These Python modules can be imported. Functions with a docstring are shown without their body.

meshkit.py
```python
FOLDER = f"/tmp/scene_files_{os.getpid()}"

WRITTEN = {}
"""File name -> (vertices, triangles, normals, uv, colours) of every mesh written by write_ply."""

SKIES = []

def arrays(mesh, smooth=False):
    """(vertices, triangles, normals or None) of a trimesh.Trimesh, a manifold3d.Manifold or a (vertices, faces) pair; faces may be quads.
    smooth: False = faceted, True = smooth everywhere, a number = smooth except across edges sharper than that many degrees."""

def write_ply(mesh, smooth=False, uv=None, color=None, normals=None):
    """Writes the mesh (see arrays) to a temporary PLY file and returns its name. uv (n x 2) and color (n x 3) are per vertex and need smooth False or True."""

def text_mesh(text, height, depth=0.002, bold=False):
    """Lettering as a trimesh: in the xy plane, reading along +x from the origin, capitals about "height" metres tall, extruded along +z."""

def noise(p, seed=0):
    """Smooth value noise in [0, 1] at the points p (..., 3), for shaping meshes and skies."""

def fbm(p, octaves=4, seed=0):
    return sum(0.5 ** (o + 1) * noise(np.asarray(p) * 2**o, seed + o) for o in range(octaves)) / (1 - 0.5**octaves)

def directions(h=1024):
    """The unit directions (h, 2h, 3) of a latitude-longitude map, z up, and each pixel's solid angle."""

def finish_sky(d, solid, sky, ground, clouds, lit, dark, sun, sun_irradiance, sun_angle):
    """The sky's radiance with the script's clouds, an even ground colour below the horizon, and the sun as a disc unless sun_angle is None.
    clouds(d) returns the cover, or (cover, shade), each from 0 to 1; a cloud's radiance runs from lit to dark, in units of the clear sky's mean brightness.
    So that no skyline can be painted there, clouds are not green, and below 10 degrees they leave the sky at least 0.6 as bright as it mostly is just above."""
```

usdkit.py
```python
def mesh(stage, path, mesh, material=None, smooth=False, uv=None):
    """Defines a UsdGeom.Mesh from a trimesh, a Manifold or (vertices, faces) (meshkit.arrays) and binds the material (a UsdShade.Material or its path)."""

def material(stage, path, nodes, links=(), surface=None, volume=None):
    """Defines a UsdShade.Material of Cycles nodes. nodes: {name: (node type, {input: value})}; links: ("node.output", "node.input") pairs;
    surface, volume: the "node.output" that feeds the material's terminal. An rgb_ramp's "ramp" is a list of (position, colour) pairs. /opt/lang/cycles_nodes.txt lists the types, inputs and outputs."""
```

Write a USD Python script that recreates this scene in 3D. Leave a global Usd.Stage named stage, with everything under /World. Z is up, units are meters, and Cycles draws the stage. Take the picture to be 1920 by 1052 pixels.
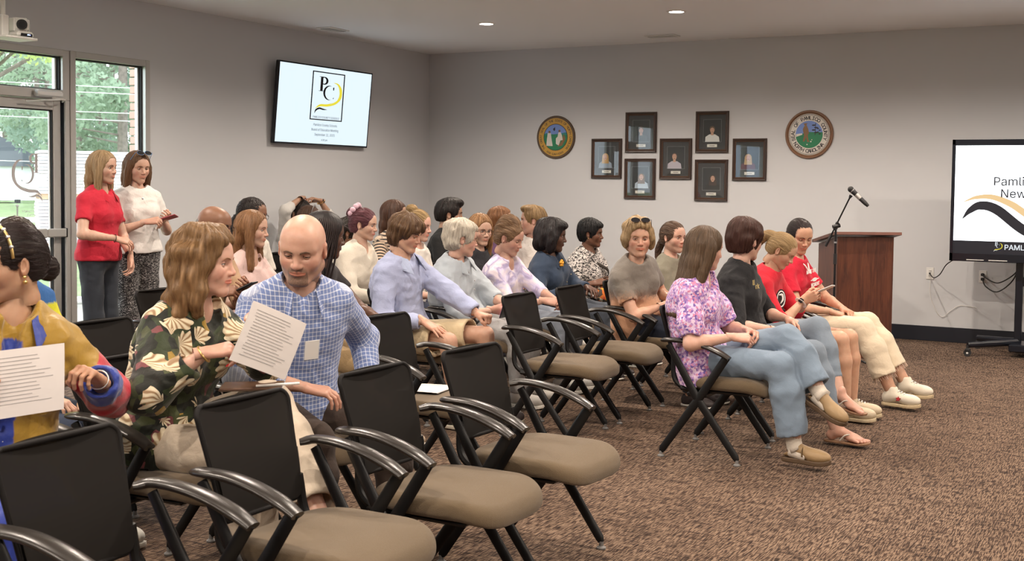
"""A meeting room full of seated people, rebuilt as a USD scene for Cycles. Units are metres, z is up.
The room's far corner is the origin: the window wall is x = 0, the wall with the portraits is y = 0; the rows of chairs face +x."""
import math
import numpy as np
import trimesh
import usdkit
import meshkit
from shapely import affinity
from shapely.geometry import Polygon, LineString, Point
from pxr import Usd, UsdGeom, UsdLux, UsdShade, Gf, Sdf, Vt

stage = Usd.Stage.CreateInMemory()
UsdGeom.Xform.Define(stage, '/World')
UsdGeom.Scope.Define(stage, '/World/Looks')
PI = math.pi
RNG = np.random.default_rng(7)

# ------------------------------------------------------------------ camera, sky, lamps, exposure
CAM_POS = (8.1069, -12.4867, 1.5157)
CAM_YAW, CAM_PITCH, CAM_ROLL = math.radians(29.003), math.radians(2.8106), math.radians(0.6338)
EXPOSURE = 2.20
LAMP_STRENGTH = 18.0
BEAM = 930.0
LAMP_COLOR = (1.0, 0.865, 0.735)
SKY_STRENGTH = 1.05
ROOM_X, ROOM_Y, CEIL = 12.2, -16.2, 3.1
LAMP_XS = [2.07 + 1.995 * i for i in range(5)]
LAMP_YS = [-2.17 - 2.75 * j for j in range(5)]


def make_camera():
    cy, sy, cp, sp = math.cos(CAM_YAW), math.sin(CAM_YAW), math.cos(CAM_PITCH), math.sin(CAM_PITCH)
    fwd = np.array([-sy * cp, cy * cp, -sp])
    right = np.array([cy, sy, 0.0])
    up = np.cross(right, fwd)
    r2 = right * math.cos(CAM_ROLL) + up * math.sin(CAM_ROLL)
    u2 = -right * math.sin(CAM_ROLL) + up * math.cos(CAM_ROLL)
    m = Gf.Matrix4d(*r2, 0, *u2, 0, *(-fwd), 0, *CAM_POS, 1)
    c = UsdGeom.Camera.Define(stage, '/World/camera')
    c.AddTransformOp().Set(m)
    c.CreateHorizontalApertureAttr(36.0)
    c.CreateVerticalApertureAttr(36.0 * 1052 / 1920)
    c.CreateFocalLengthAttr(2253.38 / 1920 * 36.0)
    c.CreateVerticalApertureOffsetAttr(-(526 - 456.33) / 1920 * 36.0)
    c.CreateClippingRangeAttr((0.05, 2000.0))
    c.CreateFStopAttr(7.1)
    c.CreateFocusDistanceAttr(7.2)
    c.GetPrim().CreateAttribute('exposure', Sdf.ValueTypeNames.Float).Set(EXPOSURE)


make_camera()


def make_sky():
    usdkit.material(stage, '/World/Looks/sky', {
        'tc': ('texture_coordinate', {}), 'n': ('noise_texture', {'scale': 2.2, 'detail': 5.0}),
        'r': ('rgb_ramp', {'ramp': [(0.35, (0.62, 0.78, 1.0)), (0.6, (1.0, 1.0, 1.0))]}),
        'b': ('background_shader', {'strength': SKY_STRENGTH})},
        [('tc.generated', 'n.vector'), ('n.fac', 'r.fac'), ('r.color', 'b.color')], surface='b.background')
    d = UsdLux.DomeLight.Define(stage, '/World/sky')
    UsdShade.MaterialBindingAPI.Apply(d.GetPrim()).Bind(UsdShade.Material.Get(stage, '/World/Looks/sky'))
    d.CreateIntensityAttr(1.0)
    d.GetPrim().SetCustomDataByKey('kind', 'structure')


make_sky()

# ------------------------------------------------------------------ naming
_used = {}


def numbered(path):
    n = _used.get(path, 0)
    _used[path] = n + 1
    return path if n == 0 else f'{path}_{n:03d}'


def tag(p, label=None, cat=None, group=None, kind=None):
    p = p.GetPrim() if hasattr(p, 'GetPrim') else p
    for k, v in (('label', label), ('category', cat), ('group', group), ('kind', kind)):
        if v:
            p.SetCustomDataByKey(k, v)
    return p


def thing(name, label, cat, loc=(0, 0, 0), rz=0.0, group=None):
    x = UsdGeom.Xform.Define(stage, numbered('/World/' + name))
    x.AddTranslateOp().Set(Gf.Vec3d(*map(float, loc)))
    x.AddRotateZOp().Set(float(rz))
    return tag(x, label, cat, group)


def obj(name, mesh, mat, parent=None, smooth=30, label=None, uv=None, tint=None, kind=None):
    base = str(parent.GetPath()) if parent is not None else '/World'
    m = usdkit.mesh(stage, numbered(base + '/' + name), mesh, M[mat] if isinstance(mat, str) else mat, smooth=smooth, uv=uv)
    if tint is not None:
        UsdGeom.PrimvarsAPI(m).CreatePrimvar('tint', Sdf.ValueTypeNames.Color3fArray, 'vertex').Set(Vt.Vec3fArray.FromNumpy(np.asarray(tint, np.float32)))
    p = m.GetPrim()
    if label:
        p.SetCustomDataByKey('label', label)
    if kind:
        p.SetCustomDataByKey('kind', kind)
    return p


def copy_of(src, loc, rz, label, group=None):
    was = src.GetCustomData()
    t = thing(src.GetName(), label, was['category'], loc, rz, group or was.get('group'))
    t.GetReferences().AddInternalReference(src.GetPath())
    t.SetInstanceable(True)
    return t


# ------------------------------------------------------------------ materials
M = {}


def mat(name, nodes, links, surface='p.BSDF', volume=None):
    M[name] = usdkit.material(stage, '/World/Looks/' + name, nodes, links, surface=surface, volume=volume)


def plain(name, col, rough=0.6, metal=0.0, bump=0.0, bscale=200.0, spec=0.5, var=0.0, vscale=6.0, **kw):
    nodes = {'p': ('principled_bsdf', dict(base_color=col, roughness=rough, metallic=metal, specular_ior_level=spec, **kw))}
    links = []
    if bump or var:
        nodes['g'] = ('geometry', {})
    if bump:
        nodes['nb'] = ('noise_texture', {'scale': bscale, 'detail': 2.0})
        nodes['b'] = ('bump', {'strength': bump, 'distance': 0.004})
        links += [('g.position', 'nb.vector'), ('nb.fac', 'b.height'), ('b.normal', 'p.normal')]
    if var:
        nodes['nv'] = ('noise_texture', {'scale': vscale, 'detail': 4.0})
        c = np.array(col)
        nodes['r'] = ('rgb_ramp', {'ramp': [(0.3, tuple(c * (1 - var))), (0.7, tuple(np.minimum(c * (1 + var), 1)))]})
        links += [('g.position', 'nv.vector'), ('nv.fac', 'r.fac'), ('r.color', 'p.base_color')]
    mat(name, nodes, links)


def emit(name, col, strength):
    mat(name, {'e': ('emission', {'color': col, 'strength': strength})}, [], surface='e.emission')


def cloth(name, rough=0.85, bump=0.14, bscale=420.0, sheen=0.06, wr=0.35, wscale=16.0, var=0.10):
    """Woven cloth that takes its colour from the mesh's own tint."""
    mat(name, {'a': ('attribute', {'attribute': 'tint'}), 'g': ('geometry', {}),
               'n': ('noise_texture', {'scale': bscale, 'detail': 2.0}), 'n2': ('noise_texture', {'scale': wscale, 'detail': 4.0, 'distortion': 0.6}),
               'r': ('rgb_ramp', {'ramp': [(0.25, (1 - var,) * 3), (0.75, (1.0, 1.0, 1.0))]}), 'm': ('mix_color', {'blend_type': 'multiply', 'fac': 1.0}),
               'b': ('bump', {'strength': bump, 'distance': 0.002}), 'b2': ('bump', {'strength': wr, 'distance': 0.02}),
               'p': ('principled_bsdf', {'roughness': rough, 'sheen_weight': sheen, 'specular_ior_level': 0.25})},
        [('g.position', 'n.vector'), ('g.position', 'n2.vector'), ('n.fac', 'r.fac'), ('a.color', 'm.a'), ('r.color', 'm.b'), ('m.result', 'p.base_color'),
         ('n2.fac', 'b2.height'), ('b2.normal', 'b.normal'), ('n.fac', 'b.height'), ('b.normal', 'p.normal')])


# ------------------------------------------------------------------ mesh helpers
def box(sx, sy, sz, c=(0, 0, 0), bevel=0.0):
    if bevel <= 0:
        m = trimesh.creation.box((sx, sy, sz))
    else:
        b = min(bevel, sx / 2.01, sy / 2.01, sz / 2.01)
        pts = []
        for i in (-1, 1):
            for j in (-1, 1):
                for k in (-1, 1):
                    x, y, z = i * sx / 2, j * sy / 2, k * sz / 2
                    pts += [(x - i * b, y - j * b, z), (x - i * b, y, z - k * b), (x, y - j * b, z - k * b)]
        m = trimesh.convex.convex_hull(np.array(pts))
    m.apply_translation(c)
    return m


def box2(lo, hi, bevel=0.0):
    lo, hi = np.array(lo, float), np.array(hi, float)
    return box(*(hi - lo), c=(lo + hi) / 2, bevel=bevel)


def join(*ms):
    ms = [m for m in ms if m is not None]
    return trimesh.util.concatenate([trimesh.Trimesh(m.vertices, m.faces, process=False) for m in ms])


def cyl(a, b, r, sides=16, r2=None):
    return sweep([a, b], [r, r if r2 is None else r2], sides)


def sweep(pts, radii, sides=10, flat=None, up=None):
    """A capped tube along a polyline; flat = (across, along-up) stretch of the section, oriented by up."""
    p = np.asarray(pts, float)
    r = np.broadcast_to(np.asarray(radii, float), (len(p),))
    t = np.gradient(p, axis=0)
    t /= np.linalg.norm(t, axis=1, keepdims=True) + 1e-12
    ref = np.array(up, float) if up is not None else None
    a = []
    for i in range(len(p)):
        if ref is None:
            u = np.array([0, 0, 1.0]) if abs(t[i, 2]) < 0.9 else np.array([1.0, 0, 0])
            if a:
                u = a[-1]
        else:
            u = ref
        u = u - t[i] * (u @ t[i])
        a.append(u / (np.linalg.norm(u) + 1e-12))
    a = np.array(a)
    b = np.cross(t, a)
    ang = np.arange(sides) * 2 * PI / sides
    fa, fb = flat if flat else (1, 1)
    v = p[:, None] + r[:, None, None] * (fb * np.cos(ang)[None, :, None] * a[:, None] + fa * np.sin(ang)[None, :, None] * b[:, None])
    n = len(p)
    i, j = np.meshgrid(np.arange(n - 1), np.arange(sides), indexing='ij')
    q = np.stack([i * sides + j, i * sides + (j + 1) % sides, (i + 1) * sides + (j + 1) % sides, (i + 1) * sides + j], -1).reshape(-1, 4)
    f = np.vstack([q[:, [0, 1, 2]], q[:, [0, 2, 3]]])
    v = np.vstack([v.reshape(-1, 3), p[0], p[-1]])
    k = np.arange(sides)
    c0 = np.stack([np.full(sides, n * sides), (k + 1) % sides, k], 1)
    c1 = np.stack([np.full(sides, n * sides + 1), (n - 1) * sides + k, (n - 1) * sides + (k + 1) % sides], 1)
    return trimesh.Trimesh(v, np.vstack([f, c0, c1]), process=False)


def bez(ps, n=16):
    """Catmull-Rom through the points."""
    p = np.asarray(ps, float)
    p = np.vstack([2 * p[0] - p[1], p, 2 * p[-1] - p[-2]])
    out = []
    for i in range(1, len(p) - 2):
        t = np.linspace(0, 1, n, endpoint=False)[:, None]
        a, b, c, d = p[i - 1], p[i], p[i + 1], p[i + 2]
        out.append(0.5 * (2 * b + (c - a) * t + (2 * a - 5 * b + 4 * c - d) * t ** 2 + (3 * b - 3 * c + d - a) * t ** 3))
    return np.vstack(out + [p[-2][None]])


def lathe(profile, sides=32):
    """profile: (r, z) pairs from bottom to top, turned about z."""
    return trimesh.creation.revolve(np.asarray(profile, float), sections=sides)


def plate(poly, t):
    """A shapely polygon extruded from z = 0 to t."""
    gs = getattr(poly, 'geoms', [poly])
    return trimesh.util.concatenate([trimesh.creation.extrude_polygon(g, t, engine='earcut') for g in gs if g.area > 1e-12])


def place(m, o, ex, ey, ez):
    """Mesh coordinates onto the frame with origin o and axes ex, ey, ez."""
    m = m.copy()
    R = np.stack([ex, ey, ez], 1)
    m.vertices = np.asarray(m.vertices) @ R.T + np.asarray(o)
    if np.linalg.det(R) < 0:
        m.faces = m.faces[:, ::-1]
    return m


def rot(deg, axis):
    c, s = math.cos(math.radians(deg)), math.sin(math.radians(deg))
    return np.array({'x': [[1, 0, 0], [0, c, -s], [0, s, c]], 'y': [[c, 0, s], [0, 1, 0], [-s, 0, c]], 'z': [[c, -s, 0], [s, c, 0], [0, 0, 1]]}[axis])


# ------------------------------------------------------------------ implicit surfaces (for seats, bodies, clothes and hair)
def smin(a, b, k):
    if k <= 0:
        return np.minimum(a, b)
    h = np.clip(0.5 + 0.5 * (b - a) / k, 0, 1)
    return b + (a - b) * h - k * h * (1 - h)


class Field:
    """A grid of signed distances; primitives are blended into blocks of it, net() turns it into a mesh."""

    def __init__(s, lo, hi, h):
        s.lo, s.h = np.asarray(lo, float), h
        s.n = np.maximum(np.ceil((np.asarray(hi, float) - s.lo) / h).astype(int) + 1, 4)
        s.F = np.full(s.n, 1.0, np.float32)
        s.ax = [(s.lo[i] + h * np.arange(s.n[i])).astype(np.float32) for i in range(3)]

    def blank(s):
        b = Field.__new__(Field)
        b.lo, b.h, b.n, b.ax = s.lo, s.h, s.n, s.ax
        b.F = np.full(s.n, 1.0, np.float32)
        return b

    def block(s, lo, hi):
        a = np.clip(np.floor((np.asarray(lo) - s.lo) / s.h).astype(int), 0, s.n)
        b = np.clip(np.ceil((np.asarray(hi) - s.lo) / s.h).astype(int) + 1, 0, s.n)
        if np.any(b <= a):
            return None, None
        sl = tuple(slice(a[i], b[i]) for i in range(3))
        return sl, (s.ax[0][sl[0]][:, None, None], s.ax[1][sl[1]][None, :, None], s.ax[2][sl[2]][None, None, :])

    def put(s, sl, d, k, op):
        cur = s.F[sl]
        if op == 'u':
            s.F[sl] = smin(cur, d.astype(np.float32), k)
        elif op == 's':
            s.F[sl] = -smin(-cur, d.astype(np.float32), k)
        else:
            s.F[sl] = -smin(-cur, -d.astype(np.float32), k)

    def cone(s, a, b, ra, rb=None, k=0.01, op='u', fr=None, sq=None):
        """Round cone from a to b. fr, sq: section stretched to sq[0]*r along fr[0] and sq[1]*r along fr[1]."""
        a, b = np.asarray(a, float), np.asarray(b, float)
        rb = ra if rb is None else rb
        big = max(ra, rb) * (max(1, *sq) if sq else 1) + k + 2.5 * s.h
        sl, P = s.block(np.minimum(a, b) - big, np.maximum(a, b) + big)
        if sl is None:
            return
        ab = b - a
        L2 = max(ab @ ab, 1e-12)
        q = [P[i] - a[i] for i in range(3)]
        t = np.clip((q[0] * ab[0] + q[1] * ab[1] + q[2] * ab[2]) / L2, 0, 1)
        e = [q[i] - t * ab[i] for i in range(3)]
        r = ra + (rb - ra) * t
        if sq:
            f, l = fr
            qf = e[0] * f[0] + e[1] * f[1] + e[2] * f[2]
            ql = e[0] * l[0] + e[1] * l[1] + e[2] * l[2]
            rest = np.maximum(e[0] ** 2 + e[1] ** 2 + e[2] ** 2 - qf ** 2 - ql ** 2, 0)
            d = (np.sqrt((qf / sq[0]) ** 2 + (ql / sq[1]) ** 2 + rest) - r) * min(1.0, sq[0], sq[1])
        else:
            d = np.sqrt(e[0] ** 2 + e[1] ** 2 + e[2] ** 2) - r
        s.put(sl, d, k, op)

    def sect(s, a, b, sa, sb, f, l, k=0.02, op='u', grow=0.0):
        """Elliptic cone from a to b whose half axes go from sa = (along f, along l) to sb."""
        a, b = np.asarray(a, float), np.asarray(b, float)
        big = max(*sa, *sb) + abs(grow) + k + 2.5 * s.h
        sl, P = s.block(np.minimum(a, b) - big, np.maximum(a, b) + big)
        if sl is None:
            return
        ab = b - a
        L2 = max(ab @ ab, 1e-12)
        q = [P[i] - a[i] for i in range(3)]
        t = np.clip((q[0] * ab[0] + q[1] * ab[1] + q[2] * ab[2]) / L2, 0, 1)
        e = [q[i] - t * ab[i] for i in range(3)]
        rf, rl = sa[0] + (sb[0] - sa[0]) * t + grow, sa[1] + (sb[1] - sa[1]) * t + grow
        qf = e[0] * f[0] + e[1] * f[1] + e[2] * f[2]
        ql = e[0] * l[0] + e[1] * l[1] + e[2] * l[2]
        rest = np.maximum(e[0] ** 2 + e[1] ** 2 + e[2] ** 2 - qf ** 2 - ql ** 2, 0)
        m = np.minimum(rf, rl)
        k0 = np.sqrt((qf / rf) ** 2 + (ql / rl) ** 2 + rest / m ** 2)
        k1 = np.sqrt((qf / rf ** 2) ** 2 + (ql / rl ** 2) ** 2 + rest / m ** 4)
        s.put(sl, k0 * (k0 - 1) / np.maximum(k1, 1e-6), k, op)

    def ell(s, c, r, R=None, k=0.01, op='u'):
        """Ellipsoid; the rows of R are its axes."""
        c, r = np.asarray(c, float), np.broadcast_to(np.asarray(r, float), (3,))
        big = (r.max() if R is not None else r) + k + 2.5 * s.h
        sl, P = s.block(c - big, c + big)
        if sl is None:
            return
        q = [P[i] - c[i] for i in range(3)]
        if R is not None:
            q = [R[i][0] * q[0] + R[i][1] * q[1] + R[i][2] * q[2] for i in range(3)]
        k0 = np.sqrt(sum((q[i] / r[i]) ** 2 for i in range(3)))
        k1 = np.sqrt(sum((q[i] / r[i] ** 2) ** 2 for i in range(3)))
        s.put(sl, k0 * (k0 - 1) / np.maximum(k1, 1e-6), k, op)

    def cut(s, p, n, k=0.0, near=None, rad=0.0):
        """Takes away what lies on the n side of the plane through p (only within rad of near, if given)."""
        n = np.asarray(n, float) / np.linalg.norm(n)
        sl, P = (tuple(slice(None) for _ in range(3)), (s.ax[0][:, None, None], s.ax[1][None, :, None], s.ax[2][None, None, :])) if near is None else s.block(np.asarray(near) - rad, np.asarray(near) + rad)
        if sl is None:
            return
        d = (P[0] - p[0]) * n[0] + (P[1] - p[1]) * n[1] + (P[2] - p[2]) * n[2]
        if near is not None:
            d = np.where((P[0] - near[0]) ** 2 + (P[1] - near[1]) ** 2 + (P[2] - near[2]) ** 2 < rad * rad, d, -1.0)
        s.put(sl, d, k, 'i')

    def net(s):
        """Surface nets."""
        F = s.F
        ins = F < 0
        c = [ins[i:i + F.shape[0] - 1, j:j + F.shape[1] - 1, k:k + F.shape[2] - 1] for i in (0, 1) for j in (0, 1) for k in (0, 1)]
        cnt = sum(x.astype(np.uint8) for x in c)
        ids = np.argwhere((cnt > 0) & (cnt < 8))
        if len(ids) == 0:
            return trimesh.Trimesh(np.zeros((3, 3)), [[0, 1, 2]], process=False)
        num = np.full(cnt.shape, -1, np.int64)
        num[tuple(ids.T)] = np.arange(len(ids))
        val = {o: F[ids[:, 0] + o[0], ids[:, 1] + o[1], ids[:, 2] + o[2]] for o in np.ndindex(2, 2, 2)}
        acc, w = np.zeros((len(ids), 3)), np.zeros(len(ids))
        for ax in range(3):
            for o in np.ndindex(2, 2, 2):
                if o[ax]:
                    continue
                o2 = tuple(1 if i == ax else o[i] for i in range(3))
                f0, f1 = val[o], val[o2]
                x = (f0 < 0) != (f1 < 0)
                t = np.where(x, f0 / np.where(x, f0 - f1, 1), 0)
                p = np.tile(np.array(o, float), (len(ids), 1))
                p[:, ax] = t
                acc += p * x[:, None]
                w += x
        v = (ids + acc / w[:, None]) * s.h + s.lo
        faces = []
        for ax in range(3):
            a = [slice(None)] * 3
            b = [slice(None)] * 3
            a[ax], b[ax] = slice(0, -1), slice(1, None)
            A, B = ins[tuple(a)], ins[tuple(b)]
            e = np.argwhere(A != B)
            o1, o2 = [(1, 2), (2, 0), (0, 1)][ax]
            ok = (e[:, o1] > 0) & (e[:, o2] > 0) & (e[:, o1] < F.shape[o1] - 1) & (e[:, o2] < F.shape[o2] - 1)
            e = e[ok]
            if len(e) == 0:
                continue
            flip = ~A[tuple(e.T)]
            qs = []
            for d1, d2 in ((-1, -1), (0, -1), (0, 0), (-1, 0)):
                g = e.copy()
                g[:, o1] += d1
                g[:, o2] += d2
                qs.append(num[tuple(g.T)])
            q = np.stack(qs, 1)
            q[flip] = q[flip][:, ::-1]
            faces.append(q)
        q = np.vstack(faces)
        q = q[(q >= 0).all(1)]
        return trimesh.Trimesh(v, np.vstack([q[:, [0, 1, 2]], q[:, [0, 2, 3]]]), process=False)


def normals(m):
    return meshkit.arrays(m, True)[2]


def relax(m, n=2, lam=0.5):
    """A few steps of smoothing."""
    v, e = np.array(m.vertices), m.edges_unique
    deg = np.bincount(e.ravel(), minlength=len(v))[:, None]
    for _ in range(n):
        for l in (lam, -lam * 1.03):
            a = np.zeros_like(v)
            np.add.at(a, e[:, 0], v[e[:, 1]])
            np.add.at(a, e[:, 1], v[e[:, 0]])
            v = v + l * (a / np.maximum(deg, 1) - v)
    m.vertices = v
    return m

# ------------------------------------------------------------------ the setting
def wall_paint(name, col):
    plain(name, col, rough=0.75, bump=0.12, bscale=260.0, spec=0.3)


wall_paint('paint_grey', (0.605, 0.615, 0.635))
plain('paint_ceiling', (0.90, 0.91, 0.92), rough=0.9, bump=0.1, bscale=180.0, spec=0.2)
plain('rubber_navy', (0.012, 0.014, 0.022), rough=0.45)
plain('aluminium', (0.50, 0.49, 0.47), rough=0.42, metal=0.55)
plain('aluminium_pale', (0.72, 0.72, 0.71), rough=0.4, metal=0.3)
plain('gasket', (0.02, 0.02, 0.02), rough=0.7)
plain('white_plastic', (0.78, 0.77, 0.74), rough=0.4)
plain('black_plastic', (0.018, 0.018, 0.02), rough=0.42)
plain('black_gloss', (0.012, 0.012, 0.014), rough=0.18)
plain('dark_hole', (0.01, 0.01, 0.01), rough=0.9)
plain('white_paint', (0.8, 0.8, 0.78), rough=0.5)
plain('steel', (0.55, 0.55, 0.56), rough=0.3, metal=0.9)
plain('brass', (0.75, 0.52, 0.2), rough=0.3, metal=0.9)
plain('brick_red', (0.52, 0.34, 0.28), rough=0.9)
def clear_pane(name, tint):
    """Thin glass that lets light straight through and reflects by Schlick's rule on both faces."""
    mat(name, {'t': ('transparent_bsdf', {'color': tint}), 'g': ('glossy_bsdf', {'roughness': 0.015, 'color': (1, 1, 1)}), 'w': ('layer_weight', {'blend': 0.5}), 'pw': ('math', {'math_type': 'power', 'value2': 5.0}),
               'ma': ('math', {'math_type': 'multiply_add', 'value2': 0.95, 'value3': 0.03}), 'm': ('mix_closure', {})},
        [('w.facing', 'pw.value1'), ('pw.value', 'ma.value1'), ('ma.value', 'm.fac'), ('t.BSDF', 'm.closure1'), ('g.BSDF', 'm.closure2')], surface='m.closure')


clear_pane('pane_glass', (0.95, 0.97, 0.96))
mat('carpet', {
    'g': ('geometry', {}), 'ma': ('mapping', {'scale': (200.0, 17.0, 1.0)}), 'mb': ('mapping', {'scale': (12.0, 190.0, 1.0)}), 'mc': ('mapping', {'scale': (95.0, 6.0, 1.0)}), 'md': ('mapping', {'scale': (4.5, 95.0, 1.0)}),
    'na': ('noise_texture', {'scale': 1.0, 'detail': 1.0, 'roughness': 0.5}), 'nb': ('noise_texture', {'scale': 1.0, 'detail': 1.0, 'roughness': 0.5}), 'nc': ('noise_texture', {'scale': 1.0, 'detail': 1.0}), 'nd': ('noise_texture', {'scale': 1.0, 'detail': 1.0}),
    'nm': ('noise_texture', {'scale': 3.0, 'detail': 3.0, 'roughness': 0.6}), 'nt': ('noise_texture', {'scale': 1.1, 'detail': 2.0}),
    'ra': ('rgb_ramp', {'ramp': [(0.47, (1, 1, 1)), (0.56, (0.20, 0.15, 0.13))]}), 'rb': ('rgb_ramp', {'ramp': [(0.52, (1, 1, 1)), (0.60, (0.25, 0.19, 0.17))]}),
    'rc': ('rgb_ramp', {'ramp': [(0.56, (1, 1, 1)), (0.64, (0.25, 0.19, 0.17))]}), 'rd': ('rgb_ramp', {'ramp': [(0.58, (1, 1, 1)), (0.65, (0.28, 0.21, 0.18))]}),
    'rm': ('rgb_ramp', {'ramp': [(0.42, (0.25, 0.25, 0.25)), (0.58, (1, 1, 1))]}), 'rt': ('rgb_ramp', {'ramp': [(0.3, (0.185, 0.123, 0.082)), (0.7, (0.235, 0.163, 0.114))]}),
    'mb2': ('mix_color', {'blend_type': 'mix', 'a': (1, 1, 1)}), 'm1': ('mix_color', {'blend_type': 'multiply', 'fac': 1.0}), 'm2': ('mix_color', {'blend_type': 'multiply', 'fac': 1.0}), 'm3': ('mix_color', {'blend_type': 'multiply', 'fac': 0.8}), 'm4': ('mix_color', {'blend_type': 'multiply', 'fac': 0.8}),
    'bp': ('bump', {'strength': 0.4, 'distance': 0.004}), 'p': ('principled_bsdf', {'roughness': 0.95, 'specular_ior_level': 0.1, 'sheen_weight': 0.05})},
    [('g.position', 'ma.vector'), ('g.position', 'mb.vector'), ('g.position', 'mc.vector'), ('g.position', 'md.vector'), ('ma.vector', 'na.vector'), ('mb.vector', 'nb.vector'), ('mc.vector', 'nc.vector'), ('md.vector', 'nd.vector'), ('g.position', 'nm.vector'), ('g.position', 'nt.vector'),
     ('na.fac', 'ra.fac'), ('nb.fac', 'rb.fac'), ('nc.fac', 'rc.fac'), ('nd.fac', 'rd.fac'), ('nm.fac', 'rm.fac'), ('nt.fac', 'rt.fac'), ('rm.color', 'mb2.fac'), ('rb.color', 'mb2.b'),
     ('rt.color', 'm1.a'), ('ra.color', 'm1.b'), ('m1.result', 'm2.a'), ('mb2.result', 'm2.b'), ('m2.result', 'm3.a'), ('rc.color', 'm3.b'), ('m3.result', 'm4.a'), ('rd.color', 'm4.b'), ('m4.result', 'p.base_color'), ('na.fac', 'bp.height'), ('bp.normal', 'p.normal')])


def struct(name, mesh, m, parent=None, label=None):
    p = obj(name, mesh, m, parent)
    if parent is None:
        tag(p, label, name.split('_')[0], kind='structure')
    return p


struct('floor', box2((-0.12, ROOM_Y, -0.12), (ROOM_X, 0.12, 0.0)), 'carpet', label='grey and brown carpet with dark woven streaks covering the floor')
struct('wall_back', box2((-0.12, 0.0, 0.0), (ROOM_X, 0.12, CEIL)), 'paint_grey', label='plain light grey wall carrying the framed portraits and two seals')
YJ, YM, YD0, YD1 = -4.60, -5.43, -5.555, -6.50     # right jamb, mullion, door edges along the window wall
YL = -7.45
left_wall = join(box2((-0.14, YJ, 0), (0, 0.0, CEIL)), box2((-0.14, YL, 2.585), (0, YJ, CEIL)), box2((-0.14, -11.0, 0), (0, YL, CEIL)), box2((-0.14, ROOM_Y, 0), (0, -13.8, CEIL)),
                 box2((-0.14, -13.8, 0), (0, -11.0, 0.75)), box2((-0.14, -13.8, 2.45), (0, -11.0, CEIL)))
struct('wall_left', left_wall, 'paint_grey', label='light grey wall with the glass entrance and the wall-mounted television')
struct('wall_right', box2((ROOM_X, ROOM_Y, 0), (ROOM_X + 0.12, 0.12, CEIL)), 'paint_grey', label='light grey wall closing the room on its right side')
struct('wall_front', box2((-0.14, ROOM_Y - 0.12, 0), (ROOM_X + 0.12, ROOM_Y, CEIL)), 'paint_grey', label='light grey wall closing the room behind the photographer')
ceil = struct('ceiling', box2((-0.14, ROOM_Y - 0.12, CEIL), (ROOM_X + 0.12, 0.12, CEIL + 0.1)), 'paint_ceiling', label='flat off-white ceiling with recessed downlights')
struct('baseboard_back', box2((0, -0.012, 0), (ROOM_X, 0, 0.148), bevel=0.003), 'rubber_navy', label='dark navy rubber baseboard below the portraits')
struct('baseboard_left', join(box2((0, YJ, 0), (0.012, -0.012, 0.148)), box2((0, ROOM_Y, 0), (0.012, YL, 0.148))), 'rubber_navy', label='dark navy rubber baseboard along the window wall')
struct('baseboard_right', box2((ROOM_X - 0.012, ROOM_Y, 0), (ROOM_X, 0, 0.148)), 'rubber_navy', label='dark navy rubber baseboard on the right-hand wall')

# storefront: sidelight, door, transom, second sidelight beyond the frame
FX0, FX1 = -0.115, 0.012
w1 = tag(thing('window', 'tall fixed sidelight pane in an aluminium frame right of the glass door', 'window'), kind='structure')


def bar(y0, y1, z0, z1, x0=FX0, x1=FX1):
    return box2((x0, min(y0, y1), z0), (x1, max(y0, y1), z1), bevel=0.004)


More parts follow.
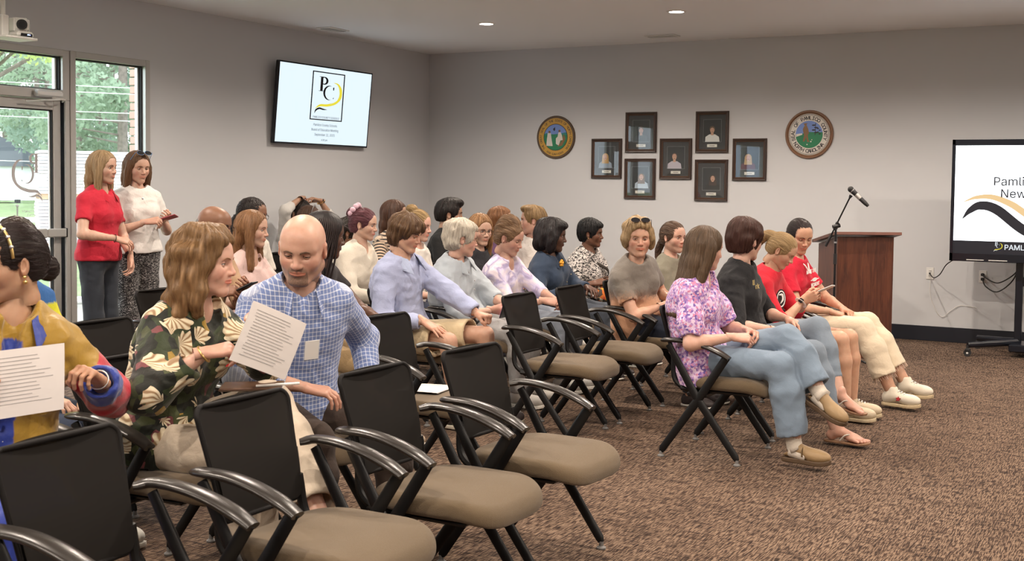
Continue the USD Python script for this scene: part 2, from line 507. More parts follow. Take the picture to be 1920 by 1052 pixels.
obj('frame', join(bar(YJ, YJ - 0.055, 0, 2.585), bar(YM, YM - 0.055, 0, 2.585), bar(YJ - 0.055, YM, 2.53, 2.585), bar(YJ - 0.055, YM, 0, 0.11)), 'aluminium', w1)
obj('gasket', join(bar(YJ - 0.055, YJ - 0.066, 0.11, 2.53, -0.085, -0.03), bar(YM, YM + 0.011, 0.11, 2.53, -0.085, -0.03), bar(YJ - 0.055, YM, 2.519, 2.53, -0.085, -0.03)), 'gasket', w1)
obj('glazing_bead', join(bar(YJ - 0.066, YJ - 0.082, 0.11, 2.52, -0.10, -0.062), bar(YM + 0.011, YM + 0.02, 0.11, 2.52, -0.10, -0.062)), 'aluminium_pale', w1)
obj('pane', box2((-0.066, YM, 0.11), (-0.060, YJ - 0.055, 2.53)), 'pane_glass', w1)
w2 = tag(thing('window', 'wide transom pane directly above the glass door', 'window'), kind='structure')
obj('frame', join(bar(YM - 0.055, YD0, 2.17, 2.585, FX0, 0.0), bar(YD0, YD1, 2.53, 2.585), bar(YD0, YD1, 2.172, 2.25), bar(YD1, YD1 - 0.05, 0, 2.585)), 'aluminium', w2)
obj('gasket', join(bar(YD0, YD1, 2.25, 2.26, -0.085, -0.03), bar(YD0, YD1, 2.52, 2.53, -0.085, -0.03), bar(YD0, YD0 - 0.011, 2.26, 2.52, -0.085, -0.03)), 'gasket', w2)
obj('glazing_bead', bar(YD0 - 0.011, YD0 - 0.03, 2.26, 2.52, -0.10, -0.062), 'aluminium_pale', w2)
obj('pane', box2((-0.066, YD1, 2.25), (-0.060, YD0, 2.53)), 'pane_glass', w2)
w3 = tag(thing('window', 'second tall sidelight on the far side of the glass door', 'window'), kind='structure')
obj('frame', join(bar(YL, YL + 0.05, 0, 2.585), bar(YL + 0.05, YD1 - 0.05, 2.53, 2.585), bar(YL + 0.05, YD1 - 0.05, 0, 0.11)), 'aluminium', w3)
obj('pane', box2((-0.066, YL + 0.05, 0.11), (-0.060, YD1 - 0.05, 2.53)), 'pane_glass', w3)
w4 = tag(thing('window', 'wide window further along the same wall, seen only reflected in the portraits', 'window'), kind='structure')
obj('frame', join(bar(-11.0, -11.05, 0.75, 2.45), bar(-13.8, -13.75, 0.75, 2.45), bar(-12.43, -12.37, 0.75, 2.45), bar(-11.05, -13.75, 2.40, 2.45), bar(-11.05, -13.75, 0.75, 0.80)), 'aluminium', w4)
obj('pane', box2((-0.066, -13.75, 0.80), (-0.060, -11.05, 2.40)), 'pane_glass', w4)
door = tag(thing('door', 'glazed aluminium entrance door with a push bar and logo decal', 'door'), kind='structure')
DX0, DX1 = -0.075, -0.03
obj('door_frame', join(bar(YM - 0.055, YD0 + 0.012, 0, 2.17, FX0, 0.0), bar(YD0 + 0.03, YD0 + 0.012, 0, 2.17, FX0, 0.016)), 'aluminium', door)
obj('door_leaf', join(bar(YD0, YD0 - 0.075, 0.01, 2.168, DX0, DX1), bar(YD1, YD1 + 0.075, 0.01, 2.168, DX0, DX1), bar(YD0 - 0.075, YD1 + 0.075, 2.085, 2.168, DX0, DX1), bar(YD0 - 0.075, YD1 + 0.075, 0.01, 0.21, DX0, DX1)), 'aluminium', door)
obj('gasket', join(bar(YD0 - 0.075, YD0 - 0.084, 0.21, 2.085, -0.068, -0.036), bar(YD0 - 0.075, YD1 + 0.075, 2.076, 2.085, -0.068, -0.036)), 'gasket', door)
obj('glazing_bead', bar(YD0 - 0.084, YD0 - 0.10, 0.21, 2.076, -0.07, -0.056), 'aluminium_pale', door)
obj('pane', box2((-0.058, YD1 + 0.075, 0.21), (-0.052, YD0 - 0.075, 2.085)), 'pane_glass', door)
pb = obj('push_bar', join(box2((-0.028, YD1 + 0.02, 1.035), (0.035, YD0 - 0.19, 1.112), bevel=0.008), box2((-0.028, YD0 - 0.185, 1.038), (0.032, YD0 + 0.006, 1.109), bevel=0.008)), 'aluminium', door)
obj('end_cap', box2((-0.03, YD0 + 0.006, 1.036), (0.034, YD0 + 0.012, 1.111), bevel=0.002), 'gasket', pb)
cl = obj('door_closer', join(box2((0.012, -5.85, 2.185), (0.065, -5.60, 2.235), bevel=0.012), cyl((0.04, -5.86, 2.21), (0.04, -5.82, 2.21), 0.026)), 'aluminium_pale', door, label='silver hydraulic closer above the door')
obj('closer_arm', join(sweep([(0.04, -5.70, 2.18), (0.10, -5.62, 2.165), (0.02, -5.58, 2.155)], 0.008, 8), sweep([(0.03, -5.95, 2.14), (0.09, -5.66, 2.165)], 0.007, 8)), 'aluminium_pale', cl)
plain('decal', (0.42, 0.41, 0.42), rough=0.7)


def ribbon(pts, widths):
    """A stroke of varying width as a polygon."""
    p = bez(pts, 10)
    w = np.interp(np.linspace(0, 1, len(p)), np.linspace(0, 1, len(widths)), widths)
    t = np.gradient(p, axis=0)
    t /= np.linalg.norm(t, axis=1, keepdims=True) + 1e-9
    n = np.stack([-t[:, 1], t[:, 0]], 1)
    return Polygon(np.vstack([p + n * w[:, None] / 2, (p - n * w[:, None] / 2)[::-1]])).buffer(0)


def letter_p(h):
    """Serif P, lower left at the origin."""
    return Point(0.40 * h, 0.73 * h).buffer(0.27 * h, 24).difference(affinity.scale(Point(0.36 * h, 0.73 * h).buffer(0.205 * h, 24), 0.8, 1.0)).intersection(
        Polygon([(0.26 * h, 0), (h, 0), (h, h), (0.26 * h, h)])).union(Polygon([(0.13 * h, 0), (0.30 * h, 0), (0.30 * h, h), (0.13 * h, h)])).union(
        Polygon([(0.03 * h, 0), (0.42 * h, 0), (0.42 * h, 0.03 * h), (0.03 * h, 0.03 * h)])).union(Polygon([(0.03 * h, 0.97 * h), (0.35 * h, 0.97 * h), (0.35 * h, h), (0.03 * h, h)]))


def letter_c(h):
    o = affinity.scale(Point(0.42 * h, 0.5 * h).buffer(0.5 * h, 32), 0.84, 1.0)
    i = affinity.scale(Point(0.50 * h, 0.5 * h).buffer(0.47 * h, 32), 0.78, 1.0)
    c = o.difference(i).difference(Polygon([(0.62 * h, 0.2 * h), (2 * h, 0.2 * h), (2 * h, 0.8 * h), (0.62 * h, 0.8 * h)]))
    return c.union(Polygon([(0.70 * h, 0.70 * h), (0.76 * h, 0.70 * h), (0.77 * h, 0.92 * h), (0.68 * h, 0.88 * h)])).union(Polygon([(0.70 * h, 0.14 * h), (0.76 * h, 0.10 * h), (0.78 * h, 0.22 * h)]))


def logo_shapes():
    """The school mark in a unit-high frame 0.70 wide: letters, the big yellow swoosh and the small dark one."""
    P = affinity.translate(letter_p(0.30), 0.14, 0.60)
    C = affinity.translate(letter_c(0.30), 0.25, 0.43)
    sw = ribbon([(0.10, 0.235), (0.20, 0.305), (0.36, 0.32), (0.52, 0.38), (0.62, 0.50), (0.625, 0.66), (0.56, 0.77), (0.46, 0.80)], [0.004, 0.045, 0.05, 0.055, 0.06, 0.06, 0.035, 0.003])
    sw = sw.difference(ribbon([(0.42, 0.345), (0.555, 0.44), (0.60, 0.58), (0.57, 0.73)], [0.002, 0.012, 0.012, 0.002]))
    dk = ribbon([(0.09, 0.135), (0.12, 0.205), (0.19, 0.245), (0.27, 0.23), (0.36, 0.225)], [0.003, 0.03, 0.035, 0.03, 0.003])
    fr = Polygon([(0, 0), (0.70, 0), (0.70, 1), (0, 1)]).difference(Polygon([(0.022, 0.022), (0.678, 0.022), (0.678, 0.978), (0.022, 0.978)]))
    return P.union(C), sw, dk, fr


def on_wall_x(m, y0, z0, x, mirror=False):
    """Flat artwork (x right, y up) onto a plane facing +x; seen from the room it reads towards +y."""
    return place(m, (x, y0, z0), (0, -1, 0) if mirror else (0, 1, 0), (0, 0, 1), (1, 0, 0))


def on_wall_y(m, x0, z0, y):
    return place(m, (x0, y, z0), (1, 0, 0), (0, 0, 1), (0, -1, 0))


_pc, _sw, _dk, _fr = logo_shapes()
big = affinity.scale(_pc.union(_sw).union(_dk), 0.52, 0.52, origin=(0, 0))
obj('logo_decal', on_wall_x(plate(big, 0.001), -5.68, 1.255, -0.050, mirror=True), 'decal', door, label='grey letters and swoosh stuck on the glass, seen from behind')
for i, word in enumerate(('PAMLICO COUNTY', 'SCHOOLS')):
    obj('lettering', on_wall_x(meshkit.text_mesh(word, 0.018, 0.001), -5.70 - 0.06 * i, 1.245 - 0.03 * i, -0.050, mirror=True), 'decal', door)

# recessed downlights and ceiling vents
emit('lamp_lens', LAMP_COLOR, LAMP_STRENGTH)
plain('lamp_trim', (0.85, 0.84, 0.82), rough=0.5)
lens = trimesh.creation.cylinder(0.066, 0.004, sections=32)
ring = lathe([(0.066, -0.009), (0.080, -0.008), (0.092, -0.001), (0.092, 0.0), (0.066, 0.0)], 40)


def lamp_beam(x, y):
    """The downlight's own beam: a soft cone straight down from its lens."""
    n = numbered('/World/lamp_beam')
    l = UsdLux.SphereLight.Define(stage, n)
    l.AddTranslateOp().Set(Gf.Vec3d(x, y, CEIL - 0.035))
    l.CreateRadiusAttr(0.03)
    l.CreateIntensityAttr(BEAM)
    l.CreateColorAttr(Gf.Vec3f(*LAMP_COLOR))
    sh = UsdLux.ShapingAPI.Apply(l.GetPrim())
    sh.CreateShapingConeAngleAttr(79.0)
    sh.CreateShapingConeSoftnessAttr(0.6)


first = None
for j, ly in enumerate(LAMP_YS):
    for i, lx in enumerate(LAMP_XS):
        if first is None:
            first = thing('downlight', 'x', 'light', (lx, ly, CEIL), group='round recessed ceiling downlights')
            obj('lens', lens.copy().apply_translation((0, 0, -0.006)), 'lamp_lens', first)
            obj('trim_ring', ring, 'lamp_trim', first)
            t = first
        else:
            t = copy_of(first, (lx, ly, CEIL), 0, 'x')
        lamp_beam(lx, ly)
        lab = {(0, 0): 'round glowing downlight above the television corner, left of the other lit ones', (0, 1): 'round glowing downlight in the ceiling above the framed portraits',
               (0, 2): 'round glowing downlight at the very top edge, above the lectern'}.get((j, i), 'round white recessed downlight further back in the ceiling, outside the picture')
        tag(t, lab, group='round recessed ceiling downlights' if (j, i) not in ((0, 0), (0, 1), (0, 2)) else 'downlights over the far end of the room')
for (vx, vy, rz, lab) in ((3.28, -0.56, 0, 'white slotted ceiling vent close to the portrait wall'), (0.39, -2.44, 90, 'white slotted ceiling vent above the wall-mounted television')):
    t = thing('ceiling_vent', lab, 'vent', (vx, vy, CEIL), rz)
    obj('frame', join(box2((-0.17, -0.09, -0.012), (0.17, -0.065, 0), 0.004), box2((-0.17, 0.065, -0.012), (0.17, 0.09, 0), 0.004), box2((-0.17, -0.07, -0.012), (-0.145, 0.07, 0), 0.004), box2((0.145, -0.07, -0.012), (0.17, 0.07, 0), 0.004)), 'white_paint', t)
    obj('backing', box2((-0.147, -0.067, -0.002), (0.147, 0.067, 0)), 'dark_hole', t)
    for k in range(5):
        sl = box(0.29, 0.022, 0.002)
        sl.apply_transform(trimesh.transformations.rotation_matrix(0.7, (1, 0, 0)))
        obj('slat', sl.apply_translation((0, -0.048 + 0.024 * k, -0.009)), 'white_paint', t)

# ------------------------------------------------------------------ outside the glass
plain('grass', (0.13, 0.19, 0.065), rough=0.95, var=0.35, vscale=1.5, bump=0.6, bscale=40.0)
plain('asphalt', (0.40, 0.39, 0.38), rough=0.9)
plain('concrete', (0.45, 0.44, 0.42), rough=0.9, var=0.08)
plain('mulch', (0.30, 0.13, 0.09), rough=0.95, var=0.3, vscale=6.0)
plain('siding', (0.78, 0.79, 0.80), rough=0.7)
plain('roof_grey', (0.13, 0.14, 0.165), rough=0.9)
plain('window_dark', (0.08, 0.10, 0.13), rough=0.2)
plain('shutter_navy', (0.03, 0.05, 0.11), rough=0.6)
plain('wrap_white', (0.70, 0.70, 0.71), rough=0.45, var=0.05, vscale=3.0)
plain('pallet_wood', (0.42, 0.31, 0.2), rough=0.9)
plain('bark', (0.17, 0.14, 0.12), rough=0.95, var=0.3, vscale=5.0)
for nm, c in (('leaf_maple', (0.33, 0.40, 0.14)), ('leaf_pine', (0.20, 0.26, 0.18)), ('leaf_dark', (0.16, 0.22, 0.17)), ('leaf_gold', (0.5, 0.38, 0.10))):
    mat(nm, {'p': ('principled_bsdf', {'base_color': c, 'roughness': 0.7}), 't': ('translucent_bsdf', {'color': tuple(min(1, x * 1.5) for x in c)}), 'm': ('mix_closure', {'fac': 0.45})},
        [('p.BSDF', 'm.closure1'), ('t.BSDF', 'm.closure2')], surface='m.closure')
GZ = -0.10
tag(obj('ground', box2((-320, -260, GZ - 0.2), (-0.14, 260, GZ)), 'grass'), 'mown green lawn stretching away outside the glass door', 'lawn', kind='structure')
tag(obj('sidewalk', box2((-1.3, -9, GZ), (-0.14, -3, GZ + 0.03)), 'concrete'), 'pale concrete walk along the outside of the entrance', 'sidewalk', kind='structure')


def out_at(dist, lat, z=GZ):
    """A point outside: dist metres out along the line that runs north-west through the doorway, lat metres to the right of that line."""
    d = np.array([math.cos(math.radians(140.0)), math.sin(math.radians(140.0))])
    r = np.array([d[1], -d[0]])
    p = np.array([8.1, -12.5]) + d * dist + r * lat
    return (p[0], p[1], z)


def strip(d0, d1, l0, l1, name, m, label, cat, h):
    a = [out_at(d0, l0), out_at(d0, l1), out_at(d1, l1), out_at(d1, l0)]
    mm = trimesh.creation.extrude_polygon(Polygon([p[:2] for p in a]), h, engine='earcut').apply_translation((0, 0, GZ))
    tag(obj(name, mm, m), label, cat, kind='structure')


strip(48, 54, -60, 60, 'road', 'asphalt', 'pale road crossing beyond the lawn', 'road', 0.02)
strip(26, 33, -2.5, 12, 'mulch_bed', 'mulch', 'reddish mulch bed around the white stacks', 'ground', 0.03)
# brick return beside the sidelight
br = tag(thing('brick_pier', 'narrow red brick pier outside the sidelight, beside its right edge', 'pier', (-0.30, -4.40, 0)), kind='structure')
for k in range(34):
    obj('brick', box2((-0.105, -0.05 - 0.008 * (k % 2), 0.077 * k + 0.004), (0.15, 0.18, 0.077 * k + 0.07), bevel=0.004), 'brick_red', br)

# white stacks of sheeting on pallets
for si, (lat, dd) in enumerate(((0.32, 30.0), (1.58, 30.4), (2.84, 30.2), (4.10, 30.6))):
    for lv in range(2):
        base = np.array(out_at(dd, lat))
        z0 = GZ + 0.03 + lv * 1.13
        lab = ['leftmost', 'second from the left', 'third from the left', 'rightmost'][si] + (' of the lower' if lv == 0 else ' of the upper') + ' stacks of white wrapped sheeting outside the door'
        t = thing('sheeting_stack', lab, 'stack', (base[0], base[1], z0), 54.0, group='stacks of white sheeting on pallets outside')
        obj('pallet', join(box2((-0.6, -0.6, 0), (0.6, -0.48, 0.10)), box2((-0.6, -0.06, 0), (0.6, 0.06, 0.10)), box2((-0.6, 0.48, 0), (0.6, 0.6, 0.10)), box2((-0.6, -0.6, 0.10), (0.6, 0.6, 0.12))), 'pallet_wood', t)
        for k in range(13):
            o = RNG.normal(0, 0.010, 2)
            obj('sheet_bundle', box2((-0.62 + o[0], -0.62 + o[1], 0.122 + 0.077 * k), (0.62 + o[0], 0.62 + o[1], 0.122 + 0.077 * k + 0.064), bevel=0.010), 'wrap_white', t)
b = np.array(out_at(11.6, 0.27))
t = thing('utility_box', 'low white utility box on the grass outside the sidelight', 'box', (b[0], b[1], GZ), 54)
obj('cabinet', box2((-0.14, -0.14, 0), (0.14, 0.14, 0.50), bevel=0.01), 'white_plastic', t)
obj('lid', box2((-0.155, -0.155, 0.50), (0.155, 0.155, 0.54), bevel=0.012), 'white_plastic', t)
b = np.array(out_at(41, -0.98))
t = thing('marker_stake', 'thin dark marker stake standing in the lawn outside', 'stake', (b[0], b[1], GZ))
obj('rod', cyl((0, 0, 0), (0, 0, 0.75), 0.025, 8), 'bark', t)
obj('tip', trimesh.creation.icosphere(2, 0.05).apply_translation((0, 0, 0.77)), 'bark', t)

# the white house across the road
hb = np.array(out_at(104, -4.17))
h = thing('house', 'white single-storey house with a grey roof across the road', 'house', (hb[0], hb[1], GZ), 54)
obj('wall', box2((-3.5, -6.0, 0), (3.5, 4.0, 2.6)), 'siding', h)
gab = trimesh.creation.extrude_polygon(Polygon([(-4.0, 0), (4.0, 0), (0, 2.4)]), 10.6, engine='earcut')
obj('roof', place(gab, (0, -6.3, 2.55), (1, 0, 0), (0, 0, 1), (0, 1, 0)), 'roof_grey', h)
gab2 = trimesh.creation.extrude_polygon(Polygon([(-2.6, 0), (2.6, 0), (0, 1.7)]), 1.6, engine='earcut')
obj('porch_gable', place(gab2, (3.3, 0.0, 2.6), (0, 1, 0), (0, 0, 1), (1, 0, 0)), 'siding', h)
for yy in (-2.3, 0.0, 2.3):
    obj('porch_post', box2((4.6, yy - 0.1, 0), (4.8, yy + 0.1, 2.6)), 'siding', h)
for yy in (-4.6, -2.2, 1.6, 3.2):
    w = obj('window', box2((3.5, yy - 0.45, 0.8), (3.55, yy + 0.45, 2.2)), 'window_dark', h)
    obj('pane', box2((3.55, yy - 0.38, 0.88), (3.57, yy + 0.38, 2.12)), 'siding', w)
    for s in (-1, 1):
        obj('shutter', box2((3.5, yy + s * 0.62 - 0.14, 0.75), (3.56, yy + s * 0.62 + 0.14, 2.25)), 'shutter_navy', h)
obj('door', box2((3.5, -0.5, 0), (3.56, 0.5, 2.1)), 'pallet_wood', h)
b = np.array(out_at(88, -2.86))
t = thing('parked_car', 'pale parked car in front of the white house outside', 'car', (b[0], b[1], GZ), -36)
body = Polygon([(-2.1, 0.25), (2.1, 0.25), (2.15, 0.75), (1.3, 0.9), (0.7, 1.4), (-0.9, 1.4), (-1.5, 0.92), (-2.15, 0.85)])
obj('body', place(plate(body, 1.7), (0, 0.85, 0), (1, 0, 0), (0, 0, 1), (0, -1, 0)), 'wrap_white', t)
obj('window', place(plate(Polygon([(-1.25, 0.92), (1.05, 0.92), (0.62, 1.32), (-0.85, 1.32)]), 1.74), (0, 0.87, 0), (1, 0, 0), (0, 0, 1), (0, -1, 0)), 'window_dark', t)
for x in (-1.3, 1.35):
    for y in (-0.75, 0.75):
        obj('wheel', cyl((x, y - 0.12, 0.32), (x, y + 0.12, 0.32), 0.32, 20), 'gasket', t)

# trees
def leaves(centers, radii, n, size, seed, squash=0.8):
    r = np.random.default_rng(seed)
    k = r.integers(0, len(centers), n)
    d = r.normal(size=(n, 3))
    d /= np.linalg.norm(d, axis=1, keepdims=True)
    p = np.array(centers)[k] + d * (np.array(radii)[k] * r.uniform(0.35, 1.0, n) ** 0.5)[:, None] * np.array([1, 1, squash])
    a = r.normal(size=(n, 3))
    a /= np.linalg.norm(a, axis=1, keepdims=True)
    b = np.cross(a, r.normal(size=(n, 3)))
    b /= np.linalg.norm(b, axis=1, keepdims=True)
    s = size * r.uniform(0.6, 1.3, n)[:, None]
    v = np.stack([p - a * s, p + b * s * 0.5, p + a * s, p - b * s * 0.5], 1).reshape(-1, 3)
    i = 4 * np.arange(n)
    f = np.vstack([np.stack([i, i + 1, i + 2], 1), np.stack([i, i + 2, i + 3], 1)])
    return trimesh.Trimesh(v, f, process=False)


def tree(label, dist, lat, height, kind, seed):
    r = np.random.default_rng(seed)
    b = np.array(out_at(dist, lat))
    t = thing({'pine': 'pine_tree', 'maple': 'maple_tree'}[kind], label, 'tree', (b[0], b[1], GZ), group=None)
    if kind == 'pine':
        parts = [sweep([(0, 0, 0), (0.1, 0, height * 0.5), (0, 0.1, height)], [0.30, 0.2, 0.05], 8)]
        cs, rs = [], []
        for k in range(40):
            z = height * (r.uniform(0.06, 1.0) ** 0.9)
            rad = height * 0.17 * (1.15 - z / height) + 0.6
            an = r.uniform(0, 2 * PI)
            c = np.array([math.cos(an) * rad, math.sin(an) * rad, z])
            parts.append(sweep([(0, 0, z - 0.5), c], [0.06, 0.02], 5))
            cs.append(c)
            rs.append(r.uniform(0.9, 1.7))
        obj('trunk', join(*parts), 'bark', t)
        obj('foliage', leaves(cs, rs, 9500, 0.19, seed), 'leaf_pine' if seed % 2 else 'leaf_dark', t, smooth=False)
    else:
        parts = [sweep([(0, 0, 0), (0.1, 0, height * 0.35), (0.05, 0, height * 0.6)], [0.24, 0.17, 0.1], 8)]
        cs, rs = [], []
        for k in range(22):
            an, el = r.uniform(0, 2 * PI), r.uniform(0.0, 1.2)
            c = np.array([0, 0, height * 0.55]) + height * 0.36 * r.uniform(0.5, 1) * np.array([math.cos(an) * math.cos(el), math.sin(an) * math.cos(el), math.sin(el)])
            parts.append(sweep([(0.05, 0, height * 0.42), c], [0.07, 0.02], 5))
            cs.append(c)
            rs.append(r.uniform(0.7, 1.3))
        obj('trunk', join(*parts), 'bark', t)
        obj('foliage', leaves(cs, rs, 11000, 0.085, seed), 'leaf_maple', t, smooth=False)
        obj('turning_leaf', leaves(cs[:6], rs[:6], 500, 0.085, seed + 1), 'leaf_gold', t, smooth=False, label='a few orange autumn leaves')
    return t


TREES = [(38, -2.3, 9.5, 'maple', 21), (66, 3.5, 19, 'pine', 3), (74, 1.6, 24, 'pine', 5), (80, 3.0, 25, 'pine', 6), (120, -1.2, 26, 'pine', 7), (122, -0.3, 27, 'pine', 9), (128, -3.2, 24, 'pine', 8), (130, -5.5, 23, 'pine', 11), (95, 0.6, 22, 'pine', 12), (90, 6.4, 24, 'pine', 14), (135, 3.7, 30, 'pine', 15), (70, 5.7, 20, 'pine', 17), (140, -4.6, 25, 'pine', 19), (100, 4.5, 27, 'pine', 25)]
for i, a in enumerate(TREES):
    if a[3] == 'maple':
        lab = 'light green maple with a few orange leaves, seen through the door glass'
    elif a[1] < 1.6 or a[0] > 117:
        lab = 'tall pine rising behind the white house roof outside'
    else:
        lab = 'tall pine standing behind the white stacks outside the sidelight'
    t = tree(lab, *a)
    if a[3] == 'pine':
        tag(t, group='pines behind the house' if a[1] < 1.6 or a[0] > 117 else 'pines behind the white stacks')
# overhead cables between two poles
for k, (z0, z1) in enumerate(((6.6, 6.2), (5.35, 5.0), (5.1, 4.8), (4.4, 4.1), (4.15, 3.8), (2.5, 2.35))):
    a, b = np.array(out_at(46, -14, z0)), np.array(out_at(46, 16, z1))
    p = [a + (b - a) * u + np.array([0, 0, -1.2 * u * (1 - u)]) for u in np.linspace(0, 1, 14)]
    lab = ['topmost', 'second', 'third', 'fourth', 'fifth', 'lowest'][k] + ' overhead cable from the top, crossing in front of the trees outside'
    tag(obj('overhead_cable', sweep(p, 0.011, 6), 'aluminium_pale'), lab, 'cable', 'overhead cables outside')
for lat, lab in ((-14, 'wooden utility pole at the left end of the overhead cables'), (16, 'wooden utility pole at the right end of the overhead cables')):
    b = np.array(out_at(46, lat))
    t = thing('utility_pole', lab, 'pole', (b[0], b[1], GZ), 54)
    obj('shaft', sweep([(0, 0, 0), (0, 0, 7.6)], [0.16, 0.11], 10), 'bark', t)
    obj('crossarm', box2((-0.06, -0.8, 6.6), (0.06, 0.8, 6.75)), 'bark', t)

# ------------------------------------------------------------------ chairs
plain('chair_black', (0.006, 0.006, 0.0065), rough=0.42, spec=0.30)
plain('arm_black', (0.018, 0.015, 0.013), rough=0.30, spec=0.5)
plain('seat_fabric', (0.125, 0.090, 0.054), rough=0.9, bump=0.5, bscale=520.0, spec=0.2, var=0.06, vscale=3.0, sheen_weight=0.15)
mat('back_mesh', {'t': ('transparent_bsdf', {}), 'p': ('principled_bsdf', {'base_color': (0.012, 0.0105, 0.0095), 'roughness': 0.7, 'specular_ior_level': 0.12}), 'g': ('geometry', {}),
                  'm': ('mix_closure', {'fac': 0.93}), 'nb': ('noise_texture', {'scale': 600.0}), 'b': ('bump', {'strength': 0.3, 'distance': 0.002})},
    [('t.BSDF', 'm.closure1'), ('p.BSDF', 'm.closure2'), ('g.position', 'nb.vector'), ('nb.fac', 'b.height'), ('b.normal', 'p.normal')], surface='m.closure')
plain('back_rim', (0.009, 0.008, 0.008), rough=0.6, spec=0.15)
plain('glide', (0.16, 0.155, 0.15), rough=0.5)
plain('tag_beige', (0.55, 0.47, 0.33), rough=0.8)


def seat_mesh():
    f = Field((-0.25, -0.30, 0.33), (0.42, 0.30, 0.52), 0.0075)
    X, Y, Z = f.ax[0][:, None, None], f.ax[1][None, :, None], f.ax[2][None, None, :]
    cx, hx, hy, hz, r = 0.085, 0.262, 0.250, 0.036, 0.030
    bow = 0.045 * np.clip((X - 0.20) / 0.15, 0, 1) ** 2 + 0.012 * np.clip((-0.05 - X) / 0.12, 0, 1) ** 2 - 0.010 * (Y / 0.25) ** 2 * 0
    zc = 0.428 - bow
    plan = (np.abs((X - cx) / hx) ** 4 + np.abs(Y / (hy - 0.02 * np.clip((-X) / 0.2, 0, 1))) ** 4) ** 0.25
    dp = (plan - 1) * hy + r
    dz = np.abs(Z - zc - 0.010 * np.clip(1 - plan ** 2, 0, 1)) - hz + r
    f.F = (np.minimum(np.maximum(dp, dz), 0) + np.sqrt(np.maximum(dp, 0) ** 2 + np.maximum(dz, 0) ** 2) - r).astype(np.float32)
    return relax(f.net(), 2)


def back_outline(n=72):
    """Backrest outline in (y, height) with rounded corners, narrower towards the bottom."""
    po = Polygon([(-0.185, 0.02), (0.185, 0.02), (0.222, 0.378), (-0.222, 0.378)]).buffer(-0.036).buffer(0.036, 10)
    return po


def on_back(y, h, off=0.0):
    """Backrest sheet: curved in plan, raked back and bent at the lumbar."""
    x = -0.205 - 0.075 * (h / 0.42) ** 1.4 + 0.035 * np.cos(h / 0.42 * PI * 0.9) * 0.5 + 1.0 * (0.22 ** 2 - y ** 2) * -0.55 + off
    return np.stack([x, y, 0.462 + h * 0.985 + 0.012 * (1 - (y / 0.22) ** 2) * (h / 0.42)], -1)


def sheet(poly, off0, off1, step=0.02):
    m = trimesh.creation.extrude_polygon(poly, 1.0, engine='earcut')
    for _ in range(6):
        if m.edges_unique_length.max() < 0.08 and False:
            break
    # grid clip: sample rows for a smooth curved panel
    ys = np.linspace(-0.23, 0.23, 29)
    hs = np.linspace(0.0, 0.43, 27)
    vs, idx = [], {}
    g = np.array([[Point(y, h) for h in hs] for y in ys], dtype=object)
    for i, y in enumerate(ys):
        for j, h in enumerate(hs):
            p = g[i, j]
            if not poly.contains(p):
                q = poly.exterior.interpolate(poly.exterior.project(p))
                if q.distance(p) > 0.024:
                    continue
                y2, h2 = q.x, q.y
            else:
                y2, h2 = y, h
            idx[i, j] = len(vs)
            vs.append((y2, h2))
    vs = np.array(vs)
    fs = []
    for i in range(len(ys) - 1):
        for j in range(len(hs) - 1):
            q = [idx.get(k) for k in ((i, j), (i + 1, j), (i + 1, j + 1), (i, j + 1))]
            q = [x for x in q if x is not None]
            if len(q) >= 3:
                fs.append(q[:3])
            if len(q) == 4:
                fs.append([q[0], q[2], q[3]])
    fs = np.array(fs)
    n = len(vs)
    A, B = on_back(vs[:, 0], vs[:, 1], off0), on_back(vs[:, 0], vs[:, 1], off1)
    return trimesh.Trimesh(np.vstack([A, B]), np.vstack([fs, fs[:, ::-1] + n]), process=False)


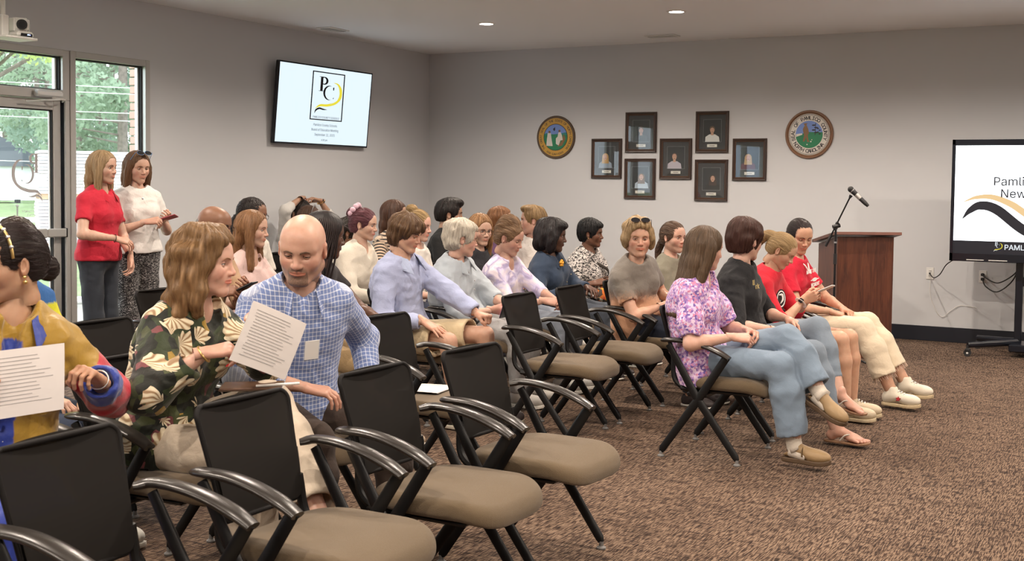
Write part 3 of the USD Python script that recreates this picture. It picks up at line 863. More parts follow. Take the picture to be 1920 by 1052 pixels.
def make_chair(label, loc, rz):
    t = thing('chair', label, 'chair', loc, rz)
    obj('seat', seat_mesh(), 'seat_fabric', t, smooth=True)
    obj('seat_pan', join(box2((-0.16, -0.22, 0.375), (0.25, 0.22, 0.397), 0.01), box2((-0.10, -0.255, 0.352), (0.02, 0.255, 0.378), 0.008)), 'chair_black', t)
    po = back_outline()
    obj('back_panel', sheet(po.buffer(-0.004), -0.004, 0.004), 'back_mesh', t, smooth=True)
    ring = np.array(po.buffer(-0.006).exterior.coords)
    ring = ring[np.linspace(0, len(ring) - 1, 90).astype(int)]
    path = on_back(ring[:, 0], ring[:, 1])
    obj('back_frame', sweep(path, 0.0085, 8), 'back_rim', t, smooth=True)
    low = po.intersection(Polygon([(-1, -1), (1, -1), (1, 0.20), (-1, 0.20)])).buffer(-0.01)
    obj('lumbar_panel', sheet(low, 0.006, 0.013), 'back_mesh', t, smooth=True)
    for s in (-1, 1):
        obj('back_support', sweep(bez([(-0.10, s * 0.19, 0.365), (-0.19, s * 0.20, 0.43), on_back(s * 0.185, 0.10)], 6), 0.016, 8), 'chair_black', t)
    for s in (-1, 1):
        y = s * 0.268
        up = (0, 1, 0)
        obj('leg', sweep([(0.135, y, 0.59), (-0.03, y, 0.335), (-0.235, s * 0.262, 0.045), (-0.243, s * 0.262, 0.028)], [0.019, 0.021, 0.018, 0.012], 12, flat=(1.15, 0.62), up=up), 'chair_black', t, smooth=40)
        obj('leg', sweep([(-0.205, y, 0.635), (-0.04, y, 0.36), (0.195, s * 0.262, 0.045), (0.203, s * 0.262, 0.028)], [0.017, 0.021, 0.018, 0.012], 12, flat=(1.15, 0.62), up=up), 'chair_black', t, smooth=40)
        arm = bez([(-0.245, y - s * 0.03, 0.652), (-0.20, y, 0.662), (-0.10, y, 0.660), (0.0, y, 0.642), (0.09, y, 0.612), (0.15, y, 0.582)], 6)
        obj('armrest', sweep(arm, np.interp(np.linspace(0, 1, len(arm)), [0, 0.1, 0.8, 1], [0.020, 0.025, 0.027, 0.022]), 14, flat=(1.28, 0.56), up=(0, 0, 1)), 'arm_black', t, smooth=50)
        for fx in (-0.243, 0.203):
            obj('foot_glide', lathe([(0.0, 0.0), (0.019, 0.0), (0.020, 0.006), (0.010, 0.014), (0.009, 0.032), (0, 0.032)], 14).apply_translation((fx, s * 0.262, 0)), 'glide', t)
    return t


ROWX = {1: 5.83, 2: 4.83, 3: 3.83, 4: 2.83, 5: 1.85, 6: 0.85}
RIGHT_Y = [-5.97, -5.255, -4.54, -3.83, -3.11]
CHAIRS = []        # (row, y, label, group)
for k, lab in enumerate(('empty black mesh-back chair nearest the camera, cut by the bottom left corner', 'empty black mesh-back chair in front of the floral-blouse woman in beige trousers',
                         'empty black mesh-back chair directly in front of the bald man in the checked shirt', 'empty black mesh-back chair at the aisle end of the front left row')):
    CHAIRS.append((1, (-10.29, -9.60, -8.90, -8.22)[k], lab, None))
for k, lab in enumerate(('chair under the girl in the purple floral top and jeans', 'chair under the woman in the black shirt', 'chair under the girl in red texting on her phone', 'chair under the girl in red with cream trousers')):
    CHAIRS.append((1, RIGHT_Y[k], lab, None))
for k, lab in enumerate(('empty tan-seated chair behind the purple-top girl, at the aisle end of its row', 'empty tan-seated chair beside the older woman with sunglasses on her head',
                         'chair under the older blonde woman with sunglasses on her head', 'chair under the ponytailed girl in the olive shirt')):
    CHAIRS.append((2, RIGHT_Y[k], lab, None))
for k, lab in enumerate(('chair under the woman in the mustard, red and blue dress', 'chair under the woman in the palm-leaf blouse', 'chair under the bald man in the checked shirt', 'chair with loose white papers on it, beside the man in the checked shirt')):
    CHAIRS.append((2, (-9.92, -9.20, -8.47, -7.60)[k] if k < 3 else -7.42, lab, None))
for k, lab in enumerate(('chair under the teenage boy in the light blue shirt', 'chair under the white-haired woman in pale denim', 'chair under the woman in the tie-dye top', 'chair under the woman in the dark denim jacket', 'chair under the woman in the black and white print top')):
    CHAIRS.append((3, RIGHT_Y[k], lab, None))
for y, lab in ((-9.08, 'chair under the person in the yellow and blue jacket'), (-9.78, 'empty black chair whose back shows left of the palm-leaf blouse, below the standing women'), (-8.38, 'black chair back half hidden behind the auburn-haired woman in the palm-leaf blouse'),
               (-7.05, 'chair under the woman with long black braids')):
    CHAIRS.append((3, y, lab, None))
for y, lab in ((-6.98, 'chair under the bald man in the tan shirt holding a phone'), (-6.36, 'chair under the auburn-haired girl in the pink tee'), (-5.62, 'chair under the woman with purple hair in the cream cardigan'), (-4.62, 'chair under the blonde woman in the white tee behind the boy'), (-3.85, 'chair under the strawberry-blonde woman in glasses'),
               (-2.62, 'chair under the fair-haired boy in the white tee'), (-3.2, 'chair under the auburn-haired person in the back row')):
    CHAIRS.append((4, y, lab, None))
for y, lab in ((-5.33, 'chair under the dark-haired man in glasses near the window wall'), (-4.15, 'chair under the woman with the dark curly bun'), (-3.43, 'chair under the brown-haired girl in the striped top'), (-2.45, 'chair under the dark-haired boy in black')):
    CHAIRS.append((5, y, lab, None))
for y, lab in ((-3.47, 'chair under the woman with the clear headband'),):
    CHAIRS.append((6, y, lab, None))
chair0 = None
JIT = np.random.default_rng(3)
for (row, y, lab, grp) in CHAIRS:
    rz = JIT.normal(0, 1.5)
    loc = (ROWX[row] + JIT.normal(0, 0.008), y, 0)
    if chair0 is None:
        chair0 = make_chair(lab, loc, rz)
        tag(chair0, group='black mesh-back nesting chairs set out in rows')
    else:
        copy_of(chair0, loc, rz, lab)

# ------------------------------------------------------------------ people: heads, hands, bodies, clothes, hair
mat('skin', {'a': ('attribute', {'attribute': 'tint'}), 'g': ('geometry', {}), 'n': ('noise_texture', {'scale': 38.0, 'detail': 4.0}),
             'r': ('rgb_ramp', {'ramp': [(0.25, (0.90, 0.86, 0.84)), (0.75, (1.0, 1.0, 1.0))]}), 'm': ('mix_color', {'blend_type': 'multiply', 'fac': 1.0}),
             'nb': ('noise_texture', {'scale': 420.0, 'detail': 2.0}), 'b': ('bump', {'strength': 0.12, 'distance': 0.001}),
             'p': ('principled_bsdf', {'roughness': 0.46, 'specular_ior_level': 0.42, 'subsurface_weight': 0.12, 'subsurface_scale': 0.006})},
    [('g.position', 'n.vector'), ('n.fac', 'r.fac'), ('a.color', 'm.a'), ('r.color', 'm.b'), ('m.result', 'p.base_color'), ('g.position', 'nb.vector'), ('nb.fac', 'b.height'), ('b.normal', 'p.normal')])
mat('eyeball', {'a': ('attribute', {'attribute': 'tint'}), 'p': ('principled_bsdf', {'roughness': 0.12})}, [('a.color', 'p.base_color')])
mat('hair', {'a': ('attribute', {'attribute': 'tint'}), 'p': ('principled_bsdf', {'roughness': 0.48, 'specular_ior_level': 0.25, 'sheen_weight': 0.02}),
             'g': ('geometry', {}), 'n': ('noise_texture', {'scale': 300.0, 'detail': 2.0}), 'b': ('bump', {'strength': 0.25, 'distance': 0.003})},
    [('a.color', 'p.base_color'), ('g.position', 'n.vector'), ('n.fac', 'b.height'), ('b.normal', 'p.normal')])
cloth('cloth')
cloth('cloth_knit', bump=0.35, bscale=300.0, wr=0.2)
cloth('denim', rough=0.8, bump=0.3, bscale=600.0, sheen=0.1, wr=0.22, wscale=13.0, var=0.22)
cloth('leather', rough=0.45, bump=0.15, sheen=0.0, wr=0.15)
cloth('silk', rough=0.4, bump=0.05, sheen=0.3, wr=0.5, wscale=10.0)
EYE_Y, EYE_X, EYE_Z, EYE_R = 0.0315, 0.0735, 0.003, 0.0130
_heads = {}


def segdist(p, a, b):
    a, b = np.array(a), np.array(b)
    t = np.clip(((p - a) @ (b - a)) / ((b - a) @ (b - a)), 0, 1)
    return np.linalg.norm(p - a - t[:, None] * (b - a), axis=1)


def head_mesh(male, res):
    """The head in its own frame: x to the face, y to its left, z up, origin between the ears."""
    if (male, res) in _heads:
        return _heads[male, res]
    f = Field((-0.135, -0.105, -0.135), (0.135, 0.105, 0.14), res)
    m = 1 if male else 0
    f.ell((-0.012, 0, 0.033), (0.099, 0.077, 0.086))
    f.ell((-0.045, 0, 0.002), (0.058, 0.062, 0.06), k=0.03)
    f.ell((0.026, 0, -0.022), (0.066, 0.062 + 0.002 * m, 0.088), k=0.03)
    f.ell((0.042, 0, 0.05), (0.048, 0.058, 0.044), k=0.03)
    for s in (-1, 1):
        f.cone((-0.002, s * (0.044 + 0.005 * m), -0.052 - 0.004 * m), (0.066, s * (0.013 + 0.005 * m), -0.094 - 0.003 * m), 0.024, 0.018 + 0.002 * m, k=0.022)
        f.ell((0.053, s * 0.040, -0.024), (0.030, 0.024, 0.028), k=0.025)
        f.cone((0.079 + 0.003 * m, s * 0.012, 0.025), (0.066, s * 0.046, 0.026), 0.013 + 0.001 * m, 0.012, k=0.02)
    f.ell((0.074 + 0.003 * m, 0, -0.096), (0.016, 0.019 + 0.004 * m, 0.016), k=0.02)
    f.ell((0.075, 0, -0.055), (0.021, 0.030, 0.026), k=0.02)
    for s in (-1, 1):
        f.ell((0.099, s * EYE_Y, EYE_Z), (0.022, 0.019, 0.0135), op='s', k=0.012)
    f.cone((0.083, 0, 0.016), (0.1055, 0, -0.026), 0.0080, 0.0098 + 0.0012 * m, k=0.013)
    f.ell((0.1065, 0, -0.0285), 0.0104 + 0.0012 * m, k=0.006)
    for s in (-1, 1):
        f.ell((0.097, s * 0.0122, -0.0312), (0.0112, 0.0075 + 0.0012 * m, 0.0076), k=0.006)
    for s in (-1, 1):
        f.ell((0.1055, s * 0.0068, -0.0405), (0.006, 0.004, 0.004), op='s', k=0.003)
    lips = []
    for s in (-1, 1):
        lips += [((0.0875, s * 0.0225, -0.0578), (0.0980, s * 0.005, -0.0545), 0.0030, 0.0044), ((0.0880, s * 0.0205, -0.0590), (0.0970, s * 0.003, -0.0630), 0.0030, 0.0056)]
    for a, b, ra, rb in lips:
        f.cone(a, b, ra, rb, k=0.006)
    for s in (-1, 1):
        f.cone((0.0915, s * 0.0245, -0.0588), (0.1055, 0, -0.0585), 0.0020, 0.0024, op='s', k=0.003)
    f.ell((0.103, 0, -0.0765), (0.009, 0.02, 0.0065), op='s', k=0.010)
    for s in (-1, 1):
        R = (rot(-12, 'y') @ rot(s * 22, 'z')).T
        f.ell((-0.010, s * 0.0785, -0.006), (0.018, 0.0075, 0.031), R=R, k=0.005)
        f.ell((-0.002, s * 0.0870, -0.004), (0.0095, 0.006, 0.018), R=R, op='s', k=0.004)
    f.cone((-0.014, 0, -0.06), (-0.026, 0, -0.115), 0.052 + 0.006 * m, 0.050 + 0.006 * m, k=0.03)
    g = relax(f.net(), 1)
    v = np.asarray(g.vertices)
    lip = np.zeros(len(v))
    for a, b, ra, rb in lips:
        lip = np.maximum(lip, np.clip(1.5 - (segdist(v, a, b) - max(ra, rb)) / 0.0016, 0, 1))
    lip *= (v[:, 0] > 0.08)
    cheek = np.exp(-((v[:, 1].__abs__() - 0.045) ** 2 + (v[:, 2] + 0.028) ** 2) / 0.0005) * (v[:, 0] > 0.02) + 0.8 * np.exp(-((v[:, 0] - 0.113) ** 2 + v[:, 1] ** 2 + (v[:, 2] + 0.03) ** 2) / 0.0003)
    ear = (np.abs(v[:, 1]) > 0.073) * (v[:, 2] < 0.03) * (v[:, 0] < 0.02)
    beard = (np.clip((-0.030 - v[:, 2]) / 0.012, 0, 1) * (v[:, 0] > -0.005) * np.clip((0.02 + v[:, 0]) / 0.03, 0, 1)) * (1 - lip)
    beard *= 1 - np.exp(-((np.abs(v[:, 1]) - 0.040) ** 2 + (v[:, 2] + 0.035) ** 2) / 0.00025)
    beard *= np.where(np.abs(v[:, 1]) < 0.033, 1.0, 0.45)
    _heads[male, res] = (g, lip, cheek + 0.5 * ear, beard)
    return _heads[male, res]


def lid(cy, upper, edge):
    """Part of a sphere round the eye, down (or up) to the lid edge given in degrees at its middle."""
    az = np.radians(np.linspace(-78, 78, 15))
    e0 = np.radians(edge) * np.cos(az * 0.95) + np.radians(2.0 if upper else -2.0) * np.sin(az) * (1 if cy > 0 else -1) * -1
    vs = []
    for k in range(7):
        e = e0 + ((PI / 2 if upper else -PI / 2) - e0) * k / 6.0
        r = EYE_R + 0.0012 - 0.0006 * (k == 0)
        vs.append(np.stack([EYE_X + r * np.cos(e) * np.cos(az), cy + r * np.cos(e) * np.sin(az), EYE_Z + r * np.sin(e)], 1))
    v = np.vstack(vs)
    i, j = np.meshgrid(np.arange(6), np.arange(14), indexing='ij')
    q = np.stack([i * 15 + j, i * 15 + j + 1, (i + 1) * 15 + j + 1, (i + 1) * 15 + j], -1).reshape(-1, 4)
    if not upper:
        q = q[:, ::-1]
    return trimesh.Trimesh(v, np.vstack([q[:, [0, 1, 2]], q[:, [0, 2, 3]]]), process=False), vs[0]


def eye_mesh(cy, gaze, iris):
    angs = np.radians([0.001, 9, 9.2, 24, 26, 40, 60, 90, 130, 179.9])
    col = [(0.01, 0.01, 0.01)] * 2 + [iris] * 2 + [(0.62, 0.60, 0.58)] * 6
    n = 14
    ph = np.arange(n) * 2 * PI / n
    v = np.array([[math.cos(a), math.sin(a) * math.cos(p), math.sin(a) * math.sin(p)] for a in angs for p in ph]) * EYE_R
    v = v @ (rot(gaze[0], 'z') @ rot(gaze[1], 'y')).T + np.array([EYE_X, cy, EYE_Z])
    i, j = np.meshgrid(np.arange(len(angs) - 1), np.arange(n), indexing='ij')
    q = np.stack([i * n + j, (i + 1) * n + j, (i + 1) * n + (j + 1) % n, i * n + (j + 1) % n], -1).reshape(-1, 4)
    return trimesh.Trimesh(v, np.vstack([q[:, [0, 1, 2]], q[:, [0, 2, 3]]]), process=False), np.repeat(np.array(col), n, 0)


_hands = {}
POSES = {'relax': ((22, 32, 18), 8, (0.72, 0.55, -0.42), 14), 'flat': ((6, 10, 6), 12, (0.66, 0.74, -0.15), 4), 'grip': ((48, 62, 30), 3, (0.70, 0.30, -0.65), 22),
         'fist': ((78, 92, 52), 2, (0.75, 0.15, -0.65), 40), 'clasp': ((38, 52, 28), 5, (0.75, 0.42, -0.5), 20), 'pinch': ((58, 46, 22), 4, (0.80, 0.25, -0.55), 10)}


def hand_mesh(pose, res):
    """A right hand: wrist at the origin, fingers along +x, palm facing -z, thumb on the +y side. Also returns the finger tips."""
    if (pose, res) in _hands:
        return _hands[pose, res]
    (c1, c2, c3), spread, td, tb = POSES[pose]
    f = Field((-0.05, -0.085, -0.13), (0.215, 0.105, 0.05), res)
    mcp = [(0.088, 0.029, 0.0), (0.092, 0.009, 0.002), (0.088, -0.011, 0.0), (0.080, -0.029, -0.003)]
    ln = [(0.040, 0.025, 0.021), (0.045, 0.029, 0.022), (0.041, 0.027, 0.022), (0.032, 0.020, 0.020)]
    f.cone((-0.045, 0, 0), (0.0, 0, 0), 0.0262, 0.0245, k=0.012, fr=((0, 0, 1), (0, 1, 0)), sq=(0.86, 1.08))
    for i, b in enumerate(mcp):
        f.cone((0.006, 0.017 - 0.0115 * i, -0.003), b, 0.0145, 0.0118, k=0.012)
    f.ell((0.055, 0, -0.006), (0.045, 0.035, 0.013), k=0.012)
    f.cone((0.012, 0.018, -0.010), (0.048, 0.034, -0.018), 0.015, 0.0145, k=0.012)
    tips = []
    for i, b in enumerate(mcp):
        r0 = (0.0092, 0.0094, 0.0089, 0.0079)[i]
        a = np.array(b)
        yaw = spread * (1.5 - i) / 1.5
        ang = 0.0
        for s in range(3):
            ang += (c1 + (3 * i if pose != 'flat' else 0), c2, c3)[s]
            d = np.array([math.cos(math.radians(ang)) * math.cos(math.radians(yaw)), math.cos(math.radians(min(ang, 60))) * math.sin(math.radians(yaw)), -math.sin(math.radians(ang))])
            e = a + d * ln[i][s]
            f.cone(a, e, r0 * (1.0 - 0.09 * s), r0 * (0.91 - 0.09 * s), k=0.004 if s else 0.007)
            a = e
        tips.append((a, d))
    a = np.array((0.046, 0.033, -0.016))
    d = np.array(td) / np.linalg.norm(td)
    for s, l in enumerate((0.036, 0.029)):
        e = a + d * l
        f.cone(a, e, 0.0115 - 0.001 * s, 0.0103 - 0.0015 * s, k=0.006)
        a = e
        d = rot(-tb, 'z') @ d
    tips.append((a, d))
    g = relax(f.net(), 1)
    _hands[pose, res] = (g, tips)
    return _hands[pose, res]


_feet = {}


def foot_mesh(kind, res):
    """Right foot or shoe, ankle above the origin, toes along +x, sole on z = 0. kind: bare, sneaker, clog, loafer, sole, clog_sole."""
    if (kind, res) in _feet:
        return _feet[kind, res]
    f = Field((-0.10, -0.075, -0.02), (0.225, 0.075, 0.16), res)
    if kind == 'bare':
        f.cone((0.0, 0, 0.088), (-0.005, 0, 0.06), 0.034, 0.036, k=0.01)
        f.ell((-0.035, 0, 0.032), (0.034, 0.030, 0.032), k=0.02)
        f.cone((0.0, 0, 0.062), (0.105, 0.008, 0.030), 0.034, 0.024, k=0.02)
        f.ell((0.11, 0.003, 0.022), (0.055, 0.042, 0.020), k=0.02)
        for i in range(5):
            y = 0.030 - 0.0165 * i
            x = 0.182 - (0, 0.002, 0.012, 0.024, 0.040)[i]
            f.cone((0.115, y * 0.9, 0.018), (x, y * 1.1, 0.012), 0.011, (0.0125, 0.009, 0.0085, 0.008, 0.0078)[i], k=0.004)
    elif kind in ('sneaker', 'loafer', 'clog'):
        h = {'sneaker': 0.012, 'loafer': 0.0, 'clog': 0.006}[kind]
        if kind == 'sneaker':
            f.cone((-0.01, 0, 0.105), (-0.02, 0, 0.055), 0.040, 0.042, k=0.015)
        f.ell((-0.040, 0, 0.045), (0.040, 0.036, 0.046 if kind != 'clog' else 0.03), k=0.02)
        f.cone((0.0, 0, 0.066), (0.115, 0.004, 0.040), 0.038, 0.030, k=0.03)
        f.ell((0.125, 0.004, 0.030 + h), (0.075, 0.044 + (0.004 if kind == 'clog' else 0), 0.034 + h * 0.6), k=0.025)
        f.ell((-0.015, 0, 0.12), (0.034, 0.030, 0.045), op='s', k=0.008)
        if kind == 'clog':
            f.ell((-0.055, 0, 0.085), (0.055, 0.05, 0.055), op='s', k=0.01)
        f.cut((0, 0, 0.004), (0, 0, -1))
    else:
        X, Y, Z = f.ax[0][:, None, None], f.ax[1][None, :, None], f.ax[2][None, None, :]
        th = 0.026 if kind == 'clog_sole' else (0.024 if kind == 'sole' else 0.014)
        w = np.interp(X[:, 0, 0], [-0.08, -0.04, 0.03, 0.12, 0.19], [0.034, 0.037, 0.034, 0.047, 0.036])[:, None, None]
        dp = np.maximum(np.abs(Y - 0.004 * (X > 0)) - w, 0) + np.maximum(np.abs(X - 0.058) - 0.112, 0) - 0.0
        dd = np.sqrt(np.maximum(np.abs(Y - 0.003) - w + 0.03, 0) ** 2 + np.maximum(np.abs(X - 0.0585) - 0.142 + 0.03, 0) ** 2) - 0.03
        lift = 0.012 * np.clip((X - 0.12) / 0.08, 0, 1) ** 2
        f.F = np.maximum(dd, np.abs(Z - lift - th / 2) - th / 2).astype(np.float32) + 0 * dp.astype(np.float32)
    g = relax(f.net(), 2)
    _feet[kind, res] = g
    return g


def unit(v):
    v = np.asarray(v, float)
    return v / (np.linalg.norm(v) + 1e-12)


def ik(S, W, l1, l2, pole):
    d = W - S
    L = np.linalg.norm(d)
    if L > (l1 + l2) * 0.995:
        W = S + d / L * (l1 + l2) * 0.995
        d = W - S
        L = np.linalg.norm(d)
    a = (l1 * l1 - l2 * l2 + L * L) / (2 * L)
    h = math.sqrt(max(l1 * l1 - a * a, 0))
    u = d / L
    p = np.asarray(pole, float)
    p = unit(p - u * (p @ u))
    return S + u * a + p * h, W


def shade(col, n, seed, amt):
    r = np.random.default_rng(seed)
    return np.clip(np.array(col)[None] * (1 + amt * (r.random((n, 1)) - 0.5)), 0, 1)


FEM = [(-0.10, 0.112, 0.180), (0.02, 0.118, 0.183), (0.17, 0.108, 0.160), (0.33, 0.100, 0.142), (0.52, 0.104, 0.143), (0.68, 0.110, 0.156), (0.83, 0.092, 0.158), (0.94, 0.070, 0.118), (1.0, 0.056, 0.075)]
MAL = [(-0.10, 0.110, 0.168), (0.02, 0.116, 0.172), (0.17, 0.116, 0.160), (0.33, 0.114, 0.156), (0.52, 0.120, 0.168), (0.70, 0.124, 0.184), (0.84, 0.102, 0.186), (0.94, 0.076, 0.138), (1.0, 0.060, 0.085)]


class Person:
    """One figure. All points are world coordinates; face, hyaw and twist are headings in degrees, 0 looking along +x."""

    def __init__(s, label, hip, head, face=0.0, twist=0.0, hyaw=0.0, hpitch=0.0, hroll=0.0, male=False, g=1.0, belly=0.0, bust=1.0, skin=(0.62, 0.40, 0.30), res=0.010, hs=1.0,
                 sh=None, slouch=0.03, neck=(-0.03, -0.175), limb=1.0, seed=1, shrug=0.0, leg=1.0):
        s.t = thing('person', label, 'person', (0, 0, 0))
        s.male, s.g, s.res, s.seed, s.skin, s.limb, s.leg = male, g, res, seed, 0.92 * np.array(skin), limb, leg
        s.hip, s.Hc, s.hs = np.array(hip, float), np.array(head, float), hs * (1.03 if male else 0.98)
        fa, tw = math.radians(face), math.radians(face + twist)
        s.Z = np.array([0, 0, 1.0])
        s.Fp, s.Lp = np.array([math.cos(fa), math.sin(fa), 0]), np.array([-math.sin(fa), math.cos(fa), 0])
        s.F, s.L = np.array([math.cos(tw), math.sin(tw), 0]), np.array([-math.sin(tw), math.cos(tw), 0])
        s.Rh = rot(hyaw, 'z') @ rot(hpitch, 'y') @ rot(hroll, 'x')
        s.Fh = np.array([math.cos(math.radians(hyaw)), math.sin(math.radians(hyaw)), 0])
        s.N = s.Hc + s.F * neck[0] + s.Z * neck[1]
        ax = unit(s.N - s.hip)
        s.F = unit(s.F - ax * (s.F @ ax))
        s.L = np.cross(ax, s.F)
        s.A = ax
        mid = (s.hip + s.N) / 2 - s.F * slouch
        c = 2 * mid - (s.hip + s.N) / 2
        s.sp = lambda t: (1 - t) ** 2 * s.hip + 2 * t * (1 - t) * c + t * t * s.N if t >= 0 else s.hip + s.A * t * np.linalg.norm(s.N - s.hip)
        s.secs = [(t, a * g * (1 + (belly * math.exp(-((t - 0.28) / 0.2) ** 2))), b * g * (1 + 0.3 * belly * math.exp(-((t - 0.25) / 0.2) ** 2))) for t, a, b in (MAL if male else FEM)]
        s.bust = 0 if male else bust
        w = sh or (0.178 if male else 0.156)
        s.S = {k: s.N - s.A * (0.074 - shrug) - s.F * 0.012 + s.L * (w * q) for k, q in (('L', 1), ('R', -1))}
        s.arm = {}
        s.parts = {}

    # -- skeleton
    def reach(s, side, wrist, pole=None, hand='relax', fing=None, palm=None, l1=None, l2=None):
        q = 1 if side == 'L' else -1
        l1, l2 = (l1 or (0.305 if s.male else 0.28)) * s.limb, (l2 or (0.265 if s.male else 0.245)) * s.limb
        pole = np.array(pole, float) if pole is not None else -s.Z * 0.9 - s.F * 0.35 + s.L * q * 0.45
        E, W = ik(s.S[side], np.array(wrist, float), l1, l2, pole)
        s.arm[side] = (s.S[side], E, W, hand, unit(fing if fing is not None else W - E), unit(palm if palm is not None else -s.Z))

    def legs(s, kneeL, ankleL, kneeR, ankleR, toeL=None, toeR=None, pitchL=0.0, pitchR=0.0):
        s.leg_j = {}
        for k, kn, an, toe, q, pt in (('L', kneeL, ankleL, toeL, 1, pitchL), ('R', kneeR, ankleR, toeR, -1, pitchR)):
            h = s.hip + s.Lp * q * 0.088 * s.g ** 0.5 + s.Z * 0.0
            s.leg_j[k] = (h, np.array(kn, float), np.array(an, float), unit(toe if toe is not None else s.Fp + s.Lp * q * 0.15), pt)

    def sit(s, spread=0.10, fwd=0.43, shin=0.02, seat=None):
        """Both feet flat on the floor in front of the chair."""
        h = s.hip
        kz = 0.50
        k = lambda q: np.array([h[0], h[1], 0]) + s.Fp * fwd * s.leg + s.Lp * q * spread + s.Z * kz
        a = lambda q: np.array([h[0], h[1], 0]) + s.Fp * (fwd * s.leg + shin) + s.Lp * q * spread * 0.95 + s.Z * 0.085
        s.legs(k(1), a(1), k(-1), a(-1))

    def stand(s, gap=0.085):
        b = np.array([s.hip[0], s.hip[1], 0])
        s.legs(b + s.Lp * gap + s.Z * 0.50 + s.Fp * 0.02, b + s.Lp * gap + s.Z * 0.085 - s.Fp * 0.01, b - s.Lp * gap + s.Z * 0.50 + s.Fp * 0.02, b - s.Lp * gap + s.Z * 0.085 - s.Fp * 0.01)

    def bounds(s, extra=0.16):
        pts = [s.hip, s.N, s.Hc] + [p for a in s.arm.values() for p in a[:3]] + [p for a in s.leg_j.values() for p in a[:3]]
        pts = np.array(pts)
        lo, hi = pts.min(0) - extra - 0.06, pts.max(0) + extra + 0.06
        return lo, hi

    def torso(s, f, grow=0.0, t0=-0.1, t1=1.0, k=0.03):
        sc = [x for x in s.secs if t0 - 1e-6 <= x[0] <= t1 + 1e-6]
        for a, b in zip(sc[:-1], sc[1:]):
            f.sect(s.sp(a[0]), s.sp(b[0]), a[1:], b[1:], s.F, s.L, k=k, grow=grow)
        if s.bust > 0:
            for q in (-1, 1):
                f.ell(s.sp(0.635) + s.F * 0.070 * s.g + s.L * q * 0.070 * s.g, np.array([0.058, 0.066, 0.066]) * s.bust * s.g ** 0.5 + grow, R=np.stack([s.F, s.L, s.A]), k=0.035)
        for k_ in 'LR':
            S = s.S[k_]
            f.cone(s.sp(0.97), S + (s.N - S) * 0.12, 0.050 + grow, 0.048 + grow, k=0.035)

    def arm_r(s):
        m = (1.0 if s.male else 0.90) * s.g ** 0.6
        return 0.054 * m, 0.042 * m, 0.041 * m, 0.0265 * (1.05 if s.male else 0.95)

    def leg_r(s):
        m = (1.0 if s.male else 1.0) * s.g ** 0.7
        return 0.086 * m, 0.060 * m, 0.056 * m, 0.038

    # -- body
    def body(s, lip=(1.0, 0.74, 0.70), beard=None, brow=(0.10, 0.06, 0.04), iris=(0.16, 0.10, 0.05), lids=(21, -14), gaze=(0, 0), eyes=True, hres=None, jaw=1.0, face_w=1.0, nails=None, legs=True, blush=1.0):
        lo, hi = s.bounds(0.10)
        f = Field(lo, hi, s.res)
        s.torso(f, grow=-0.024, t1=0.94)
        f.cone(s.sp(0.97), s.sp(1.0), 0.055, 0.052, k=0.03)
        nr = (0.060 if s.male else 0.050) * s.g ** 0.3
        f.cone(s.N - s.A * 0.03, s.Hc + s.Rh @ np.array([-0.018, 0, -0.065]) * s.hs, nr * 1.06, nr * 0.97, k=0.03)
        a0, a1, a2, a3 = s.arm_r()
        for S, E, W, *_ in s.arm.values():
            f.cone(S, E, a0, a1, k=0.025)
            f.cone(E, E + (W - E) * 0.3, a1, a2, k=0.015)
            f.cone(E + (W - E) * 0.3, W - unit(W - E) * 0.025, a2, a3 * 0.90, k=0.015)
        if legs:
            l0, l1, l2, l3 = s.leg_r()
            for h, kn, an, toe, pt in s.leg_j.values():
                f.cone(h, kn, l0 - 0.012, l1 - 0.006, k=0.03)
                c = kn + (an - kn) * 0.32 - unit(np.cross(an - kn, np.cross(toe, an - kn))) * -0.012
                f.cone(kn, c, l1 - 0.004, l2, k=0.02)
                f.cone(c, an, l2, l3, k=0.02)
        m = f.net()
        hres = hres or (0.0026 if s.res <= 0.0085 else 0.0034)
        hm, lipm, cheek, brd = head_mesh(s.male, hres)
        hv = np.array(hm.vertices)
        hv[:, 1] *= face_w
        low = np.clip((-0.03 - hv[:, 2]) / 0.05, 0, 1)
        hv[:, 1] *= 1 + (jaw - 1) * low
        s.hv = hv
        one = np.ones((len(hv), 3))
        tint = one * (1 - lipm[:, None]) + np.array(lip)[None] * lipm[:, None]
        tint *= 1 - np.clip(blush * 0.12 * cheek[:, None], 0, 0.5) * np.array([[0.12, 1.0, 0.9]])
        if beard is not None:
            amt = brd * beard[3] * (0.8 + 0.4 * np.random.default_rng(5).random(len(brd)))
            tint = tint * (1 - amt[:, None]) + np.array(beard[:3])[None] / s.skin[None] * amt[:, None]
        meshes, tints = [m, place(trimesh.Trimesh(hv * s.hs, hm.faces, process=False), s.Hc, *s.Rh.T)], [np.ones((len(m.vertices), 3)), tint]
        edges = []
        if eyes:
            for q in (-1, 1):
                for up, e in ((True, lids[0]), (False, lids[1])):
                    lm, ed = lid(q * EYE_Y * face_w, up, e)
                    meshes.append(place(trimesh.Trimesh(lm.vertices * s.hs, lm.faces, process=False), s.Hc, *s.Rh.T))
                    tints.append(np.full((len(lm.vertices), 3), 0.93) * [1, 0.93, 0.93])
                    if up:
                        edges.append(ed)
        s.tips = {}
        hr = 0.0032 if s.res <= 0.0085 else 0.0046
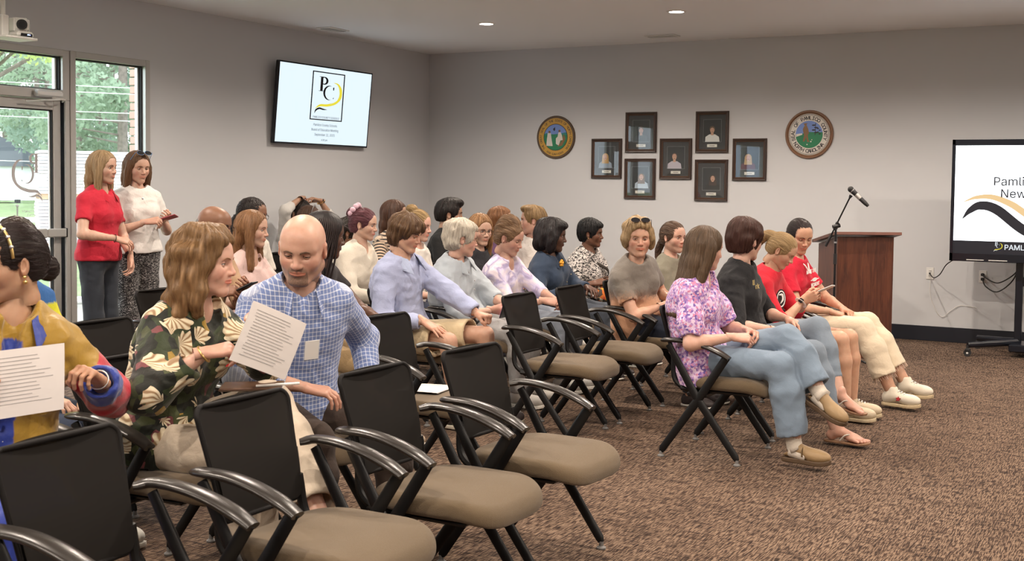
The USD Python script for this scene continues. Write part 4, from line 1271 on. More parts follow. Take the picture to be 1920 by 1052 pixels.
        for side, (S, E, W, pose, fd, pn) in s.arm.items():
            hm2, tips = hand_mesh(pose, hr)
            sc = (1.0 if s.male else 0.92) * s.limb ** 0.5
            ez = -unit(pn - fd * (pn @ fd))
            ey = np.cross(ez, fd)
            vv = np.asarray(hm2.vertices) * sc
            meshes.append(place(trimesh.Trimesh(vv, hm2.faces, process=False), W, fd, ey if side == 'R' else -ey, ez))
            tints.append(np.full((len(vv), 3), 1.0) * [0.98, 0.93, 0.92])
            s.tips[side] = [(W + sc * (p[0] * fd + p[1] * (ey if side == 'R' else -ey) + p[2] * ez), unit(d[0] * fd + d[1] * (ey if side == 'R' else -ey) + d[2] * ez), ez) for p, d in tips]
            s.palm_frame = getattr(s, 'palm_frame', {})
            s.palm_frame[side] = (W, fd, ey if side == 'R' else -ey, ez)
        obj('body', join(*meshes), 'skin', s.t, smooth=True, tint=np.clip(np.vstack(tints) * s.skin[None], 0, 1))
        if eyes:
            for q in (-1, 1):
                em, ec = eye_mesh(q * EYE_Y * face_w, gaze, iris)
                obj('eye', place(trimesh.Trimesh(em.vertices * s.hs, em.faces, process=False), s.Hc, *s.Rh.T), 'eyeball', s.t, smooth=True, tint=ec)
            for ed in edges:
                obj('eyelash', s.put(sweep(ed * 1.0 + np.array([0.0006, 0, 0]), 0.0011, 5)), 'hair', s.t, smooth=True, tint=np.tile([0.03, 0.02, 0.018], (5 * 15 + 2, 1)))
        if brow is not None:
            for q in (-1, 1):
                pts = [s.on_face(q * y * face_w, z, 0.0012) for y, z in ((0.013, 0.0200), (0.022, 0.0240), (0.034, 0.0258), (0.046, 0.0205))]
                b = bez(pts, 4)
                w = np.interp(np.linspace(0, 1, len(b)), [0, 0.3, 1], [0.0026, 0.0028, 0.0010]) * (1.2 if s.male else 0.85)
                mm = sweep(b - np.array([0.0012, 0, 0]), w, 6, flat=(0.6, 1.0), up=(0, 0, 1))
                obj('eyebrow', s.put(mm), 'hair', s.t, smooth=True, tint=np.tile(brow, (len(mm.vertices), 1)))
        return s

    def put(s, m):
        return place(trimesh.Trimesh(np.asarray(m.vertices) * s.hs, m.faces, process=False), s.Hc, *s.Rh.T)

    def on_face(s, y, z, off=0.0):
        v = s.hv
        k = (np.abs(v[:, 1] - y) < 0.006) & (np.abs(v[:, 2] - z) < 0.006) & (v[:, 0] > 0)
        return np.array([v[k, 0].max() + off, y, z])

    # -- where on the garment is each vertex: part (0 torso, 1 left arm, 2 right arm), place along it, and a flat (u, v) in metres
    def where(s, v):
        n = len(v)
        part, along, u, w = np.zeros(n, int), np.zeros(n), np.zeros(n), np.zeros(n)
        L = np.linalg.norm(s.N - s.hip)
        t = np.clip(((v - s.hip) @ s.A) / L, -0.3, 1.1)
        cen = np.array([s.sp(max(x, 0)) for x in np.linspace(0, 1, 21)])
        c = np.stack([np.interp(np.clip(t, 0, 1), np.linspace(0, 1, 21), cen[:, i]) for i in range(3)], 1)
        d = v - c
        df, dl = d @ s.F, d @ s.L
        rf, rl = np.interp(t, [x[0] for x in s.secs], [x[1] for x in s.secs]), np.interp(t, [x[0] for x in s.secs], [x[2] for x in s.secs])
        best = np.sqrt((df / rf) ** 2 + (dl / rl) ** 2)
        ang = np.arctan2(dl / rl, df / rf)
        along[:] = t
        u[:], w[:] = dl * 1.08, t * L
        a0, a1, a2, a3 = s.arm_r()
        for pi, k in ((1, 'L'), (2, 'R')):
            if k not in s.arm:
                continue
            S, E, W = s.arm[k][:3]
            for base, A, B, r in ((0.0, S, E, a0), (1.0, E, W, a2)):
                ab = B - A
                tt = np.clip((v - A) @ ab / (ab @ ab), 0, 1)
                e = v - A - tt[:, None] * ab
                dist = np.linalg.norm(e, axis=1) / (r * 1.25)
                if base == 0.0:
                    dist = dist + np.clip(0.22 - tt, 0, 1) * 3
                m = dist < best
                best = np.where(m, dist, best)
                part[m] = pi
                along[m] = base + tt[m]
                x = unit(ab)
                p = unit(s.F - x * (s.F @ x))
                q = np.cross(x, p)
                u[m] = (np.arctan2(e @ q, e @ p) * r * 1.2)[m]
                w[m] = (-(base * 0.28 + tt * np.linalg.norm(ab)))[m]
        return part, along, u, w, ang, t

    def wrinkle(s, m, amt, seed, freq=13.0):
        v, n = np.array(m.vertices), normals(m)
        q = v * freq
        a = meshkit.noise(q + meshkit.noise(q * 0.6, seed)[:, None] * 1.6, seed + 1)
        b = meshkit.noise(q * np.array([1.6, 1.6, 2.6]), seed + 2)
        ridge = 1 - np.abs(2 * a - 1)
        m.vertices = v + n * ((ridge - 0.6) * amt + (b - 0.5) * amt * 0.6)[:, None]
        return m

    def shirt(s, color, sleeve=0.55, material='cloth', name='shirt', neck='crew', hem=-0.06, loose=0.010, sl_loose=0.014, flare=0.0, wr=0.006, tintf=None, uv=False, k=0.03, puff=0.0, cuff=0.0, neck_r=1.0, vdepth=0.10, label=None, open_front=False):
        lo, hi = s.bounds(0.16)
        hi[2] = min(hi[2], s.Hc[2] + 0.6)
        lo2 = s.hip - 0.42
        hi2 = np.maximum(s.N, s.hip) + 0.42
        for a in s.arm.values():
            for p in a[:2] + ((a[2],) if sleeve > 1 else ()):
                lo2, hi2 = np.minimum(lo2, p - 0.12), np.maximum(hi2, p + 0.12)
        f = Field(np.maximum(lo, lo2), np.minimum(hi, hi2), s.res)
        s.torso(f, grow=loose, k=k)
        if hem < 0:
            a = s.secs[1]
            f.sect(s.hip + s.A * 0.02, s.hip + s.A * hem, (a[1] + loose, a[2] + loose), (a[1] + loose + flare, a[2] + loose + flare), s.F, s.L, k=0.03)
        a0, a1, a2, a3 = s.arm_r()
        for S, E, W, *_ in s.arm.values():
            b = f.blank()
            u = min(sleeve, 1.0)
            e = S + (E - S) * u
            if sleeve > 1:
                v = sleeve - 1
                en, ax = E + (W - E) * v, unit(W - E)
                rin = (a2 + (a3 - a2) * v) + sl_loose * (0.8 + cuff)
                b.cone(E, en, a2 + sl_loose, rin, k=0.02)
            else:
                en, ax = e, unit(E - S)
                rin = a1 + (a0 - a1) * (1 - u) + sl_loose
                b.cone(S, e, a0 * 0.93 + sl_loose * 0.75, rin, k=0.028)
            b.cut(en, ax, k=0.004, near=en + ax * 0.05, rad=0.135)
            if s.res <= 0.0125:
                b.cone(en - ax * 0.014, en + ax * 0.05, max(rin - 0.017, 0.010), None, k=0.002, op='s')
            if sleeve > 1:
                b.cone(S, e, a0 * 0.93 + sl_loose * 0.75, a1 + sl_loose, k=0.028)
            if puff:
                b.ell(S + (E - S) * 0.55, np.array([0.30 * np.linalg.norm(E - S) + 0.03, a0 + puff, a0 + puff]), R=np.stack([unit(E - S), unit(np.cross(E - S, s.F)), unit(np.cross(E - S, np.cross(E - S, s.F)))]), k=0.03)
                b.cut(en, ax, k=0.004, near=en + ax * 0.05, rad=0.135)
            f.F = smin(f.F, b.F, 0.03)
        f.cut(s.hip + s.A * hem, -s.A, k=0.004, near=s.hip + s.A * hem, rad=0.42)
        c = s.N + s.A * 0.055 + s.F * 0.030
        R = np.stack([s.F, s.L, s.A])
        if neck in ('crew', 'v', 'scoop', 'collar'):
            rr = np.array([0.072, 0.074, 0.062]) * neck_r * (1.08 if s.male else 1.0)
            f.ell(c, rr, R=R, k=0.004, op='s')
            if neck == 'v':
                f.cone(s.N + s.F * 0.07 + s.A * 0.02, s.sp(1.0 - vdepth * 1.9) + s.F * 0.20, 0.042, 0.012, k=0.008, op='s')
            if neck == 'scoop':
                f.ell(s.N + s.F * 0.085 - s.A * 0.02, (0.07, 0.078, 0.055), R=R, k=0.01, op='s')
            if neck == 'collar':
                f.cone(s.N + s.F * 0.085 + s.A * 0.02, s.N + s.F * 0.12 - s.A * vdepth, 0.034, 0.010, k=0.006, op='s')
        if open_front:
            f.cone(s.N + s.F * 0.14, s.hip + s.F * 0.22, 0.055, 0.10, k=0.01, op='s')
        m = relax(f.net(), 2)
        m = s.wrinkle(m, wr, s.seed + 11)
        v = np.asarray(m.vertices)
        part, along, u, w, ang, t = s.where(v)
        if tintf is not None:
            tint = tintf(dict(part=part, along=along, ang=ang, t=t, v=v, u=u, w=w))
        else:
            tint = np.tile(np.array(color if color is not None else (1, 1, 1), float), (len(v), 1))
        s.top = obj(name, m, material, s.t, smooth=True, tint=tint, uv=np.stack([u, w], 1) if uv else None, label=label)
        return s

    def trousers(s, color, end=0.97, material='cloth', name='trousers', loose=0.014, flare=0.0, wr=0.007, kk=0.02, thigh_end=None, label=None, skirt=None, tintf=None):
        lo, hi = s.hip - 0.3, s.hip + 0.3
        for a in s.leg_j.values():
            for p in a[:3]:
                lo, hi = np.minimum(lo, p - 0.16), np.maximum(hi, p + 0.16)
        hi[2] = max(s.hip[2] + 0.20, hi[2] - 0.05)
        f = Field(lo, hi, s.res)
        l0, l1, l2, l3 = s.leg_r()
        a = s.secs[1]
        f.sect(s.hip + s.A * 0.07, s.hip - s.A * 0.015, (a[1] - 0.016, a[2] - 0.018), (a[1] - 0.004, a[2]), s.Fp, s.Lp, k=0.02)
        f.ell(s.hip - s.Z * 0.045, (0.075, 0.075, 0.075), k=0.03)
        for h, kn, an, toe, pt in s.leg_j.values():
            if thigh_end is not None:
                e = h + (kn - h) * thigh_end
                f.cone(h, e, l0 + 0.008, l0 + (l1 - l0) * thigh_end + loose + 0.006, k=0.03)
                ax = unit(kn - h)
                f.cut(e, ax, k=0.004, near=e + ax * 0.06, rad=0.17)
                if s.res <= 0.0125:
                    f.cone(e - ax * 0.02, e + ax * 0.05, l0 + (l1 - l0) * thigh_end + loose + 0.006 - 0.017, None, k=0.002, op='s')
            else:
                b = f.blank()
                b.cone(h, kn, l0 + 0.006, l1 + loose * 0.7, k=0.035)
                e = kn + (an - kn) * end
                c = kn + (an - kn) * 0.32 - unit(np.cross(an - kn, np.cross(toe, an - kn))) * -0.012
                b.cone(kn, c, l1 + loose * 0.7, l2 + loose + flare * 0.35, k=0.03)
                b.cone(c, e, l2 + loose + flare * 0.35, l2 + (l3 - l2) * end + loose + flare, k=0.03)
                ax = unit(an - kn)
                b.cut(e, ax, k=0.004, near=e + ax * 0.07, rad=0.14)
                if s.res <= 0.0125:
                    b.cone(e - ax * 0.03, e + ax * 0.05, l2 + (l3 - l2) * end + loose + flare - 0.017, None, k=0.002, op='s')
                f.F = smin(f.F, b.F, kk if h[2] < 0.7 else 0.03)
        if skirt is not None:
            hs_ = [s.leg_j[k] for k in 'LR']
            km = (hs_[0][1] + hs_[1][1]) / 2
            d = unit(km - s.hip)
            up = unit(np.cross(d, s.Lp))
            f.sect(s.hip, km, (a[1] * 0.8, a[2] + 0.01), (0.075, 0.165 + skirt), up, s.Lp, k=0.04)
            am = (hs_[0][2] + hs_[1][2]) / 2
            e = km + (am - km) * end
            f.sect(km, e, (0.085, 0.165 + skirt), (0.10, 0.17 + skirt * 1.4), s.Fp, s.Lp, k=0.04)
            f.cut(e, unit(am - km), k=0.004, near=e, rad=0.34)
        m = relax(f.net(), 2)
        m = s.wrinkle(m, wr, s.seed + 31, 11.0)
        tint = tintf(np.asarray(m.vertices)) if tintf else np.tile(np.array(color, float), (len(m.vertices), 1))
        s.bottom = obj(name, m, material, s.t, smooth=True, tint=tint, label=label)
        return s

    def shoes(s, kind='sneaker', color=(0.7, 0.68, 0.62), sole=(0.75, 0.72, 0.66), which='LR', res=None, sock=None):
        res = res or (0.004 if s.res <= 0.011 else 0.006)
        for k in which:
            h, kn, an, toe, pt = s.leg_j[k]
            R = rot(0, 'x')
            d = unit(np.array([toe[0], toe[1], 0]))
            l = np.array([-d[1], d[0], 0])
            P = np.stack([d, l, s.Z], 1) @ rot(pt, 'y')
            o = an - P @ np.array([-0.008, 0, 0.085])
            sc = 1.08 if s.male else 0.97
            mir = lambda m: place(trimesh.Trimesh(np.asarray(m.vertices) * sc, m.faces, process=False), o, P[:, 0], P[:, 1] * (1 if k == 'R' else -1), P[:, 2])
            if kind in ('sandal', 'bare'):
                fm = mir(foot_mesh('bare', res))
                fm.vertices = np.asarray(fm.vertices) + P[:, 2] * 0.012
                b = obj('foot', fm, 'skin', s.t, smooth=True, tint=np.tile(s.skin * [0.98, 0.92, 0.9], (len(fm.vertices), 1)))
                if kind == 'bare':
                    continue
                sm = mir(foot_mesh('thin', res))
                sh = obj('sandal', sm, 'leather', s.t, smooth=True, tint=np.tile(sole, (len(sm.vertices), 1)))
                st = [sweep(bez([(0.125, 0.012, 0.036), (0.10, 0.0, 0.058), (0.06, -0.034, 0.056), (0.03, -0.040, 0.02)], 5), 0.0045, 6), sweep(bez([(0.125, 0.012, 0.036), (0.10, 0.012, 0.058), (0.06, 0.034, 0.060), (0.03, 0.040, 0.02)], 5), 0.0045, 6),
                      cyl((0.125, 0.012, 0.036), (0.132, 0.012, 0.014), 0.004, 6)]
                mm = mir(join(*st))
                obj('strap', mm, 'leather', sh, smooth=True, tint=np.tile(color, (len(mm.vertices), 1)))
                continue
            um = mir(foot_mesh(kind, res))
            if kind != 'loafer':
                um.vertices = np.asarray(um.vertices) + P[:, 2] * 0.012
            sh = obj('shoe', um, 'leather', s.t, smooth=True, tint=np.tile(color, (len(um.vertices), 1)))
            sm = mir(foot_mesh({'clog': 'clog_sole', 'sneaker': 'sole', 'loafer': 'thin'}[kind], res))
            obj('sole', sm, 'leather', sh, smooth=True, tint=np.tile(sole, (len(sm.vertices), 1)))
            s.parts['shoe' + k] = (sh, mir)
            if kind == 'sneaker':
                lc = join(*[sweep([(x, -0.020, z + 0.010), (x, 0, z + 0.020), (x, 0.020, z + 0.010)], 0.0038, 5) for x, z in ((0.045, 0.098), (0.065, 0.090), (0.085, 0.083), (0.105, 0.077))])
                mm = mir(lc)
                obj('laces', mm, 'cloth', sh, smooth=True, tint=np.tile([0.75, 0.73, 0.7], (len(mm.vertices), 1)))
            if sock is not None:
                ax = unit(an - kn)
                sm = sweep([an - ax * 0.13, an - ax * 0.06, an, an + ax * 0.02 + d * 0.01], [0.047, 0.043, 0.043, 0.044], 18)
                sm2 = join(sm, sweep([an + P @ np.array([-0.02, 0, -0.02]), an + P @ np.array([0.07, 0, -0.045])], [0.040, 0.032], 14))
                obj('sock', sm2, 'cloth_knit', s.t, smooth=True, tint=np.tile(sock, (len(sm2.vertices), 1)))
        return s

    # -- hair
    def hair(s, color, prims=(), cap=0.014, hl=(0.118, 0.0, -0.056), hr=(0.097, 0.091, 0.146), ears=True, nape=-0.085, flow='down', ridge=0.006, freq=15.0, vary=0.7, res=None, cap_on=True, color2=None, cut=(), lumpy=0.0, name='hair', label=None, fine=True):
        """prims: ('e', centre, radii, k), ('c', a, b, ra, rb, k), ('s', a, b, sa, sb, k) or ('chain', points, radii, k) in the head frame, z along gravity when the head is level."""
        res = res or (0.0042 if s.res <= 0.0085 else 0.0058)
        pts = [(-0.14, -0.12, -0.12), (0.13, 0.12, 0.16)]
        for p in prims:
            if p[0] == 'e':
                c, r = np.array(p[1]), np.max(p[2])
                pts += [c - r - 0.02, c + r + 0.02]
            elif p[0] == 'chain':
                for q in p[1]:
                    pts += [np.array(q) - np.max(p[2]) * 1.0 - 0.03, np.array(q) + np.max(p[2]) + 0.03]
            else:
                for q in p[1:3]:
                    r = np.max(p[3:5])
                    pts += [np.array(q) - r - 0.02, np.array(q) + r + 0.02]
        pts = np.array([np.array(x, float) for x in pts])
        f = Field(pts.min(0), pts.max(0), res)
        if cap_on:
            f.ell((-0.012, 0, 0.033), (0.099 + cap, 0.077 + cap, 0.086 + cap))
            f.ell((-0.045, 0, -0.002), (0.058 + cap, 0.062 + cap, 0.066 + cap), k=0.03)
            f.cone((-0.045, 0, -0.03), (-0.040, 0, nape), 0.048 + cap * 0.5, 0.046 + cap * 0.3, k=0.03)
            f.ell(hl, hr, op='s', k=0.010)
            if ears:
                for q in (-1, 1):
                    f.ell((-0.006, q * 0.092, -0.020), (0.026, 0.030, 0.040), op='s', k=0.006)
            f.cut((0, 0, nape), (0, 0, -1), k=0.01)
        for p in prims:
            if p[0] == 'e':
                f.ell(p[1], p[2], k=p[3])
            elif p[0] == 'c':
                f.cone(p[1], p[2], p[3], p[4], k=p[5])
            elif p[0] == 's':
                d = unit(np.array(p[2]) - np.array(p[1]))
                ff = unit(np.array([1.0, 0, 0]) - d * d[0])
                f.sect(p[1], p[2], p[3], p[4], ff, np.cross(d, ff), k=p[5])
            elif p[0] == 'chain':
                q = bez(p[1], 4)
                r = np.interp(np.linspace(0, 1, len(q)), np.linspace(0, 1, len(p[2])), p[2])
                for i in range(len(q) - 1):
                    f.cone(q[i], q[i + 1], r[i], r[i + 1], k=p[3])
        for c in cut:
            f.ell(c[0], c[1], op='s', k=0.008)
        m = relax(f.net(), 1)
        v, n = np.array(m.vertices), normals(m)
        if flow == 'down':
            ph = np.arctan2(v[:, 1], v[:, 0] + 0.012)
            st = np.stack([np.cos(ph) * freq, np.sin(ph) * freq, v[:, 2] * 9 + 3 * np.hypot(v[:, 0], v[:, 1])], 1)
        elif flow == 'back':
            ph = np.arctan2(v[:, 1], v[:, 2] + 0.02)
            st = np.stack([np.cos(ph) * freq, np.sin(ph) * freq, v[:, 0] * 8], 1)
        else:
            st = v * freq * 9
        a = meshkit.noise(st * 1.0, s.seed)
        b = meshkit.noise(st * 2.7 + 7, s.seed + 3)
        c = meshkit.noise(v * 22, s.seed + 5)
        m.vertices = v + n * (ridge * (1.2 * (a - 0.5) + 0.9 * (b - 0.5)) + lumpy * (c - 0.5))[:, None]
        e = np.clip(0.5 + 1.3 * (0.55 * a + 0.45 * b - 0.5), 0, 1)[:, None]
        c0 = np.array(color, float)
        c1 = np.array(color2, float) if color2 is not None else c0 * (1 + vary)
        tint = 0.66 * np.clip(c0 * (1 - vary * 0.55) * (1 - e) + c1 * e, 0, 1)
        h = obj(name, s.put(m), 'hair', s.t, smooth=True, tint=tint, label=label)
        if fine:
            s.strands(m, tint, flow, h)
        return h

    def strands(s, m, tint, flow, parent, n=None, length=0.055):
        """Single hairs lying on the hair mass, so that its surface and outline read as hair."""
        n = n or (2600 if s.res <= 0.0085 else 1000 if s.res <= 0.011 else 450)
        r = np.random.default_rng(s.seed + 77)
        v, nn = np.asarray(m.vertices), normals(m)
        k = r.integers(0, len(v), n)
        p, q = v[k] + nn[k] * 0.0012, nn[k]
        g = s.Rh.T @ np.array([0, 0, -1.0]) if flow == 'down' else np.array([-1.0, 0, -0.25])
        g = np.tile(g, (n, 1))
        if flow == 'down':
            g = g + np.stack([p[:, 0] * 3, p[:, 1] * 4, 0 * p[:, 0]], 1) * (p[:, 2:3] > 0.03)
        if flow == 'curl':
            g = r.normal(size=(n, 3))
        from scipy.spatial import cKDTree
        tr = cKDTree(v)
        out = [p]
        for _ in range(5):
            d = g - q * (g * q).sum(1)[:, None] + r.normal(0, 0.10, (n, 3))
            d /= np.linalg.norm(d, axis=1, keepdims=True) + 1e-9
            p = p + d * length / 5
            dist, i = tr.query(p)
            q = nn[i]
            h = ((p - v[i]) * q).sum(1)[:, None]
            p = p + q * (0.0016 - h) * (np.abs(h) < 0.02)
            out.append(p)
        P = np.stack(out, 1) * s.hs
        P = P @ s.Rh.T + s.Hc
        c = UsdGeom.BasisCurves.Define(stage, numbered(str(parent.GetPath()) + '/strands'))
        c.CreateTypeAttr('linear')
        c.CreatePointsAttr(Vt.Vec3fArray.FromNumpy(P.reshape(-1, 3).astype(np.float32)))
        c.CreateCurveVertexCountsAttr(Vt.IntArray.FromNumpy(np.full(n, 6, np.int32)))
        wid = 0.0007 if s.res <= 0.0085 else 0.0012
        c.CreateWidthsAttr(Vt.FloatArray.FromNumpy(np.tile(np.array([1, 1, 1, 1, 0.8, 0.4], np.float32) * wid, n)))
        c.SetWidthsInterpolation('vertex')
        key = tuple(np.round(np.median(tint, 0) * 1.25, 2))
        nm = 'strand_' + '_'.join(str(int(x * 100)) for x in key)
        if nm not in M:
            plain(nm, tuple(float(x) for x in key), rough=0.4, spec=0.4)
        UsdShade.MaterialBindingAPI.Apply(c.GetPrim()).Bind(M[nm])
        c.GetPrim().SetCustomDataByKey('kind', 'stuff')

    # -- things worn
    def glasses(s, color=(0.05, 0.04, 0.04), up=False, lens=None, w=1.0, name='glasses', label=None):
        parts, ln = [], []
        for q in (-1, 1):
            a = np.linspace(0, 2 * PI, 25)
            cx = np.array([0.1005, q * 0.0325, -0.001])
            ring = np.stack([cx[0] - 0.10 * np.abs(np.cos(a) * 0.02) , cx[1] + np.cos(a) * 0.0245 * w, cx[2] + np.sin(a) * 0.0185 * w], 1)
            parts.append(sweep(ring, 0.0013, 6))
            parts.append(sweep([(0.098, q * 0.057 * w, 0.004), (0.092, q * 0.073, 0.006), (0.0, q * 0.083, 0.004), (-0.02, q * 0.083, -0.010)], 0.0015, 6))
            if lens:
                ln.append(place(trimesh.creation.cylinder(1.0, 1.0, sections=24), cx, (0, 0.0238 * w, 0), (0, 0, 0.0178 * w), (0.0012, 0, 0)))
        parts.append(sweep([(0.1015, -0.009, 0.004), (0.1045, 0, 0.006), (0.1015, 0.009, 0.004)], 0.0013, 6))
        m = join(*parts)
        if up:
            R = rot(-52, 'y')
            tr = lambda mm: trimesh.Trimesh(np.asarray(mm.vertices) @ R.T + np.array([0.022, 0, 0.050]), mm.faces, process=False)
        else:
            tr = lambda mm: mm
        p = obj(name, s.put(tr(m)), 'leather', s.t, smooth=True, tint=np.tile(color, (len(m.vertices), 1)), label=label)
        if lens:
            l = join(*ln)
            obj('lens', s.put(tr(l)), lens, p, smooth=False)
        return s

    def bracelet(s, side, r=0.03, w=0.006, color=(0.7, 0.55, 0.25), material='brass', name='bracelet', back=0.01, label=None, face=None):
        S, E, W = s.arm[side][:3]
        fd = s.arm[side][4]
        ax = unit(W - E)
        c = W - ax * back
        p = unit(np.cross(ax, s.Z))
        q = np.cross(ax, p)
        a = np.linspace(0, 2 * PI, 25)
        ring = c + r * (np.cos(a)[:, None] * p + np.sin(a)[:, None] * q)
        m = sweep(ring, w, 8, flat=(0.9, 0.16), up=ax) if name == 'watch' else sweep(ring, w * 0.5, 6)
        b = obj(name, m, material, s.t, smooth=True, tint=np.tile(color, (len(m.vertices), 1)), label=label)
        if face is not None:
            n = unit(np.array(face, float) - ax * (np.array(face) @ ax))
            obj('watch_face', place(box(0.032, 0.030, 0.008, bevel=0.004), c + n * (r + 0.003), ax, np.cross(n, ax), n), 'black_gloss', b)
        return s

    def earring(s, side='R', kind='stud'):
        q = 1 if side == 'L' else -1
        o = np.array([0.0, q * 0.087, -0.037])
        m = trimesh.creation.icosphere(2, 0.0045 if kind == 'stud' else 0.006).apply_translation(o)
        if kind == 'drop':
            m = join(m, trimesh.creation.icosphere(2, 0.0075).apply_translation(o + (0, 0, -0.016)))
        obj('earring', s.put(m), 'brass', s.t, smooth=True)
        return s

    def front(s, t, lat, off=0.012):
        """A point on the front of the torso at height t along the spine and lat metres to the wearer's left, and the outward direction there."""
        rf, rl = np.interp(t, [x[0] for x in s.secs], [x[1] for x in s.secs]), np.interp(t, [x[0] for x in s.secs], [x[2] for x in s.secs])
        b = 0.052 * s.bust * math.exp(-((t - 0.635) / 0.16) ** 2) if s.bust else 0
        y = np.clip(lat / rl, -0.95, 0.95)
        n = unit(s.F * math.sqrt(1 - y * y) / rf + s.L * y / rl)
        return s.sp(t) + s.F * (rf * math.sqrt(1 - y * y) + b + off) + s.L * lat, n

    def collar(s, color, material='cloth', height=0.034, name='collar', uvm=False, sc=1.0):
        """Stand-and-fall shirt collar with two points."""
        a = np.radians(np.linspace(38, 322, 25))
        rx, ry = 0.074 * sc * (1.05 if s.male else 0.95), 0.076 * sc * (1.05 if s.male else 0.95)
        c = s.N + s.A * 0.012 + s.F * 0.012
        base = np.stack([rx * np.cos(a), ry * np.sin(a)], 1)
        rows = []
        for h, gw in ((-0.022, 1.22), (height * 0.4, 1.05), (height, 0.96), (height * 1.02, 1.0), (height * 0.3, 1.14), (-0.030, 1.38)):
            dip = 0.045 * np.maximum(np.cos(a), 0) ** 1.5
            rows.append(c + s.F * (base[:, 0] * gw + 0.018 * np.maximum(np.cos(a), 0))[:, None] + s.L * (base[:, 1] * gw)[:, None] + s.A * (h - dip * (1.0 if h > -0.02 else 1.2))[:, None])
        v = np.vstack(rows)
        n, k = len(a), len(rows)
        i, j = np.meshgrid(np.arange(k - 1), np.arange(n - 1), indexing='ij')
        q = np.stack([i * n + j, i * n + j + 1, (i + 1) * n + j + 1, (i + 1) * n + j], -1).reshape(-1, 4)
        m = trimesh.Trimesh(v, np.vstack([q[:, [0, 1, 2]], q[:, [0, 2, 3]]]), process=False)
        parts = [m]
        for sg in (-1, 1):
            e = c + s.F * (rx * math.cos(math.radians(38)) * 1.38 + 0.012) + s.L * sg * ry * math.sin(math.radians(38)) * 1.38 - s.A * 0.055
            e0 = c + s.F * (rx * math.cos(math.radians(38)) * 1.02 + 0.014) + s.L * sg * ry * math.sin(math.radians(38)) * 0.98 + s.A * (height - 0.035)
            tip = e - s.A * 0.038 + s.F * 0.022 - s.L * sg * 0.002
            bk = c + s.L * sg * ry * 1.36 + s.F * 0.02 - s.A * 0.032
            tri = np.array([e0, e0 + s.F * 0.006, tip, tip + s.F * 0.005, bk, bk + s.L * sg * 0.005 + s.F * 0.003, (e0 + bk) / 2 + s.A * 0.016, (e + tip) / 2 + s.F * 0.006])
            parts.append(trimesh.convex.convex_hull(tri))
        mm = join(*parts)
        uvs = None
        if uvm:
            d = np.asarray(mm.vertices) - c
            uvs = np.stack([np.arctan2(d @ s.L, d @ s.F) * 0.09, d @ s.A], 1)
        obj(name, mm, material, s.t, smooth=True, tint=np.tile(color, (len(mm.vertices), 1)), uv=uvs)
        return s

    def buttons(s, ts, color=(0.7, 0.7, 0.72), lat=0.0, off=0.016, strip=None, material='cloth'):
        if strip is not None:
            row = [s.front(t, lat, off - 0.004) for t in np.linspace(ts[0], ts[-1], 9)]
            m = sweep([r[0] for r in row], 0.014, 8, flat=(1.0, 0.22), up=s.F)
            obj('placket', m, material, s.t, smooth=True, tint=np.tile(strip, (len(m.vertices), 1)))
        for t in ts:
            p, n = s.front(t, lat, off)
            mm = trimesh.creation.icosphere(1, 0.0055).apply_translation(p)
            obj('button', mm, 'leather', s.t, smooth=True, tint=np.tile(color, (len(mm.vertices), 1)))
        return s

# ------------------------------------------------------------------ the people in the room
FAIR, PINK, TAN, OLIVE = (0.60, 0.385, 0.29), (0.64, 0.39, 0.30), (0.52, 0.31, 0.20), (0.46, 0.28, 0.19)
BROWN, DARK, MID = (0.17, 0.082, 0.050), (0.115, 0.058, 0.038), (0.235, 0.115, 0.068)
COARSE, MEDIUM, FINE = 0.0125, 0.0105, 0.0082
LIPD = (0.75, 0.50, 0.48)


def W(p, f, l, z):
    return np.array([p.hip[0], p.hip[1], 0]) + p.Fp * f + p.Lp * l + np.array([0, 0, z])


def back_fall(length, width=0.085, depth=0.045, x0=-0.065, x1=-0.085, taper=0.9):
    """Straight hair down the back of the head, for Person.hair."""
    return [('s', (x0, 0, 0.01), (x0 - 0.01, 0, -0.10), (depth, width), (depth, width), 0.03), ('s', (x0 - 0.01, 0, -0.08), (x1, 0, -length), (depth, width), (depth * 0.55, width * taper), 0.02)]


def side_locks(length, x=0.012, y=0.074, r0=0.026, r1=0.014, out=0.0, fwd=0.0, sides=(-1, 1)):
    return [('chain', [(x - 0.01, q * (y - 0.01), 0.04), (x, q * y, -0.03), (x + fwd * 0.5, q * (y + out * 0.6), -0.03 - (length - 0.03) * 0.5), (x + fwd, q * (y + out), -length)], [r0, r0, r0 * 0.85, r1], 0.02) for q in sides]


# pattern cloths
def pattern(name, nodes, links, rough=0.8, sheen=0.2, wr=0.35, wscale=16.0):
    n = {'p': ('principled_bsdf', {'roughness': rough, 'sheen_weight': sheen, 'specular_ior_level': 0.25}), 'g': ('geometry', {}), 'wn': ('noise_texture', {'scale': wscale, 'detail': 4.0, 'distortion': 0.6}),
         'wb': ('bump', {'strength': wr, 'distance': 0.02})}
    n.update(nodes)
    mat(name, n, [('g.position', 'wn.vector'), ('wn.fac', 'wb.height'), ('wb.normal', 'p.normal')] + links)


